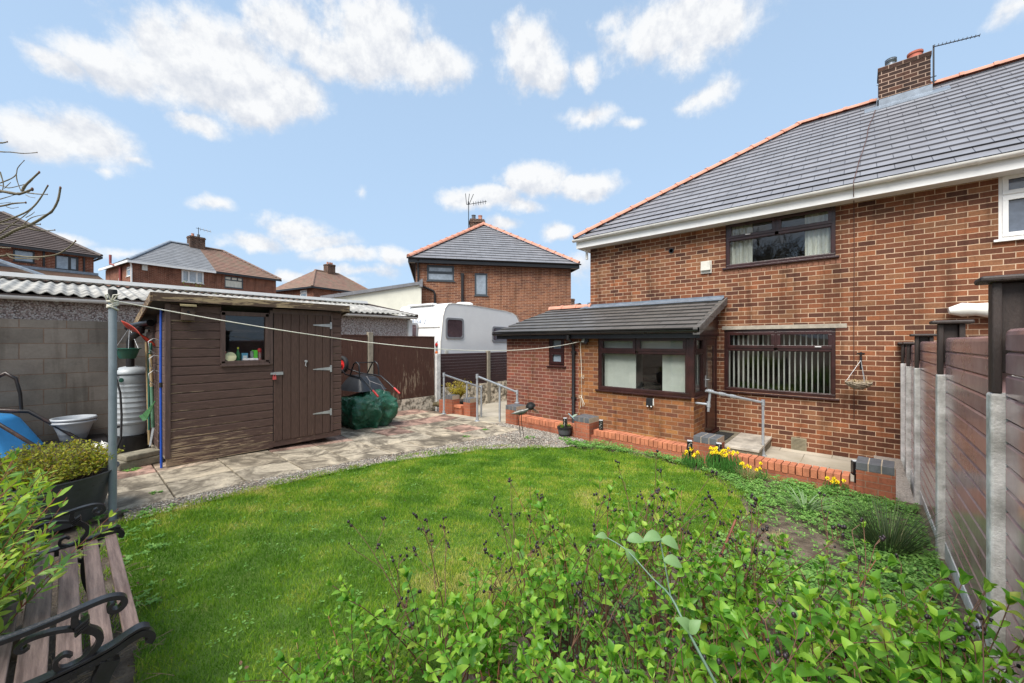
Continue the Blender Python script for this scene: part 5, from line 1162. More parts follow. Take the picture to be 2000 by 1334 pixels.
# ------------------------------------------------------------------ shed
def shed():
    X = -6.54; XB = -8.42; y0, y1 = .83, 3.06
    H = thing('garden_shed', 'dark brown timber garden shed with a window, plank door and flaking paint', 'shed', ((X+XB)/2, (y0+y1)/2, 0))
    zt = lambda y: 2.10
    zb = .13; bh = .1155
    wy0, wy1, wz0, wz1 = 1.40, 1.975, 1.30, 2.005; dy0, dy1 = 2.03, 2.885
    def board(m, a, b, z, h=bh, x=X):
        m.prism([(x-.018,a,z),(x,a,z+.003),(x,a,z+h-.022),(x-.012,a,z+h-.010),(x-.012,a,z+h),(x-.018,a,z+h)], (0,b-a,0))
    m, ml, mr = MB(), MB(), MB(); k = int((2.085-zb)/bh)+1; r = random.Random(3)
    for i in range(k):
        z = zb+i*bh; h = min(bh, 2.09-z)
        mm = ml if z < .60 else m
        if z+h <= wz0 or z >= wz1: board(mm, y0+.0, dy0, z, h)
        else: board(mm, y0+.0, wy0, z, h); 
        board(mr, dy1, y1, z, h)
    wo = m.build('wall', MT['shed'], H); wo['label'] = 'front boards'
    mr.build('wall', MT['shed'], H)['label'] = 'short front boards beside the hinges'
    ml.build('wall', MT['shed_lower'], H)['label'] = 'lowest front boards with most paint worn away'
    m = MB(); m.box(X-.018, X-.001, dy0, dy1, 2.02, 2.09); m.build('header_board', MT['shed_trim'], H)
    m = MB()
    m.box(X-.03, X-.004, y0, dy0, .02, zb); m.box(X-.03, X-.006, dy0, y1, .03, zb-.012); m.build('base_board', MT['shed_lower'], H)
    # side towards the lawn's near end, back, far side
    roofz = lambda x: 2.10+(x-X)*.11 if False else 2.11-(X-x)*.17
    m = MB()
    for i in range(17):
        z = zb+i*bh
        for yy, sg in ((y0, 1), (y1, -1)):
            xb = XB
            h = bh
            if z+h > roofz(XB): xb = max(XB, X-(2.11-(z+h))/.17)
            if xb > X-.05: continue
            m.prism([(xb,yy+.018*sg,z),(xb,yy,z+.004),(xb,yy,z+h-.016),(xb,yy+.007*sg,z+h-.008),(xb,yy+.007*sg,z+h),(xb,yy+.018*sg,z+h)], (X-.02-xb,0,0))
    m.box(XB, XB+.018, y0+.02, y1-.02, zb, 1.79); m.build('side_wall', MT['shed_side'], H)
    m = MB(); m.box(X-.022, X+.014, y0-.012, y0+.042, .12, 2.08); m.build('corner_trim', MT['shed_trim'], H, bevel=.003)
    m = MB()
    for a, b, c, d in ((wy0-.012,wy0+.045,wz0,wz1),(wy1-.045,wy1+.012,wz0,wz1),(wy0,wy1,wz0-.04,wz0+.03),(wy0,wy1,wz1-.045,wz1+.012)): m.box(X-.03, X+.016, a, b, c, d)
    m.box(X-.02, X+.03, wy0-.01, wy1+.01, wz0-.045, wz0-.02)
    f = m.build('window', MT['shed_trim'], H, bevel=.003); m = MB(); m.quad((X-.02,wy0+.04,wz0+.02),(X-.02,wy1-.04,wz0+.02),(X-.02,wy1-.04,wz1-.03),(X-.02,wy0+.04,wz1-.03)); m.build('pane', MT['glass'], f)
    m = MB(); m.box(X-.02, X+.012, wy1+.0125, dy0-.002, wz0-.04, 2.06); m.box(X-.02, X+.010, dy1-.002, dy1+.03, .12, 2.05); m.build('door_jamb', MT['shed_trim'], H, bevel=.003)
    # inside: back lining and shelf
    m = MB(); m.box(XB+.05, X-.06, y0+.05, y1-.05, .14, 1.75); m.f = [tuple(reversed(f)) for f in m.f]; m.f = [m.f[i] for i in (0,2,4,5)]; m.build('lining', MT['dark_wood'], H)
    m = MB(); m.box(X-.24, X-.035, wy0-.05, wy1+.03, 1.285, 1.318); m.build('window_shelf', MT['shed_trim'], H)
    # door
    m = MB(); n = 7
    for i in range(n):
        a = dy0+.012+(dy1-dy0-.024)*i/n; b = dy0+.012+(dy1-dy0-.024)*(i+1)/n; m.prism([(X-.01,a+.001,.118),(X+.004,a+.004,.118),(X+.006,a+.01,.118),(X+.006,b-.010,.118),(X+.004,b-.004,.118),(X-.01,b-.001,.118)], (0,0,1.90))
    d = m.build('door', MT['shed_door'], H)
    m = MB(); m.box(X-.02, X-.008, dy0, dy1, .11, 2.03); m.build('door_gap', MT['rubber'], H)
    for z in (1.862, 1.155, .445):
        m = MB(); x = X+.008
        m.prism([(x,2.875,z-.028),(x,2.875,z+.028),(x,2.60,z+.006),(x,2.60,z-.006)], (.004,0,0)); m.box(x-.002, x+.010, 2.868, 2.895, z-.055, z+.055); m.build('hinge', MT['hook'], d)
    m = MB(); x = X+.01; m.box(x-.002, x+.008, 2.035, 2.165, 1.10, 1.145); m.box(x, x+.006, 1.995, 2.05, 1.11, 1.14); m.box(x+.006, x+.02, 2.03, 2.05, 1.105, 1.125); hs = m.build('hasp', MT['hook'], d)
    m = MB(); m.box(x+.004, x+.026, 2.022, 2.066, 1.035, 1.08); m.tube([(x+.015,2.03,1.08),(x+.015,2.03,1.105),(x+.015,2.058,1.105),(x+.015,2.058,1.08)], .005, 6); m.build('padlock', plain('red_padlock', (.62,.10,.10), .35, .15), hs)
    m = MB(); m.tube([(X+.006,2.49,1.29),(X+.03,2.49,1.29)], .02, 8); m.tube([(X+.02,2.49,1.27),(X+.022,2.48,1.22),(X+.022,2.50,1.21)], .006, 6); m.build('latch', MT['hook'], d)
    # roof
    m = MB(); za = lambda x: 2.135-(X-x)*.17
    m.prism([(X+.10,y0-.12,za(X+.10)),(X+.10,y1+.06,za(X+.1)),(XB-.12,y1+.06,za(XB-.12)),(XB-.12,y0-.12,za(XB-.12))], (0,0,.035)); ro = m.build('roof', MT['felt'], H)
    m = MB(); xx = X+.10
    m.prism([(xx,y0-.14,za(xx)-.055),(xx,y1+.08,za(xx)-.050),(xx,y1+.08,za(xx)+.045),(xx,y0-.14,za(xx)+.05)], (.02,0,0)); m.prism([(xx,y0-.14,za(xx)-.06),(XB-.12,y0-.14,za(XB-.12)-.06),(XB-.12,y0-.14,za(XB-.12)+.05),(xx,y0-.14,za(xx)+.05)], (0,-.02,0)); m.prism([(xx,y1+.08,za(xx)-.06),(XB-.12,y1+.08,za(XB-.12)-.06),(XB-.12,y1+.08,za(XB-.12)+.05),(xx,y1+.08,za(xx)+.05)], (0,.02,0))
    m.build('roof_edge', MT['roof_edge'], ro)
    m = MB()
    for y in (.95, 1.75, 2.35, 2.95): m.box(XB+.05, X-.07, y-.05, y+.05, .012, .09)
    m.box(XB+.01, X-.035, y0+.01, y1-.01, .085, .12); m.build('floor_bearer', MT['fence_post'], H)
shed()

def birdbox():
    B_ = thing('bird_box', 'small weathered wooden bird box fixed high on the shed front', 'bird box', (-6.48, 1.03, 1.88))
    m = MB(); m.box(-6.535, -6.43, .965, 1.095, 1.87, 2.03); m.build('box', plain('birdbox_board', (.085,.055,.038), .8, .3, 9, bmp=.3), B_, bevel=.003)
    m = MB(); m.prism([(-6.535,.95,2.085),(-6.535,1.11,2.085),(-6.40,1.11,2.045),(-6.40,.95,2.045)], (0,0,.02)); m.build('lid', plain('mossy_lid', (.34,.28,.15), .9, .25, 12, bmp=.4), B_)
    m = MB(); m.lathe([(.016,0),(.016,.004)], (0,0,0), 12); m.v = [(-6.4315+z, 1.03+x, 1.975+y) for x, y, z in m.v]; m.build('entrance', MT['rubber'], B_)
birdbox()

def shelf_items():
    z = 1.3185; X = -6.62
    def lone(name, prof, x, y, mat, label, cat, sx=1, sy=1, n=14, extra=None):
        m = MB(); m.lathe(prof, (x, y, z), n, sx, sy); o = m.build(name, mat, smooth=40); tag(o, label, cat); 
        if extra: 
            m = MB(); m.lathe(extra[0], (x, y, z), n); m.build('cap', extra[1], o, smooth=40)
        return o
    m = MB(); m.lathe([(.002,0),(.062,0),(.068,.006),(.068,.012),(.062,.016),(.002,.016)], (0,0,0), 20); m.v = [(X+.05+zz*.9-.25*yy, 1.512+x, z+.068+yy*.97) for x, yy, zz in m.v]
    tag(m.build('plastic_tub', plain('cream_lid', (.68,.64,.38), .5, .05), smooth=40), 'round cream plastic tub lying on its side against the shed window', 'tub')
    lone('bottle', [(.024,0),(.028,.01),(.028,.10),(.010,.16),(.010,.175)], X-.02, 1.618, plain('green_bottle', (.02,.22,.07), .15, .2), 'green bottle with a yellow cap on the shed window shelf', 'bottle', extra=([(.012,.176),(.012,.20),(.001,.2)], plain('yellow_cap', (.75,.70,.05), .4, .05)))
    m = MB(); m.box(X-.05, X, 1.66, 1.735, z, z+.115); o = m.build('carton', plain('blue_carton', (.13,.42,.62), .5, .15, 20), bevel=.003); tag(o, 'pale blue carton in the middle of the shed window', 'carton')
    m = MB(); m.box(X+.002-.0015, X+.003, 1.672, 1.724, z+.03, z+.08); m.build('paper_label', MT['upvc'], o)
    o = lone('spray_can', [(.024,0),(.024,.13),(.019,.14)], X-.025, 1.792, plain('grey_can', (.25,.27,.27), .4, .3, 25), 'grey can with a bright green panel, beside the red topped can', 'can')
    m = MB(); m.box(X-.0, X+.005, 1.805, 1.853, z, z+.15); m.box(X-.02, X+.003, 1.785, 1.85, z+.142, z+.155); m.build('panel', plain('lime_panel', (.14,.72,.05), .4, .05), o)
    o = lone('spray_can', [(.026,0),(.026,.12),(.027,.122)], X-.03, 1.888, plain('white_red_can', (.72,.66,.64), .35, .3, 30, col2=(.65,.12,.10)), 'white and red can with a domed red top at the end of the shed shelf', 'can', extra=([(.027,.123),(.029,.14),(.027,.165),(.015,.18),(.001,.183)], MT['red']))
    lone('bottle', [(.018,0),(.018,.10),(.012,.115)], X-.05, 1.468, plain('clear_bottle', (.35,.36,.38), .2, .2), 'clear bottle with a red cap in the corner of the shed window', 'bottle', extra=([(.016,.116),(.017,.145),(.001,.147)], MT['red']))
    m = MB(); pts = [(X+.045, 1.655+.02*i, z+.022+.004*math.sin(i*2)) for i in range(11)]; m.tube(pts, [.012]+[.021+.003*math.sin(i*1.7) for i in range(9)]+[.012], 10)
    tag(m.build('paper_roll', plain('white_cloth', (.72,.68,.66), .8, .12, 25), smooth=60), 'rolled white cloth lying along the shed window shelf', 'cloth')
shelf_items()

# ------------------------------------------------------------------ caravan
def caravan():
    p = Vector((-9.30, 7.30, .06)); an = math.atan2(3.9, -.30)   # local x along its length
    C = thing('caravan', 'white touring caravan with dark tinted windows parked beyond the low brown fence', 'caravan', p, an)
    L, Wd, z0, z1 = 5.1, 2.2, .42, 2.72
    prof = [(.05,z0),(.0,.9),(.0,1.55),(.10,2.32),(.18,2.56),(.30,2.69),(.5,z1),(1.4,2.725),(2.4,2.68),(3.1,2.65),(3.55,2.60),(3.85,2.50),(4.06,2.24),(4.15,1.75),(4.16,1.1),(4.12,z0)]
    m = MB(); n = len(prof); 
    ins = [(0,.06),(.06,.0)]
    rings = []
    for yv, sh in ((0.0,.05),(.05,.0),(Wd-.05,.0),(Wd,.05)):
        rings.append([(x+(sh if x < 2 else -sh)*.8, yv, z-(sh*.7 if z > 2 else 0)) for x, z in prof])
    o = 0
    for rr in rings: m.v += rr
    for k in range(3):
        for j in range(n): m.f.append((k*n+j, k*n+(j+1)%n, (k+1)*n+(j+1)%n, (k+1)*n+j))
    m.f.append(tuple(range(n))); m.f.append(tuple(3*n+j for j in reversed(range(n))))
    body = m.build('body', MT['caravan'], C, local=True, smooth=35)
    # rear moulding line, side awning rail, panel seams
    m = MB(); m.tube([(-.004+max(0,0), y, 1.98) for y in (.05, Wd-.05)], .012, 6); m.v = [(x+.035, y, z) for x, y, z in m.v]
    pts = [(x+(.03 if x < .4 else 0), -.004, z-.02) for x, z in prof[1:15]]; m.tube(pts, .012, 6); m.build('trim', plain('champagne_trim', (.50,.47,.42), .5, .1), C, local=True)
    def acw(u0, u1, z0_, z1_, face):
        def rrect(g, k=5, r=.09):
            out = []
            for cx, cz, a0 in ((u1-g-r, z1_-g-r, 0), (u0+g+r, z1_-g-r, 90), (u0+g+r, z0_+g+r, 180), (u1-g-r, z0_+g+r, 270)):
                for i in range(k+1):
                    a = math.radians(a0+90*i/k); out.append((cx+r*math.cos(a), cz+r*math.sin(a)))
            return out
        T = (lambda u, z, d: (u, -d, z)) if face == 's' else (lambda u, z, d: (-d+.065*max(0, (z-1.55)/.77), u, z))
        a, b = rrect(0), rrect(.055); k = len(a); m = MB(); m.v = [T(u, z, .004) for u, z in a]+[T(u, z, .028) for u, z in a]+[T(u, z, .028) for u, z in b]+[T(u, z, .012) for u, z in b]
        for s in range(3):
            for j in range(k): m.f.append((s*k+j, s*k+(j+1)%k, (s+1)*k+(j+1)%k, (s+1)*k+j))
        f = m.build('window', MT['caravan_grey'], C, local=True)
        m = MB(); m.poly([T(u, z, .016) for u, z in b]); m.build('pane', MT['caravan_glass'], f, local=True)
    acw(.22, .98, 1.62, 2.26, 's'); acw(2.38, 3.5, 1.52, 2.06, 's'); acw(1.02, 1.72, 1.55, 2.12, 'r')
    # rear lamp cluster
    m = MB(); m.prism([(-.012,.06,.75),(-.012,.20,.75),(-.012,.17,1.5),(-.004,.10,1.56)], (.02,0,0)); lc = m.build('rear_lamp', MT['caravan_grey'], C, local=True)
    for z, mm in ((1.44, 'red_lens'), (1.2, 'amber_lens'), (1.02, 'red_lens')):
        m = MB(); m.ball((-.015, .14, z), .06, 10, 6); m.v = [(-.012+(x+.015)*.35, y, zz) for x, y, zz in m.v]; m.build('lens', MT[mm], lc, local=True, smooth=60)
    m = MB(); m.box(.2, .32, -.02, -.001, 1.12, 1.28); m.box(.22, .30, -.028, -.02, 1.15, 1.25); m.build('socket_cover', MT['alarm'], C, local=True, bevel=.006)
    m = MB(); m.lathe([(.0,.0),(.16,.0),(.17,.03),(.26,.06),(.30,.10),(.24,.14),(.1,.15),(.0,.15)], (1.6,.55,2.70), 20, cap0=False, cap1=False); m.build('roof_aerial', MT['upvc'], C, local=True, smooth=50)
    m = MB(); m.box(.15, .35, .5, 1.7, 2.66, 2.72); m.build('roof_light', MT['upvc'], C, local=True, bevel=.02)
    for y in (.12, Wd-.32):
        m = MB(); m.lathe([(.2,0),(.31,.0),(.33,.04),(.33,.16),(.31,.2),(.2,.2)], (0,0,0), 18); m.v = [(2.4+x, y+z, .33+yy) for x, yy, z in m.v]; m.build('wheel', MT['rubber'], C, local=True)
    # lettering on the rear panel
    cu = bpy.data.curves.new('lettering', 'FONT'); cu.body = 'ARIVA 2'; cu.size = .2; cu.extrude = .002; cu.shear = .25; cu.align_x = 'CENTER'; cu.space_character = 1.15
    t = bpy.data.objects.new('tmp_text', cu); COL.objects.link(t); dg = bpy.context.evaluated_depsgraph_get(); me = bpy.data.meshes.new_from_object(t.evaluated_get(dg)); COL.objects.unlink(t); bpy.data.objects.remove(t)
    me.materials.clear(); me.materials.append(MT['lettering']); me.name = 'lettering'; o = bpy.data.objects.new('lettering', me); COL.objects.link(o); o.parent = C
    o.location = (.048, 1.12, 2.10); o.rotation_euler = (math.radians(83), 0, math.radians(-90))
caravan()

# ------------------------------------------------------------------ handrails
def rail(name, label, segs, joints, feet, parent_loc, r=.024):
    T = thing(name, label, 'handrail', parent_loc)
    for nm, pts in segs: m = MB(); m.tube(pts, r, 10); m.build(nm, MT['galv'], T, smooth=50)
    for p, d in joints:
        m = MB(); d = Vector(d).normalized(); p = Vector(p); m.tube([p-d*.05, p+d*.05], r*1.4, 10); m.ball(p, r*1.5, 10, 6); m.build('pipe_joint', MT['galv'], T, smooth=50)
    for p in feet:
        m = MB(); m.lathe([(.06,0),(.06,.012),(r*1.5,.02),(r*1.4,.08)], p, 14); m.build('flange', MT['galv'], T, smooth=40)
def rails():
    A0 = (-7.70, 6.17, gz(6.1)+.016); A1 = (-7.42, 6.88, -.30); A2 = (-7.30, 7.35, -.40)
    top = lambda p, h: (p[0], p[1], p[2]+h)
    ta, tb = at(867, 732, 9.73), at(940, 757, 10.35); a2 = at(940, 813, 10.35)
    tm = ta.lerp(tb, .6)
    rail('ramp_handrail', 'galvanised tube handrail on the planter side of the ramp', [('top_rail', [ta, tb]), ('post', [(ta.x, ta.y, gz(6.1)), ta]), ('post', [(tm.x, tm.y, -.3), tm]), ('post', [(tb.x, tb.y, -.42), tb])], [(ta, (0,0,1)), (tb, (0,0,1)), (tm, tb-ta)], [(ta.x, ta.y, gz(6.1)+.012)], (ta.x, ta.y, gz(6.1)))
    tc, te = at(932, 735, 8.85), at(1010, 766, 8.98)
    tm = tc.lerp(te, .56)
    rail('ramp_handrail', 'galvanised tube handrail on the lawn side of the ramp, ending on the brick pier', [('top_rail', [tc, te]), ('post', [(tc.x, tc.y, gz(6.1)), tc]), ('post', [(tm.x, tm.y, -.25), tm]), ('post', [(te.x, te.y, .2), te])], [(tc, (0,0,1)), (te, (0,0,1)), (tm, te-tc)], [(tc.x, tc.y, gz(6.1)+.012), (te.x, te.y, .20)], (tc.x, tc.y, gz(6.1)))
    a, b = Vector((-2.02, 7.36, .745)), Vector((-1.285, 8.09, .535)); b = Vector((-1.285, 8.09, .53)); st = Vector((-1.97, 7.44, .735))
    rail('door_handrail', 'galvanised tube handrail beside the doorstep, braced to the brick corner', [('top_rail', [a, b]), ('post', [(-1.285,8.09,-.40), b]), ('strut', [st, st+Vector((-.03,.0,-.36))]), ('wall_bracket', [st+Vector((-.025,.0,-.235)), (EX1+.005, 7.46, .50)])],
         [(b, (0,0,1)), (st, b-a), (a.lerp(b, .28), b-a), (a.lerp(b, .47), b-a), (st+Vector((-.025,0,-.235)), (0,0,1))], [(-1.285,8.09,-.40)], (-1.285, 8.09, -.4), .022)
rails()
# ------------------------------------------------------------------ clothes post and line
def clothes():
    T = thing('clothes_post', 'tall grey painted steel clothes post with black cap at the lawn edge', 'clothes post', (-5.13, .28, 0))
    m = MB(); m.lathe([(.029,-.05),(.029,2.0),(.027,2.01)], (-5.13,.28,0), 20); m.build('pole', MT['post_grey'], T, smooth=40)
    m = MB(); m.lathe([(.031,1.98),(.032,2.06),(.029,2.075),(.001,2.076)], (-5.13,.28,0), 20); m.build('cap', MT['rubber'], T, smooth=40)
    m = MB()
    for k, (z, tl) in enumerate(((1.955,.3),(1.985,-.25),(1.97,.5),(2.0,.1),(1.94,-.4))):
        m.tube([(-5.13+.036*math.cos(a*PI/8), .28+.036*math.sin(a*PI/8), z-.03+tl*.05*math.sin(a*PI/8)) for a in range(17)], .0075, 6)
    for q in (.6, -.4): m.tube([(-5.07,.25+q*.03,1.97),(-5.05,.25+q*.05,2.02),(-5.06,.27+q*.07,2.03),(-5.08,.27,1.96)], .006, 5)
    a = Vector((-5.10, .32, 1.965)); b = Vector((-4.50, 7.30, 1.60)); pts = []
    for i in range(41):
        t = i/40; p = a.lerp(b, t); p.z -= .30*4*t*(1-t)*(.85+.3*t); pts.append(p)
    m.tube(pts, .0052, 6)
    tail = [b, b+Vector((.0,0,-.12)), b+Vector((.02,.02,-.75)), b+Vector((.07,.0,-.80)), b+Vector((.08,.0,-.73)), b+Vector((.02,.0,-.74)), b+Vector((.02,.03,-1.18)), b+Vector((-.03,.02,-1.22)), b+Vector((-.05,.02,-1.17)), b+Vector((.0,.02,-1.16)), b+Vector((.09,.01,-1.34)), b+Vector((.06,.01,-1.39)), b+Vector((.0,.02,-1.18)), b+Vector((-.02,.03,-1.42))]
    m.tube(tail, .0052, 6)
    tag(m.build('clothes_line', MT['rope'], smooth=60), 'white clothes line strung from the grey post to the extension wall', 'clothes line')
clothes()

# ------------------------------------------------------------------ corner by the shed
def butt():
    cx, cy = -7.75, .615; T = thing('water_butt', 'pale grey ribbed plastic water butt on a black stand between wall and shed', 'water butt', (cx, cy, 0))
    m = MB(); m.lathe([(.20,0),(.205,.02),(.185,.26),(.19,.28)], (cx,cy,0), 24); m.build('stand', MT['black_plastic'], T, smooth=40)
    prof = [(.15,.285),(.165,.29),(.178,.36),(.19,.44)]
    z = .44
    for i in range(8): prof += [(.196+.018*math.sin(PI*min(1,(i+1)/6)), z+.012), (.205+.018*math.sin(PI*min(1,(i+1)/6)), z+.035), (.196+.018*math.sin(PI*min(1,(i+1)/6)), z+.062)]; z += .072
    prof += [(.208,z+.02),(.205,z+.10),(.20,1.145)]
    m = MB(); m.lathe([(r_*.92, z_) for r_, z_ in prof], (cx,cy,0), 28); m.build('barrel', MT['butt'], T, smooth=28)
    m = MB(); m.lathe([(.19,1.14),(.195,1.145),(.195,1.165),(.175,1.20),(.13,1.235),(.07,1.25),(.001,1.252)], (cx,cy,0), 28); m.build('lid', MT['butt'], T, smooth=50)
    m = MB(); m.lathe([(.196,1.137),(.197,1.143)], (cx,cy,0), 28); m.build('rim', MT['black_plastic'], T)
    m = MB(); m.tube([(cx+.13,cy-.14,.43),(cx+.17,cy-.18,.43),(cx+.18,cy-.19,.41)], .016, 8); m.build('tap', MT['black_plastic'], T, smooth=40)
    m = MB(); m.lathe([(.03,0),(.03,.012),(.018,.014)], (0,0,0), 14); m.v = [(cx+.165+.05*0+z*.7, cy-.115+x*.7-z*.7, 1.07+y) for x, y, z in m.v]; m.build('filler', MT['green_plastic'], T)
    m = MB(); m.tube([(cx+.05,cy-.02,1.245),(cx+.06,cy-.02,1.50),(cx+.05,cy-.02,1.60),(cx+.09,cy+.0,1.67),(cx+.17,cy+.05,1.72),(cx+.20,cy+.08,1.80)], .045, 12); m.tube([(cx-.10,cy-.03,1.80),(cx+.35,cy+.16,1.86)], .05, 10); m.tube([(cx+.18,cy+.06,1.72),(cx+.19,cy+.07,1.80)], .055, 10)
    tag(m.build('rainwater_pipe', MT['black_plastic'], smooth=45), 'black rainwater pipe bending from the shed gutter down into the water butt', 'pipe')
    m = MB(); pts = [(cx+.05,cy-.15,1.22),(cx+.14,cy-.17,1.12),(cx+.20,cy-.13,.9),(cx+.24,cy-.12,.6),(cx+.30,cy-.13,.3),(cx+.30,cy-.18,.12),(cx+.22,cy-.30,.03),(cx+.05,cy-.42,.02),(cx-.10,cy-.45,.02)]
    m.tube(pts, .012, 8); tag(m.build('hose', MT['rubber'], smooth=60), 'black hose draped over the front of the grey water butt', 'hose')
    q_ = at(249, 692, 5.3); bx, by = q_.x, q_.y; B_ = thing('hanging_bowl', 'dark green plastic bowl hanging on wires from the pipe behind the clothes post', 'bowl', (bx, by, 1.36))
    m = MB(); m.lathe([(.001,0),(.075,0),(.085,.01),(.12,.12),(.14,.13),(.14,.14),(.115,.135),(.075,.02),(.001,.015)], (bx,by,1.37), 24, cap0=False, cap1=False); m.build('bowl', MT['green_plastic'], B_, smooth=45)
    m = MB()
    for a in (0, 2.1, 4.2): m.tube([(bx+.13*math.cos(a),by+.13*math.sin(a),1.505),(cx-.07,cy-.02,1.80)], .003, 4)
    m.build('wire', MT['hook'], B_)
butt()

def tools():
    y = .76
    T = thing('snow_shovel', 'red bladed shovel standing upside down against the shed side', 'shovel', (-7.45, y-.1, 0))
    p0, p1 = at(292,868,5.45), at(286,668,5.5); d = (p1-p0).normalized()
    m = MB(); m.tube([p0, p1], .017, 10); m.build('shaft', MT['wood_shaft'], T, smooth=60)
    m = MB(); o = 0; sd = (RGT*.81-Vector((0,0,.58))).normalized(); ax = (-FWD*.8+Vector((0,0,.55))).normalized(); nn = sd.cross(ax)
    n1, n2 = 8, 8
    for i in range(n1+1):
        for j in range(n2+1):
            a, b = i/n1, j/n2-.5; m.v.append(tuple(p1+RGT*-.04+Vector((0,0,.10))+ax*(a*.30-.10)+sd*(b*.36*(1-.12*a))+nn*(.025*(b*2)**2+.03*math.sin(a*PI))))
    for i in range(n1):
        for j in range(n2): m.f.append((i*(n2+1)+j, i*(n2+1)+j+1, (i+1)*(n2+1)+j+1, (i+1)*(n2+1)+j))
    o = m.build('blade', MT['red_shovel'], T, smooth=70); s = o.modifiers.new('thick', 'SOLIDIFY'); s.thickness = .006
    T = thing('garden_spade', 'wooden shafted spade with a dark green D handle leaning on the shed side', 'spade', (-7.05, y-.1, 0))
    a, b = at(299,835,5.28), at(294,692,5.42)
    m = MB(); m.tube([a, a.lerp(b,.55)], .02, 10); m.build('sleeve', plain('green_sleeve', (.08,.19,.11), .5, .2), T, smooth=60)
    m = MB(); m.tube([a.lerp(b,.55), b], .018, 10); m.build('shaft', MT['wood_shaft'], T, smooth=60)
    m = MB(); m.tube([b, b+Vector((-.05,0,.05)), b+Vector((-.055,0,.15)), b+Vector((.055,0,.15)), b+Vector((.05,0,.05)), b], .014, 8); m.build('handle', MT['green_plastic'], T, smooth=60)
    m = MB(); m.prism([a+Vector((-.085,0,.0)),a+Vector((.085,0,0)),a+Vector((.075,-.03,-.22)),a+Vector((0,-.04,-.25)),a+Vector((-.075,-.03,-.22))], (0,.004,0)); m.build('blade', MT['hook'], T)
    T = thing('leaf_rake', 'green plastic fan rake leaning head down beside the wooden spade', 'rake', (-7.3, y-.2, 0))
    m = MB(); m.tube([at(291,840,5.4), at(290,690,5.5)], .012, 8); m.build('shaft', MT['green_plastic'], T, smooth=60)
    m = MB(); q = at(302,785,5.2)
    for i in range(9):
        t = i/8-.5; m.tube([q+Vector((.0,.0,.0))+Vector((t*.03,0,t*.02)), q-RGT*(.13-t*.05)+Vector((0,0,-.20-t*.06)), q-RGT*(.15-t*.05)-FWD*.03+Vector((0,0,-.215-t*.06))], .007, 5)
    m.tube([q-RGT*.07+Vector((0,0,-.10)),q-RGT*.05+Vector((0,0,-.13))], .01, 6); m.build('head', plain('leaf_green_plastic', (.10,.28,.11), .45, .2), T)
    m = MB(); m.tube([(-6.59,.79,.0),(-6.64,.79,1.2),(-6.70,.80,2.02)], .0135, 10); P_ = m.build('garden_pole', MT['blue_pole'], smooth=60); tag(P_, 'long bright blue pole leaning at the shed corner', 'pole')
    m = MB(); m.tube([(-6.626,.79,1.02),(-6.632,.79,1.08)], .018, 10); m.build('clamp', MT['rubber'], P_)
    m = MB()
    for (x, z) in ((-7.02,1.52),(-6.93,1.3),(-6.98,1.10)):
        m.tube([(x,y+.06,z+.1),(x,y+.0,z+.12),(x+.02,y-.05,z+.08),(x+.02,y-.04,z-.02),(x-.02,y+.02,z-.08),(x+.10,y-.05,z-.06)], .005, 5)
    tag(m.build('wire_hook', MT['hook'], smooth=60), 'bent white wire hooks on the shed side above the spade', 'hooks')
    m = MB(); rr = random.Random(8); n, k = 16, 9; c = Vector((-7.42,.30,.0))
    for i in range(k):
        a = PI*.5*i/(k-1)
        for j in range(n):
            b = 2*PI*j/n; r = 1+.28*noise.noise((math.cos(b)*2, math.sin(b)*2, i*.5)); m.v.append(tuple(c+Vector((.17*math.cos(a)*math.cos(b)*r, .15*math.cos(a)*math.sin(b)*r, .27*math.sin(a)*r+.06*noise.noise((b, i, 3)) if i else .0))))
    for i in range(k-1):
        for j in range(n): m.f.append((i*n+j, i*n+(j+1)%n, (i+1)*n+(j+1)%n, (i+1)*n+j))
    tag(m.build('plastic_bag', MT['white_bag'], smooth=80), 'crumpled white plastic bag at the foot of the water butt', 'bag')
    for i, (x, y_, w, l, h, rz, lab) in enumerate(((-6.98,.60,.30,.44,.10,.25,'long mossy paving block beside the shed corner'), (-6.95,.62,.24,.36,.07,.32,'small stone slab lying on top of the mossy block'))):
        m = MB(); z = .012 if i == 0 else .112; R = Matrix.Translation((x,y_,z)) @ Matrix.Rotation(rz, 4, 'Z'); m.box(-w/2,w/2,-l/2,l/2,0,h,R); tag(m.build('stone_block' if i == 0 else 'stone_slab', MT['stone'], bevel=.014), lab, 'stone')
    # nested pots on a black tray
    m = MB(); m.box(-9.0, -8.25, -.45, .42, .012, .13); m.box(-8.98, -8.27, -.43, .40, .13, .15); tag(m.build('plastic_tray', MT['black_plastic'], bevel=.02), 'low black plastic crate lying along the block wall', 'crate')
    for i, dz in enumerate((0, .045)):
        c = (-8.72, .07, .151+dz); m = MB(); m.lathe([(.13,0),(.135,.005),(.16,.10),(.20,.22),(.215,.245),(.235,.25),(.245,.27),(.235,.285),(.215,.285),(.20,.26),(.15,.06),(.12,.03)], c, 28); o = m.build('plant_pot', MT['pot'], smooth=40)
        tag(o, ('pale grey round plant pot holding an identical one, by the block wall', 'pale grey round plant pot nested inside the lower one, by the block wall')[i], 'plant pot')
tools()

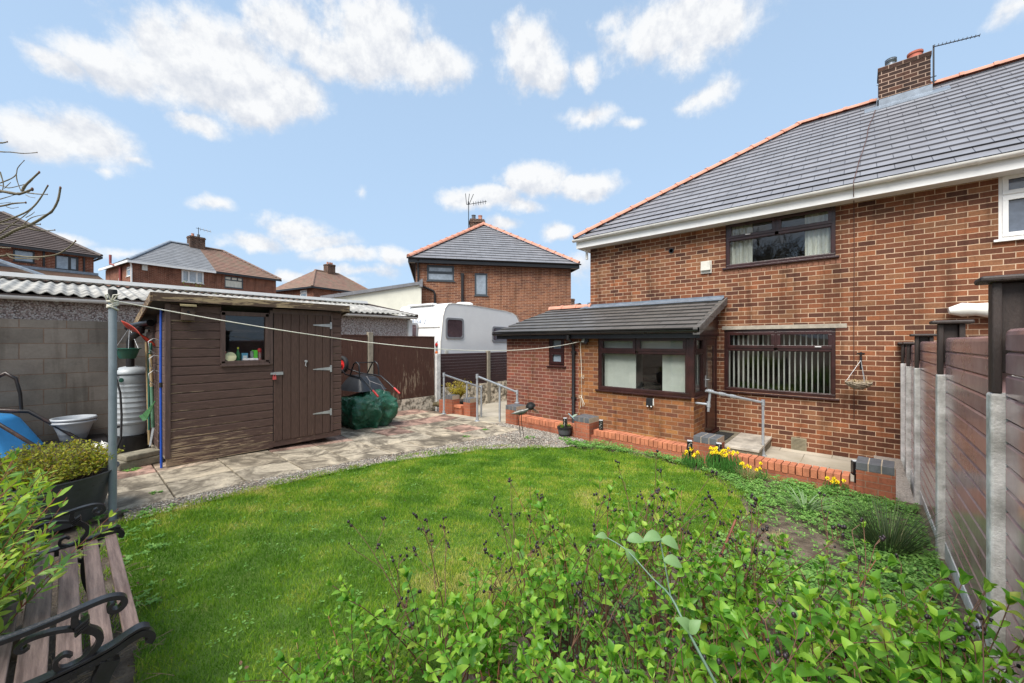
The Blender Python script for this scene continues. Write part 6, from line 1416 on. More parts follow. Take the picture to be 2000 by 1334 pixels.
# ------------------------------------------------------------------ wheelbarrows (both stood upside down)
def barrow(name, label, loc, rz, traymat, tubemat, grip=True, tip=0.0):
    T = thing(name, label, 'wheelbarrow', loc, rz)
    m = MB(); a = [(-.42,-.33,0),(.38,-.33,0),(.38,.33,0),(-.42,.33,0)]; b = [(-.22,-.22,.27),(.24,-.24,.23),(.24,.24,.23),(-.22,.22,.27)]
    def rr(q, k=3, f=.16):
        out = []; q = [Vector(p) for p in q]
        for i in range(4):
            p, l, r = q[i], q[i-1], q[(i+1)%4]
            for t in range(k+1): s = t/k; out.append(p+(l-p)*f*(1-s)**2+(r-p)*f*s**2)
        return out
    A, B_, C_ = rr(a), rr(b), rr([(p[0]*.82,p[1]*.82,p[2]+.035) for p in b]); n = len(A); A2 = [p+Vector((.02 if p.x>0 else -.02, .02 if p.y>0 else -.02, 0)) for p in A]
    m.v = [tuple(p) for q in (A2, [p+Vector((0,0,.02)) for p in A], B_, C_) for p in q]
    for s in range(3):
        for j in range(n): m.f.append((s*n+j, s*n+(j+1)%n, (s+1)*n+(j+1)%n, (s+1)*n+j))
    m.f.append(tuple(3*n+j for j in range(n))); m.build('tray', traymat, T, local=True, smooth=45)
    m = MB()
    for s in (-1, 1):
        m.tube([(-.72,s*.07,.50),(-.60,s*.09,.40),(-.30,s*.19,.315),(.0,s*.22,.30),(.28,s*.24,.275),(.52,s*.26,.13),(.80,s*.27,-.05)], .016, 8)
        m.tube([(-.20,s*.21,.30),(-.12,s*.21,.31),(-.06,s*.22,.42),(.02,s*.23,.55),(.10,s*.23,.585),(.18,s*.23,.54),(.21,s*.24,.42),(.22,s*.24,.28)], .015, 8)
    m.tube([(.05,-.23,.565),(.05,.23,.565)], .011, 6); m.tube([(-.66,-.09,.45),(-.66,.09,.45)], .01, 6); m.build('frame', tubemat, T, local=True, smooth=60)
    if grip:
        for s in (-1, 1): m = MB(); m.tube([(.66,s*.265,.045),(.82,s*.272,-.062)], .021, 8); m.build('grip', MT['red'], T, local=True, smooth=50)
    m = MB(); k = 28
    prof = [(.115,-.03),(.15,-.045),(.185,-.035),(.195,0),(.185,.035),(.15,.045),(.115,.03)]
    m.lathe(prof, (0,0,0), k, cap0=False, cap1=False); m.v = [(-.70+x, z, .50+y) for x, y, z in m.v]; w = m.build('tyre', MT['rubber'], T, local=True, smooth=60)
    m = MB(); m.lathe([(.02,-.035),(.03,-.035),(.035,-.012),(.10,-.010),(.118,-.03),(.118,.03),(.10,.010),(.035,.012),(.03,.035),(.02,.035)], (0,0,0), k); m.v = [(-.70+x, z, .50+y) for x, y, z in m.v]; m.build('rim', MT['red'], w, local=True, smooth=40)
    return T
barrow('wheelbarrow', 'black wheelbarrow with red wheel and red grips turned upside down on the green cover', (-7.884, 4.147, .59), math.radians(9.6), MT['black_tray'], MT['black_steel'])
barrow('wheelbarrow', 'bright blue wheelbarrow with black tubular frame turned upside down by the block wall', (-8.62, -.80, .14), math.radians(62), MT['blue_tray'], MT['rust'], False)
_b = [o for o in bpy.data.objects if o.name.startswith('wheelbarrow')][-1]; _b.scale = (1.25, 1.25, 1.75)
def tarp():
    c = Vector((-7.76, 4.10, gz(4)+.01)); m = MB(); n, k = 150, 64
    for i in range(k+1):
        t = i/k
        for j in range(n):
            a = 2*PI*j/n
            ca, sa = math.cos(a), math.sin(a); sq = 1/max(abs(ca), abs(sa))**.45
            if t < .42: r = t/.42*.62; z = .66-.08*(t/.42)**2
            else:
                s = (t-.42)/.58; r = .62+.17*math.sin(s*PI*.8)-.13*s*s; z = .58*max(0.0, 1-s)**.8
            fold = .075*math.sin(a*6+2.2*math.sin(a*2)+t*2)*sstep((t-.3)*2)+.045*abs(math.sin(a*8+1.4*math.sin(a*3)+t*2.5))*sstep((t-.25)*2)
            p = Vector((ca*sq*(r+fold)*.78, sa*sq*(r+fold)*.72, z+.05*noise.noise((ca*2, sa*2, t*3))*(1-t)+.06*math.sin(a+.7)*(t < .8)))
            p += Vector((noise.noise(p*6), noise.noise(p*6+Vector((9,0,0))), noise.noise(p*6+Vector((0,9,0)))))*.04
            p += Vector((noise.noise(p*15), noise.noise(p*15+Vector((9,0,0))), noise.noise(p*15+Vector((0,9,0)))))*.018
            q = Vector((p.x*1.0, p.y*1.0, p.z*.55)); rd = .045*(.5-abs(noise.noise(q*4.2+Vector((3,1,0))))*2)+.015*(.5-abs(noise.noise(q*9.5))*2)+.005*(.5-abs(noise.noise(q*21))*2)
            p += Vector((ca, sa, .5)).normalized()*rd*sstep(t*4)
            p.z = max(p.z, .0); m.v.append(tuple(c+p))
    for i in range(k):
        for j in range(n): m.f.append((i*n+j, (i+1)*n+j, (i+1)*n+(j+1)%n, i*n+(j+1)%n))
    o = m.build('tarpaulin', MT['tarp'], smooth=75); tag(o, 'crinkled dark green tarpaulin wrapped over a heap behind the shed', 'tarpaulin')
    m = MB(); p = at(735, 745, 7.95); m.tube([at(716,735,7.9), at(722,744,7.85), at(730,747,7.85), at(744,752,7.9), at(752,765,7.95)], .006, 5); m.tube([at(722,744,7.85), at(724,770,7.85)], .005, 5)
    tag(m.build('cord', plain('pale_cord', (.45,.42,.42), .8, .3), smooth=60), 'pale cord tying the wheelbarrow frame to the green tarpaulin', 'cord')
tarp()
m = MB(); m.tube([at(846,790,11.0), at(856,789,11.0), at(868,791,10.95), at(874,793,10.9)], [.05,.08,.085,.05], 10); tag(m.build('log', plain('mossy_log', (.12,.095,.05), .95, .4, 8, bmp=.8), smooth=60), 'short brown log lying at the foot of the white fence post', 'log')

# ------------------------------------------------------------------ bench
def bench():
    T = thing('garden_bench', 'garden bench with weathered brown slats and black cast iron ends', 'bench', (-2.77, -.05, gz(0)))
    X0, X1 = -3.40, -2.13
    for i, (a, b, z) in enumerate(((.150,.200,.438), (.062,.122,.432), (-.028,.04,.427), (-.122,-.045,.424), (-.205,-.14,.426), (-.275,-.222,.435))):
        m = MB(); m.box(X0+.005, X1-.005, a, b, z-.018, z); m.build('seat_slat', MT['bench_slat'], T, bevel=.004)
    for i in range(4):
        y, z = -.335-.03*i, .53+.095*i; m = MB(); m.box(X0+.005, X1-.005, y-.009, y+.009, z-.032, z+.032, ); m.build('back_slat', MT['bench_slat'], T, bevel=.004)
    def end(x):
        m = MB(); ax = (1, 0, 0); P = lambda q: [(x, y, z) for y, z in q]
        def rib(q, w, t, ax):
            n = len(q); tt = [t[i//4]+(t[min(i//4+1, n-1)]-t[i//4])*(i % 4)/4 for i in range(4*(n-1)+1)] if isinstance(t, list) else t
            m.ribbon(MB.smoothpath(q), w, tt, ax)
        rail = [(-.36,.40),(-.28,.405),(-.20,.402),(-.08,.402),(.03,.410),(.11,.424),(.16,.444),(.195,.452),(.218,.440),(.226,.420),(.216,.404)]
        rib(P(rail), .038, .024, ax); rib(P([(y, z+.024) for y, z in rail[1:9]]), .044, .009, ax)
        arm = [(-.46,.635),(-.38,.624),(-.25,.612),(-.12,.610),(-.02,.618),(.06,.630),(.108,.632),(.142,.618),(.148,.594),(.130,.576),(.108,.584),(.108,.602),(.122,.607)]
        rib(P(arm), .034, [.016]*8+[.018,.016,.014,.012,.010], ax)
        m.tube([(x,-.40,.622),(x,-.12,.611),(x,.04,.627)], .011, 6)
        sup = [(.025,.622),(.02,.60),(.022,.575),(.045,.55),(.075,.52),(.082,.485),(.06,.452),(.022,.432),(-.018,.44),(-.026,.468),(-.006,.484),(.012,.470)]
        rib(P(sup), .026, [.016,.018,.022,.024,.022,.020,.018,.016,.014,.013,.012,.010], ax)
        rib(P([(.03,.555),(.0,.570),(-.045,.582),(-.09,.582),(-.112,.566),(-.10,.552),(-.086,.559)]), .026, .013, ax)
        for z in (.575, .563, .551): rib(P([(.02,z-.012),(.055,z+.012)]), .04, .007, ax)
        rib(P([(.11,.40),(.085,.34),(.075,.26),(.09,.16),(.13,.06),(.16,.012),(.20,.0)]), .045, [.055,.05,.045,.042,.04,.035,.02], ax)
        rib(P([(.075,.30),(.04,.335),(-.0,.335),(-.02,.305),(-.005,.285),(.012,.295)]), .028, .014, ax)
        rib(P([(-.33,.41),(-.36,.30),(-.42,.15),(-.50,.012),(-.54,.0)]), .045, [.05,.042,.038,.034,.02], ax)
        rib(P([(-.33,.40),(-.36,.52),(-.41,.70),(-.46,.86),(-.48,.92)]), .045, [.045,.035,.03,.028,.02], ax)
        for i in range(9): m.box(x-.021, x+.021, -.26+i*.045, -.245+i*.045, .392, .412)
        m.build('end_frame', MT['iron'], T, smooth=40, bevel=.003)
    end(X0); end(X1)
    m = MB(); m.tube([(X0,-.09,.30),(X1,-.09,.30)], .011, 6); m.build('tie_rod', MT['iron'], T)
    for (x, y, s, lab) in ((-2.28,.10,.17,'grey stone under the near end of the bench'), (-3.3,-.16,.12,'brown stone under the far end of the bench')):
        m = MB(); m.ball((x,y,.03), s, 12, 8, .55); m.v = [(a+.03*noise.noise((a*9,b*9,c*9)), b+.04*noise.noise((a*8,b*8+4,c*8)), c+.02*noise.noise((a*7,b*7,c*7+3))) for a, b, c in m.v]; tag(m.build('stone', MT['stone'] if s > .15 else plain('brown_stone', (.20,.15,.10), .95, .3, 8, bmp=.6), smooth=60), lab, 'stone')
bench()

# ------------------------------------------------------------------ tub planter
def tub():
    cx, cy = -5.33, -.10; T = thing('tub_planter', 'large black flexible rubber tub with two handles beside the clothes post', 'planter', (cx, cy, 0))
    m = MB(); prof = [(.30,0.012),(.315,.02)]
    for i in range(7): prof += [(.322+.0145*i, .05+i*.052), (.330+.0145*i, .072+i*.052)]
    prof += [(.425,.42),(.438,.425),(.438,.435),(.42,.432),(.40,.36),(.30,.06)]
    m.lathe(prof, (cx,cy,0), 40, cap1=True); m.build('tub', MT['tub'], T, smooth=35)
    for a in (math.radians(-20), math.radians(160)):
        c, s = math.cos(a), math.sin(a); q = lambda r, t, z: (cx+c*r-s*t, cy+s*r+c*t, z)
        m = MB(); m.tube([q(.415,-.09,.37),q(.45,-.08,.385),q(.47,-.03,.39),q(.47,.03,.39),q(.45,.08,.385),q(.415,.09,.37)], .012, 8); m.build('handle', MT['tub'], T, smooth=60)
    m = MB(); m.lathe([(.001,.36),(.40,.355),(.405,.34)], (cx,cy,0), 28, cap1=False); m.build('compost', MT['soil_pot'], T)
    m = MB(); m.lathe([(.27,0.012),(.33,.30),(.345,.31),(.345,.325),(.31,.32),(.25,.05)], (-5.72,-.62,0), 30); tag(m.build('plastic_bucket', MT['black_plastic'], smooth=40), 'shiny black bucket standing behind the rubber tub', 'bucket')
tub()

# ------------------------------------------------------------------ bird, barrel pot, lights, basket
def bird():
    p = at(1015, 868, 6.62); z0 = gz(p.y)+.01; T = thing('metal_bird', 'metal wading bird ornament with black crest standing at the lawn edge', 'ornament', (p.x, p.y, z0))
    f = RGT; b = Vector((p.x, p.y, 0)); Z = lambda a, z: b+f*a+Vector((0, 0, z))
    m = MB(); m.tube([Z(-.14,.385),Z(-.06,.40),Z(.02,.415),Z(.08,.43),Z(.13,.455),Z(.17,.48)], [.004,.03,.045,.036,.02,.014], 12, flat=.7); m.build('body', MT['steel'], T, smooth=60)
    m = MB(); m.prism([Z(-.15,.378),Z(.0,.405),Z(.05,.43),Z(-.02,.432)], FWD*.05); m.build('wing', MT['black_plastic'], T)
    m = MB()
    for i in range(16):
        a = math.radians(10+i*12); c = Z(.185,.50); d = (f*math.cos(a)+Vector((0,0,1))*math.sin(a)); m.tube([c, c+d*.05, c+d*.085+FWD*.006], [.012,.012,.007], 5)
    m.ball(Z(.185,.50), .052, 12, 8); m.build('head', MT['rubber'], T, smooth=50)
    m = MB(); m.tube([Z(.215,.485),Z(.30,.425),Z(.33,.40)], [.009,.006,.003], 6); m.tube([Z(.21,.47),Z(.28,.41),Z(.32,.385)], [.008,.005,.003], 6); m.build('beak', MT['steel'], T, smooth=60)
    for s, q in ((-.015, ((.0,.40),(-.012,.30),(-.018,.24),(.0,.14),(.012,.0))), (.02, ((.03,.40),(.03,.29),(.032,.22),(.055,.10),(.07,-.0)))):
        m = MB(); m.tube([Z(a, z)+FWD*s for a, z in q], .0058, 6); m.build('leg', MT['black_steel'], T, smooth=60)
bird()
def barrel():
    p = at(1103, 838, 7.5); z = gz(p.y); c = (p.x, p.y, z); T = thing('barrel_planter', 'small black barrel shaped planter in front of the dwarf wall', 'planter', c)
    m = MB(); m.lathe([(.095,.0),(.10,.01),(.125,.09),(.132,.15),(.142,.155),(.142,.18),(.13,.18),(.11,.12)], c, 20); m.build('pot', MT['tub'], T, smooth=35)
    m = MB(); m.lathe([(.134,.150),(.146,.152),(.146,.185),(.137,.187)], c, 20); m.lathe([(.104,.02),(.112,.022),(.118,.045),(.112,.048)], c, 20); m.build('band', MT['black_plastic'], T)
    m = MB(); m.lathe([(.001,.14),(.125,.135)], c, 18, cap1=False); m.build('compost', MT['soil_pot'], T)
    r = random.Random(3); m = MB()
    for i in range(140):
        a = r.uniform(0, 2*PI); rr = r.uniform(0, .11); h = r.uniform(.15,.25)*(1-rr*2.4); q = Vector(c)+Vector((rr*math.cos(a), rr*math.sin(a), h+.02)); m.leaf(q, (math.cos(a+r.uniform(-.8,.8)), math.sin(a), r.uniform(-.1,.8)), (0,0,1), r.uniform(.03,.05), .022)
    tag(m.build('potted_plant', MT['leaf_hyp']), 'bright green leafy plant growing in the small barrel planter', 'plant')
    q = p+Vector((.10,.10,0)); D = thing('dragonfly_stake', 'dragonfly ornament with pale wings on a stake behind the barrel planter', 'ornament', (q.x, q.y, z))
    m = MB(); m.tube([(q.x,q.y,z),(q.x,q.y,z+.36)], .004, 5); m.build('stake', MT['black_steel'], D)
    a = Vector((q.x,q.y,z+.36)); f = RGT
    m = MB(); m.tube([a-f*.07+Vector((0,0,.07)), a, a+f*.10+Vector((0,0,-.09))], [.012,.011,.004], 8); m.build('body', plain('pale_blue_body', (.35,.50,.55), .3, .2), D, smooth=60)
    for s, (e, l) in enumerate(((Vector((0,0,.055)), .10), (Vector((0,0,.02)), .10), (Vector((0,0,.03)), -.03))):
        m = MB(); m.leaf(a+Vector((0,0,.01)), f*.10+e-FWD*.03*(s+1)*(1 if l > 0 else -1), -FWD, .12, .035, .05, .0); m.build('wing', MT['dragon'], D)
barrel()
def solar(px_, py_, d, label, h=.24):
    p = at(px_, py_, d); z = gz(min(p.y, 6.3))+.03 if p.y < 6.35 else -.15; T = thing('solar_light', label, 'garden light', (p.x, p.y, z), math.radians(20), 'solar lights along the dwarf wall')
    T.location.z = z
    MROOT[T.name] = Matrix.Translation((p.x, p.y, z)) @ Matrix.Rotation(math.radians(20), 4, 'Z')
    m = MB(); m.box(-.012,.012,-.012,.012,-.05,.16); m.build('stake', MT['black_plastic'], T, local=True)
    m = MB(); m.prism([(-.036,-.036,.155),(.036,-.036,.155),(.036,.036,.155),(-.036,.036,.155)], (0,0,.165)); b = m.build('lantern', MT['black_plastic'], T, local=True, bevel=.004)
    m = MB(); r = random.Random(int(px_))
    for i in range(9):
        x, zz = r.uniform(-.02,.02), .185+.014*i; s = r.uniform(.004,.008)
        m.prism([(x-s,-.0375,zz),(x,-.0375,zz-s*1.2),(x+s,-.0375,zz),(x,-.0375,zz+s*1.2)], (0,-.001,0)); m.prism([(.0375,x-s,zz),(.0375,x,zz-s*1.2),(.0375,x+s,zz),(.0375,x,zz+s*1.2)], (.001,0,0))
    m.build('cut_out', plain('pale_diffuser', (.55,.50,.45), .5, .3, 60), b, local=True)
    m = MB(); m.box(-.032,.032,-.032,.032,.321,.328); m.build('solar_panel', MT['sol_top'], T, local=True)
solar(1104, 836, 7.45, 'black solar light standing behind the small barrel planter')
solar(1174, 847, 7.15, 'black solar light on a stake beside the dry grass tuft at the middle pier')
solar(1347, 890, 5.75, 'black solar light in front of the coping next to the daffodils')
solar(1404, 898, 5.60, 'black solar light rising behind the large daffodil clump')
solar(1671, 950, 4.78, 'black patterned solar light next to the end pier by the fence')

def basket():
    c = Vector((-.03, 8.62, .93)); T = thing('hanging_basket', 'bleached wicker hanging basket with dead moss on the house wall', 'basket', c)
    m = MB(); r = random.Random(4)
    for i in range(10):
        rr = .05+.115*math.sin(i/9*PI*.5); z = -.10+.10*i/9; m.tube([(c.x+rr*math.cos(a*PI/10+i), c.y+rr*math.sin(a*PI/10+i), c.z+z+.012*math.sin(a*1.9+i*2)) for a in range(21)], .011, 5)
    m.build('bowl', MT['wicker'], T, smooth=60)
    m = MB()
    for i in range(160):
        a = r.uniform(0, 2*PI); rr = r.uniform(.0,.15); p = c+Vector((rr*math.cos(a), rr*math.sin(a), r.uniform(-.03,.03))); m.leaf(p, (math.cos(a), math.sin(a), r.uniform(-.3,.9)), (0,0,1), r.uniform(.03,.07), .008)
    m.build('dead_plant', MT['dry_grass'], T)
    hk = c+Vector((.03, .12, .36))
    m = MB()
    for a in (1.0, 3.1, 5.2): m.tube([c+Vector((.15*math.cos(a), .15*math.sin(a), .02)), hk], .0035, 4)
    m.build('chain', MT['hook'], T)
    B_ = thing('wall_bracket', 'black iron bracket on the brick wall carrying the wicker basket', 'bracket', (.03, HY-.01, 1.2))
    m = MB(); x = c.x+.03; m.box(x-.015, x+.015, HY-.012, HY-.002, 1.13, 1.42); m.tube([(x,HY-.01,1.37),(x,HY-.12,1.36),(x,HY-.19,1.33),(x,HY-.20,1.30)], .009, 6); m.tube([(x,HY-.01,1.18),(x,HY-.07,1.27),(x,HY-.13,1.355)], .007, 6); m.tube([(x-.05,HY-.012,1.40),(x+.05,HY-.012,1.40)], .008, 6); m.build('bracket', MT['black_steel'], B_)
basket()
# ------------------------------------------------------------------ plants
def rnd_dir(r, zmin=-.2, zmax=1):
    a = r.uniform(0, 2*PI); z = r.uniform(zmin, zmax); s = math.sqrt(max(0, 1-z*z)); return Vector((s*math.cos(a), s*math.sin(a), z))

def stempath(base, d, ln, r, n=8, bend=.35, wob=.03):
    p = Vector(base); d = Vector(d).normalized(); out = [p.copy()]; side = rnd_dir(r, -.1, .1)
    for i in range(n):
        d = (d+side*(bend/n)+Vector((r.gauss(0, wob), r.gauss(0, wob), r.gauss(0, wob*.5)))).normalized(); p = p+d*(ln/n); out.append(p.copy())
    return out

def hypericum(label, x, y, n_new, n_old, h, spread, seed, leaf=.05, leafy=1.0):
    """tutsan bush: brown stems, paired oval leaves on the new growth, dark seed heads on last year's stems"""
    r = random.Random(seed); T = thing('hypericum_shrub', label, 'shrub', (x, y, gz(y)-.02), 0, 'tutsan shrubs in the near flower bed')
    ms, mr, ml, mb = MB(), MB(), MB(), MB(); z0 = gz(y)-.02
    def leaves(pts, t0, size, pairs):
        L = len(pts)-1
        for k in range(pairs):
            t = (t0+(1-t0)*(k+.5)/pairs)*L; i = min(int(t), L-1); p = pts[i].lerp(pts[i+1], t-i); d = (pts[i+1]-pts[i]).normalized()
            a = d.orthogonal().normalized(); a = (Matrix.Rotation(PI/2*(k % 2)+r.uniform(-.4,.4), 3, d) @ a)
            sz = size*r.uniform(.7, 1.2)*(1-.35*(k/pairs))
            for s in (1, -1):
                dd = (a*s*1.0+d*r.uniform(.25,.75)+Vector((0,0,r.uniform(-.15,.2)))); ml.oval(p, dd, d, sz, sz*r.uniform(.5,.66), r.uniform(.05,.3), r.uniform(-.05,.3), r.uniform(0,.2))
        p = pts[-1]; d = (pts[-1]-pts[-2]).normalized(); a = d.orthogonal().normalized()
        for s in range(4):
            q = Matrix.Rotation(PI/2*s+r.uniform(-.3,.3), 3, d) @ a; sz = size*r.uniform(.5,.9); ml.oval(p, q*.55+d, q*-1+d*.3, sz, sz*.55, .25, .05)
    def heads(p, d):
        for b in range(r.randint(1, 3)):
            e = p+(d+rnd_dir(r, -.3, .8)*.8).normalized()*r.uniform(.025,.06); ms.tube([p, e], .0014, 4, cap=False)
            for _ in range(r.randint(1, 2)):
                c = e+rnd_dir(r, -.5, 1)*r.uniform(.004,.014); mb.ball(c, r.uniform(.0048,.0075), 6, 4, 1.25)
    for i in range(n_new+n_old):
        old = i >= n_new; a = r.uniform(0, 2*PI); rr = spread*.3*math.sqrt(r.random()); b = Vector((x+rr*math.cos(a), y+rr*math.sin(a), z0))
        out = r.uniform(.15, 1.0)*spread/h; ln = h*r.uniform(.6, 1.05)*(1.12 if old else 1)
        pts = stempath(b, (math.cos(a)*out, math.sin(a)*out, 1), ln, r, 9, .45, .05)
        rad = [max(.0016, .0044*(1-j/12)) for j in range(len(pts))]; (ms if old or r.random() < .75 else mr).tube(pts, rad, 5, cap=False)
        if old:
            for k in range(r.randint(1, 3)):
                j = r.randint(5, 8); q = stempath(pts[j], (pts[j]-pts[j-1]).normalized()+rnd_dir(r, 0, .8)*.8, r.uniform(.08,.20), r, 4, .2, .05); ms.tube(q, .0015, 4, cap=False); heads(q[-1], (q[-1]-q[-2]).normalized())
            heads(pts[-1], (pts[-1]-pts[-2]).normalized())
            if r.random() < .45: leaves(pts, .45, leaf*.6, r.randint(2, 4))
        else:
            leaves(pts, r.uniform(.30,.55), leaf*r.uniform(.75,1.15), int(r.randint(5, 8)*leafy))
            for k in range(r.randint(1, 3)):
                j = r.randint(3, 7); q = stempath(pts[j], (pts[j]-pts[j-1]).normalized()*.7+rnd_dir(r, -.1, .7)*.9, r.uniform(.08,.22), r, 4, .3, .05); ms.tube(q, .0015, 4, cap=False); leaves(q, .2, leaf*.72, r.randint(2, 4))
    if seed == 3: mr.tube(MB.smoothpath([Vector((x+.25,y+.1,z0)), at(1370,1160,2.0), at(1405,1090,2.1), at(1437,1015,2.15)]), .0065, 7)
    ms.build('stem', MT['twig'], T, calc=False, smooth=80)
    if mr.v: mr.build('red_stem', MT['red_twig'], T, calc=False, smooth=80)
    ml.build('foliage', MT['leaf_hyp'], T, calc=False, smooth=80); mb.build('seed_head', MT['berry'], T, calc=False, smooth=80)['kind'] = 'stuff'
hypericum('sparse tutsan with dark seed heads, leftmost of the shrubs on the lawn edge', -1.48, 1.22, 11, 9, .74, .42, 1, .058, .8)
hypericum('tall open tutsan with many dark seed heads standing over the lawn', -1.12, 1.75, 23, 15, .92, .60, 2, .060, .9)
hypericum('tutsan with bare brown stems in the middle of the shrubs, behind the grey green climber', -.72, 2.05, 27, 13, .90, .58, 3, .062, .95)
hypericum('low leafy tutsan at the bottom edge, below the tall open one', -.98, 1.12, 27, 7, .52, .52, 4, .064, 1.0)
hypericum('leafy tutsan in front of the dark rush tussock', -.20, 2.05, 36, 11, .78, .6, 5, .064, 1.0)
hypericum('broad leaved tutsan at the foot of the plastic fence', .20, 1.95, 50, 4, .78, .42, 6, .074, 1.1)
hypericum('dense leafy tutsan at the bottom edge, beside the grey green climber', -.48, 1.38, 42, 10, .70, .55, 7, .07, 1.0)
hypericum('largest leaved tutsan in the bottom corner next to the fence', .06, 1.34, 48, 6, .76, .55, 8, .085, 1.0)

hypericum('short leafy tutsan in the bottom edge grass, between the bench and the other shrubs', -1.55, .80, 18, 4, .44, .45, 9, .056, 1.0)
def climber():
    T = thing('climbing_stem', 'grey green climber stem with heart shaped leaves rising through the shrubs', 'plant', (-.55, 1.05, 0)); r = random.Random(2)
    pts = [at(1400,1340,1.0), at(1345,1235,1.05), at(1310,1165,1.12), at(1275,1130,1.18), at(1225,1075,1.25), at(1185,1050,1.28)]
    pts = [Vector((-.36,.80,gz(1))), at(1445,1440,.97)]+pts
    m = MB(); m.tube(MB.smoothpath(pts, 3), [.005-.0035*i/21 for i in range(22)], 7); q = [at(1310,1165,1.12), at(1298,1100,1.15), at(1290,1060,1.17), at(1284,1040,1.18)]; m.tube(q, .002, 6)
    m.build('stem', plain('grey_green_stem', (.12,.20,.14), .5, .2), T, smooth=80)
    for p, d, ln in ((at(1222,1072,1.25), RGT*.3+Vector((0,0,-.6)), .055), (at(1225,1055,1.25), RGT*.9+Vector((0,0,.15)), .06), (at(1290,1050,1.17), RGT*-.8+Vector((0,0,.1)), .06), (at(1290,1056,1.17), RGT*.9+Vector((0,0,-.2)), .062), (at(1296,1095,1.15), RGT*.9+Vector((0,0,-.1)), .06), (at(1185,1050,1.28), RGT*-.9+Vector((0,0,.3)), .04), (at(1345,1235,1.05), RGT*-.5+Vector((0,0,.8)), .06), (at(1345,1235,1.05), RGT*.5+Vector((0,0,.8)), .05)):
        m = MB(); m.oval(p, d-FWD*.2, Vector((0,0,1))-FWD*.6, ln*.9, ln*.62, .25, .25); m.build('leaf', MT['leaf_vine'], T, smooth=80)
climber()

def leftshrub():
    x, y = -2.80, -.40; T = thing('lance_leaved_shrub', 'shrub with narrow yellow green leaves leaning over the bench', 'shrub', (x, y, 0)); r = random.Random(11); ms, ml = MB(), MB()
    for i in range(190):
        a = r.uniform(0, 2*PI); b = Vector((x+r.uniform(-.65,.35), y-.12+r.uniform(-.25,.15), 0)); h = r.uniform(.6, 1.15)
        pts = stempath(b, (math.cos(a)*.26+.03, math.sin(a)*.18+.14, 1), h, r, 9, .4, .05); ms.tube(pts, [max(.0014,.004*(1-j/11)) for j in range(10)], 5, cap=False)
        subs = [(pts, .30, 15)]
        for k in range(4):
            j = r.randint(3, 7); q = stempath(pts[j], (pts[j]-pts[j-1]).normalized()+rnd_dir(r, 0, .6), r.uniform(.14,.32), r, 5, .3, .04); ms.tube(q, .0016, 4, cap=False); subs.append((q, .1, 8))
        for q, t0, n in subs:
            L = len(q)-1
            for k in range(n):
                t = (t0+(1-t0)*k/n)*L; j = min(int(t), L-1); p = q[j].lerp(q[j+1], t-j); d = (q[j+1]-q[j]).normalized(); o = Matrix.Rotation(r.uniform(0, 2*PI), 3, d) @ d.orthogonal().normalized()
                for s in (1, -1):
                    ln = r.uniform(.038,.070); ml.leaf(p, o*s*.9+d*r.uniform(.5,1.1)+Vector((0,0,.1)), d, ln, ln*r.uniform(.26,.36), .2, r.uniform(-.05,.2))
    ms.build('stem', MT['red_twig'], T, calc=False, smooth=80); ml.build('foliage', MT['leaf_left'], T, calc=False, smooth=80)
leftshrub()

def tubplant():
    cx, cy = -5.33, -.10; T = thing('spirea_bush', 'twiggy spirea with yellow green and bronze leaves growing in the black tub', 'shrub', (cx, cy, .36)); r = random.Random(5); ms, ml = MB(), MB()
    for i in range(620):
        a = r.uniform(0, 2*PI); rr = .36*math.sqrt(r.random()); b = Vector((cx+rr*.85*math.cos(a), cy+rr*.85*math.sin(a), .36)); h = r.uniform(.16,.37)*(1-.3*(rr/.36)**2)
        pts = stempath(b, (math.cos(a)*rr*1.15, math.sin(a)*rr*1.15, .8), h*1.1, r, 6, .7, .12); ms.tube(pts, .0016, 4, cap=False)
        for k in range(26):
            t = r.uniform(.2, 1)*6; j = min(int(t), 5); p = pts[j].lerp(pts[j+1], t-j)+rnd_dir(r, -1, 1)*.016; ln = r.uniform(.014,.030)
            if p.z < .43: continue
            ml.leaf(p, rnd_dir(r, -.2, .9), rnd_dir(r, .2, 1), ln, ln*.62, .2, .1)
    for i in range(12):
        a = r.uniform(0, 2*PI); b = Vector((cx+.2*math.cos(a), cy+.2*math.sin(a), .5)); ms.tube(stempath(b, rnd_dir(r, .0, .5), .3, r, 5, .8, .15), .0022, 4, cap=False)
    ms.build('stem', plain('pale_twig', (.24,.16,.11), .8, .4, 12), T, calc=False); ml.build('foliage', MT['leaf_tub'], T, calc=False)
    m = MB()
    for i in range(60):
        a = r.uniform(-1.8, .3); p = Vector((cx+.34*math.cos(a), cy+.34*math.sin(a), .36)); m.leaf(p, (math.cos(a)*.4+r.uniform(-.4,.4), math.sin(a)*.4+r.uniform(-.4,.4), 1), (math.cos(a), math.sin(a), 0), r.uniform(.05,.12), .008, .1, .3)
    tag(m.build('grass_weed', MT['leaf_strap'], calc=False), 'strappy green weeds at the rim of the black tub', 'plant')
tubplant()

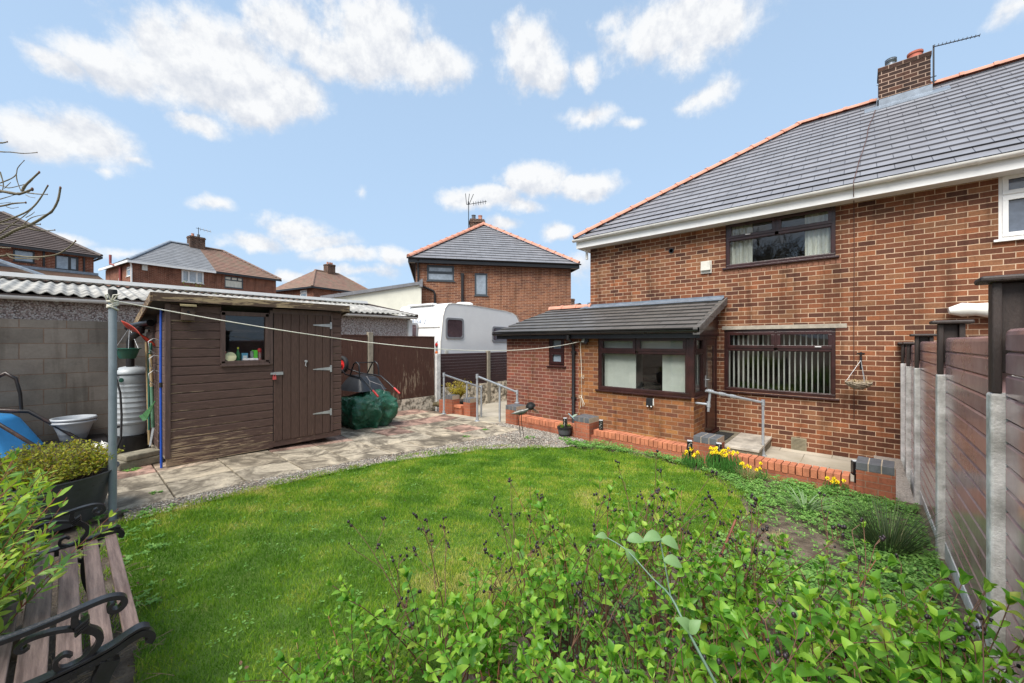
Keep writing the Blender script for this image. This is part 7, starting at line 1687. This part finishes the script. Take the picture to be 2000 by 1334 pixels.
def clump(name, label, cat, x, y, z, n, h, rad, mat, seed, wd=.006, lean=.6, group=None, curve=.5):
    r = random.Random(seed); m = MB()
    for i in range(n):
        a = r.uniform(0, 2*PI); rr = rad*.4*math.sqrt(r.random()); b = Vector((x+rr*math.cos(a), y+rr*math.sin(a), z)); d = Vector((math.cos(a)*r.uniform(0, lean), math.sin(a)*r.uniform(0, lean), 1)).normalized(); ln = h*r.uniform(.55, 1.05)
        sd = d.cross(Vector((math.cos(a+r.uniform(-1,1)), math.sin(a), .2))).normalized(); o = len(m.v); k = 4
        for j in range(k+1):
            t = j/k; p = b+d*ln*t+Vector((math.cos(a), math.sin(a), 0))*(curve*ln*.3*t*t)-Vector((0,0,1))*(curve*ln*.18*t*t); w = wd*(1-.8*t*t)*.5; m.v += [tuple(p-sd*w), tuple(p+sd*w)]
        for j in range(k): m.f.append((o+2*j, o+2*j+1, o+2*j+3, o+2*j+2))
    o = m.build(name, mat, calc=False); return tag(o, label, cat, group)
p = at(1740, 1075, 3.3); clump('rush_tussock', 'dark green rush tussock beside the plastic fence', 'plant', p.x-.02, p.y, gz(p.y)-.02, 430, .50, .30, MT['rush'], 1, .005, .9)
for px_, py_, d, h, s, lab in ((1462,938,5.15,.22,11,'dry straw coloured grass tuft below the daffodils'), (1160,866,6.9,.13,12,'small dry grass tuft beside the middle pier'), (1187,880,6.7,.12,13,'dry grass tuft in the ground cover nearest the lawn'), (1520,1040,3.4,.12,14,'flattened patch of dry grass on the bare soil of the bed')):
    p = at(px_, py_, d); clump('dry_grass_tuft', lab, 'grass tuft', p.x, p.y, gz(p.y)-.02, 260 if h > .2 else 130, h, .17 if h > .2 else .14, MT['dry_grass'], s, .004, .75, 'dry grass tufts in the flower bed')
clump('strap_leaved_plant', 'pale strap leaved plant arching over the bed, beside the bare soil', 'plant', *at(1572, 985, 4.15)[:2], gz(4.6)-.02, 55, .26, .2, leafmat('pale_strap', [(0,(.10,.18,.07)), (1,(.24,.34,.17))], .5, .2), 21, .016, .9, curve=1.3)

MT['trumpet'] = plain('daffodil_trumpet', (.88,.60,.015), .5, .1)
def daffs(label, px_, py_, d, n, rad, h, seed):
    p = at(px_, py_, d); y = min(p.y, 6.2); z = gz(y)-.02; r = random.Random(seed); T = thing('daffodil_clump', label, 'daffodils', (p.x, y, z), 0, 'daffodils in front of the dwarf wall')
    m = MB()
    for i in range(n*5):
        a = r.uniform(0, 2*PI); rr = rad*math.sqrt(r.random()); b = Vector((p.x+rr*math.cos(a), y+rr*.6*math.sin(a), z)); m.leaf(b, (math.cos(a)*.3+r.uniform(-.2,.2), math.sin(a)*.3+r.uniform(-.2,.2), 1), (math.cos(a), math.sin(a), 0), h*r.uniform(.6,1), .013, .1, .25)
    m.build('foliage', MT['leaf_strap'], T, calc=False)
    st = MB()
    for i in range(n):
        a = r.uniform(0, 2*PI); rr = rad*math.sqrt(r.random()); b = Vector((p.x+rr*math.cos(a), y+rr*.6*math.sin(a), z)); e = b+Vector((r.uniform(-.05,.05), r.uniform(-.06,.03), h*r.uniform(.8,1.15))); st.tube([b, e], .0028, 5, cap=False)
        f = (Vector((0,0,0))-Vector((e.x, e.y, 0))).normalized()+rnd_dir(r, -.2, .4)*.8; f.normalize(); a0 = f.orthogonal().normalized()
        fl, tr = MB(), MB()
        for k in range(6):
            q = Matrix.Rotation(k*PI/3, 3, f) @ a0; fl.leaf(e, q+f*.15, f, .027, .018, .05, .05)
        u = a0; v = f.cross(a0); o = len(tr.v); nn = 8
        for t, rr_ in ((0,.007),(.016,.008),(.024,.0125)):
            for j in range(nn): tr.v.append(tuple(e+f*t+(u*math.cos(2*PI*j/nn)+v*math.sin(2*PI*j/nn))*rr_))
        for s in range(2):
            for j in range(nn): tr.f.append((o+s*nn+j, o+s*nn+(j+1)%nn, o+(s+1)*nn+(j+1)%nn, o+(s+1)*nn+j))
        F_ = fl.build('flower', MT['petal'], T, calc=False); tr.build('trumpet', MT['trumpet'], F_, calc=False)
    st.build('stem', MT['leaf_strap'], T, calc=False)
daffs('small daffodil clump in front of the solar light, by the coping', 1352, 908, 5.65, 11, .13, .26, 1)
daffs('largest daffodil clump in full yellow flower in front of the pier', 1412, 922, 5.45, 26, .20, .30, 2)
daffs('low daffodils trailing along the coping right of the big clump', 1462, 915, 5.2, 8, .18, .20, 3)
daffs('few daffodils near the patterned solar light by the end pier', 1632, 965, 4.72, 7, .11, .17, 4)

def cover():
    BED = [(-3.55,6.28),(-3.9,5.75),(-3.45,5.75),(-3.0,5.95),(-2.4,6.0),(-1.9,5.93),(-1.4,5.7),(-1.02,5.25),(-.84,4.72),(-.88,4.1),(-1.0,3.4),(-1.15,2.7),(-1.3,1.9),(-1.2,.9),(.45,.9),(.45,6.1),(.0,6.1),(-1.5,6.15)]
    rr = np.random.default_rng(12); n = 30000; x = rr.uniform(-4, .46, n); y = rr.uniform(.9, 6.3, n); k = inpoly(x, y, BED)
    dens = .72+.45*fbm2(x, y, 31, .9); bare = np.exp(-((x+.55)/.33)**2-((y-4.35)/.40)**2)*1.5+np.exp(-((x+.65)/.5)**2-((y-3.0)/.6)**2)*.55+np.exp(-((x+1.8)/.5)**2-((y-5.95)/.1)**2)*.3
    k &= rr.uniform(0, 1, n) < np.clip(dens-bare, .06, 1)*np.interp(y, [1, 3, 4.2, 5], [.35, .55, .9, 1]); x, y = x[k], y[k]; r = random.Random(9); m = MB()
    for i in range(len(x)):
        d = math.hypot(x[i], y[i]); c = Vector((x[i], y[i], gz(min(y[i],6.2))-.02)); nl = r.randint(4, 7); s = r.uniform(.024,.042); hh = r.uniform(.01,.07)
        for j in range(nl):
            a = 2*PI*j/nl+r.uniform(-.5,.5); q = Vector((math.cos(a), math.sin(a), r.uniform(-.1,.9))); m.leaf(c+Vector((0,0,hh))+q*.008, q, (0,0,1), s, s*r.uniform(.4,.65), .2, .2)
    tag(m.build('ground_cover', MT['leaf_cover'], calc=False), kind='stuff')
    # weeds in the gravel, along the lawn and round the tub
    m = MB(); spots = [(-4.05,6.05,.12,26),(-3.8,5.9,.14,34),(-4.6,5.7,.10,12),(-5.45,4.9,.08,8),(-5.7,5.6,.08,9),(-4.95,.55,.15,14),(-4.6,.35,.2,22),(-5.2,.25,.12,12),(-6.75,.55,.08,10),(-4.1,.32,.25,20),(-3.4,.28,.25,16),(-5.1,-.45,.2,16),(-4.55,-.1,.3,18),(-5.55,.62,.05,5)]
    for cx, cy, rad, n in spots:
        for i in range(n):
            a = r.uniform(0, 2*PI); q = rad*math.sqrt(r.random()); c = Vector((cx+q*math.cos(a), cy+q*math.sin(a), gz(cy)+.012)); s = r.uniform(.025,.045)
            for j in range(6):
                b = 2*PI*j/6+r.uniform(-.4,.4); v = Vector((math.cos(b), math.sin(b), r.uniform(.1,.9))); m.leaf(c, v, (0,0,1), s, s*.5, .2, .2)
    tag(m.build('weeds', MT['leaf_cover'], calc=False), kind='stuff')
    # clover and dandelion rosettes through the lawn
    m = MB(); n = 700
    for i in range(n):
        x_, y_ = r.uniform(-4.8, -1.0), r.uniform(.35, 5.6)
        if not inpoly(np.array([x_]), np.array([y_]), LAWN)[0]: continue
        c = Vector((x_, y_, gz(y_)+r.uniform(.012,.03))); s = r.uniform(.010,.020)
        for j in range(4):
            b = r.uniform(0, 2*PI); m.leaf(c+Vector((r.uniform(-.02,.02), r.uniform(-.02,.02), 0)), (math.cos(b), math.sin(b), r.uniform(0,.5)), (0,0,1), s, s*.75, .1, .1)
    tag(m.build('lawn_weeds', MT['leaf_cover'], calc=False), kind='stuff')
    m = MB()
    for i in range(110):
        if i < 40: x_, y_ = r.uniform(-4.6,-1.3), r.uniform(.3,4.5)
        elif i < 110: x_, y_ = r.uniform(-4.6,-2.2), r.uniform(-.5,.35)
        else: x_, y_ = r.uniform(-1.0,.3), r.uniform(1.2,4.5)
        c = Vector((x_, y_, gz(y_)+.03)); s = r.uniform(.012,.026); m.leaf(c, rnd_dir(r, -.1, .2), rnd_dir(r, .4, 1), s, s*.6, .5, -.2)
    tag(m.build('fallen_leaves', MT['dead_leaf'], calc=False), kind='stuff')
    m = MB()
    for i in range(260):
        x_, y_ = r.uniform(-4.6,-2.4), r.uniform(-.7,.3); a = r.uniform(0, PI); l = r.uniform(.04,.16); c = Vector((x_, y_, gz(y_)+.006)); d = Vector((math.cos(a), math.sin(a), r.uniform(0,.15)))*l; m.tube([c, c+d*.5+Vector((0,0,.006)), c+d], .0018, 4, cap=False)
    tag(m.build('twig_litter', plain('litter_twig', (.26,.19,.12), .9, .4), calc=False), kind='stuff')
cover()

def bushes():
    p = at(895, 778, 10.3); r = random.Random(4); T = thing('yellow_bush', 'bright yellow twiggy bush growing in the brick planter', 'shrub', (p.x, p.y, .05)); m = MB(); ms = MB()
    for i in range(90):
        a = r.uniform(0, 2*PI); b = Vector((p.x, p.y, .05)); pts = stempath(b, (math.cos(a)*.6, math.sin(a)*.6, 1), r.uniform(.35,.62), r, 6, .4, .1); ms.tube(pts, .003, 4, cap=False)
        for k in range(22):
            t = r.uniform(.3,1)*6; j = min(int(t), 5); q = pts[j].lerp(pts[j+1], t-j); s = r.uniform(.03,.055); m.leaf(q, rnd_dir(r, 0, 1), rnd_dir(r, 0, 1), s, s*.3, .1, .1)
    ms.build('stem', MT['twig'], T, calc=False); m.build('foliage', MT['leaf_yellow'], T, calc=False)
    p = at(385, 556, 21); T = thing('garden_shrub', 'loose green shrub top showing above the garage ridge, before the pale roofed semi', 'shrub', (p.x, p.y, .1)); m = MB(); ms = MB()
    for i in range(60):
        a = r.uniform(0, 2*PI); b = Vector((p.x+r.uniform(-.5,.5), p.y+r.uniform(-.5,.5), .1)); pts = stempath(b, (math.cos(a)*.22, math.sin(a)*.22, 1), r.uniform(3.6,4.75), r, 8, .25, .05); ms.tube(pts, [.02*(1-j/10) for j in range(9)], 4, cap=False)
        for k in range(70):
            t = r.uniform(.55,1)*8; j = min(int(t), 7); q = pts[j].lerp(pts[j+1], t-j)+rnd_dir(r, -1, 1)*r.uniform(0,.22); s = r.uniform(.06,.12); m.leaf(q, rnd_dir(r, -.3, 1), rnd_dir(r, 0, 1), s, s*.5, .1, .1)
    ms.build('stem', MT['twig'], T, calc=False); m.build('foliage', MT['leaf_bush'], T, calc=False)
bushes()

# ------------------------------------------------------------------ bare trees
def lefttree():
    T = thing('bare_tree', 'leafless tree whose grey green branches reach in from the left edge', 'tree', (-5.95, -1.75, 0)); r = random.Random(3)
    Zp = lambda q, d=2.6: [at(x/4.765, 240+y/4.765, d) for x, y in q]
    paths = [([(-700,1350),(-300,1180),(0,1075),(140,1000),(300,940),(430,860),(490,815),(540,720),(562,605)],.010,2.6), ([(-700,1150),(-300,1010),(0,925),(180,860),(290,800),(370,710),(445,585)],.007,2.7), ([(0,1030),(120,940),(220,870),(300,800)],.004,2.66),
        ([(-500,960),(0,940),(120,948),(230,950),(375,943)],.005,2.55), ([(225,950),(270,980),(350,1000),(430,1004),(510,997)],.005,2.6), ([(220,945),(280,890),(350,865),(425,852)],.0032,2.6), ([(-700,700),(-200,620),(0,635),(150,660),(220,650),(300,618)],.011,2.4), ([(205,640),(230,590),(290,530),(365,460)],.008,2.4),
        ([(-300,540),(0,580),(80,605),(200,580),(270,560)],.0035,2.45), ([(0,560),(100,520),(150,480),(165,420),(225,350)],.0034,2.4), ([(150,480),(160,540),(195,635)],.003,2.4), ([(250,650),(330,660),(385,664),(440,665)],.004,2.4), ([(-400,820),(0,775),(120,750),(240,742)],.007,2.5), ([(0,185),(30,185),(68,176)],.005,2.5), ([(-300,240),(0,268),(100,272),(200,283),(270,282),(345,275)],.004,2.5),
        ([(-500,1260),(0,1240),(70,1225),(150,1235),(300,1250),(450,1240),(550,1215),(640,1160),(703,1100)],.0065,2.5), ([(70,1225),(120,1260),(250,1262),(370,1270)],.005,2.5), ([(0,455),(30,560),(25,620)],.0036,2.4), ([(40,610),(98,555)],.0026,2.4), ([(240,670),(280,690),(325,697)],.002,2.4), ([(60,780),(110,795),(170,785)],.0024,2.5), ([(0,1160),(100,1165)],.005,2.5), ([(0,710),(70,690),(140,668)],.003,2.4), ([(240,880),(290,855),(320,830)],.0026,2.65), ([(0,750),(100,738)],.002,2.5)]
    m = MB(); tips = MB()
    for q, rad, d in paths:
        pts = Zp(q, d); k = len(pts); sm = []
        for i in range(k-1):
            p0, p1, p2, p3 = pts[max(i-1,0)], pts[i], pts[i+1], pts[min(i+2,k-1)]
            for s in range(4):
                t = s/4; sm.append(.5*((2*p1)+(-p0+p2)*t+(2*p0-5*p1+4*p2-p3)*t*t+(-p0+3*p1-3*p2+p3)*t**3))
        sm.append(pts[-1]); n = len(sm); m.tube(sm, [rad*(1-.5*i/n)*(1+.12*r.uniform(-1,1)) for i in range(n)], 7)
        for i in range(3, n-1, 5): m.ball(sm[i], rad*(1-.5*i/n)*1.25, 6, 4)
        tips.ball(sm[-1], rad*.68, 6, 5, 1.6)
    b = m.build('branch', MT['bark'], T, calc=False, smooth=80); tips.build('bud', MT['twig'], b, calc=False, smooth=80)
    m = MB(); m.tube([(-5.95,-1.75,-.1),(-5.9,-1.7,.5),(-5.8,-1.6,1.2),(-5.7,-1.5,1.9),(-5.5,-1.35,2.6),(-5.6,-1.5,3.4),(-5.7,-1.6,4.4)], [.12,.10,.085,.075,.06,.045,.02], 12)
    for e, z in (((-700,1350),1.5), ((-700,1150),1.9), ((-500,960),2.0), ((-700,700),2.5), ((-400,820),2.2), ((-300,240),3.0), ((-500,1260),1.7), ((-300,540),2.6)):
        q = Zp([e], 2.55)[0]; s = Vector((-5.72,-1.52,z-.35)); m.tube([s, s.lerp(q,.5)+Vector((0,0,.05)), q], [.04,.022,.010], 8)
    m.build('trunk', MT['bark'], T, calc=False, smooth=80)
lefttree()

def backtree():
    r = random.Random(14); m = MB()
    def grow(p, d, ln, rad, lev):
        pts = stempath(p, d, ln, r, 5, .25, .06); m.tube(pts, [rad*(1-.45*i/5) for i in range(6)], 6 if lev < 2 else 4, cap=False)
        if lev >= 5: return
        for k in range(4):
            j = r.randint(2, 5); grow(pts[j], (pts[j]-pts[j-1]).normalized()*.8+rnd_dir(r, -.1, .9)*.9, ln*r.uniform(.58,.82), rad*.6, lev+1)
    grow(Vector((-3.9,-5.6,-.1)), Vector((.05,.0,1)), 3.3, .16, 0)
    T = thing('garden_tree', 'leafless garden tree behind the viewer, mirrored in the upstairs window', 'tree', (-3.9, -5.6, 0)); m.build('branch', MT['bark'], T, calc=False)
backtree()
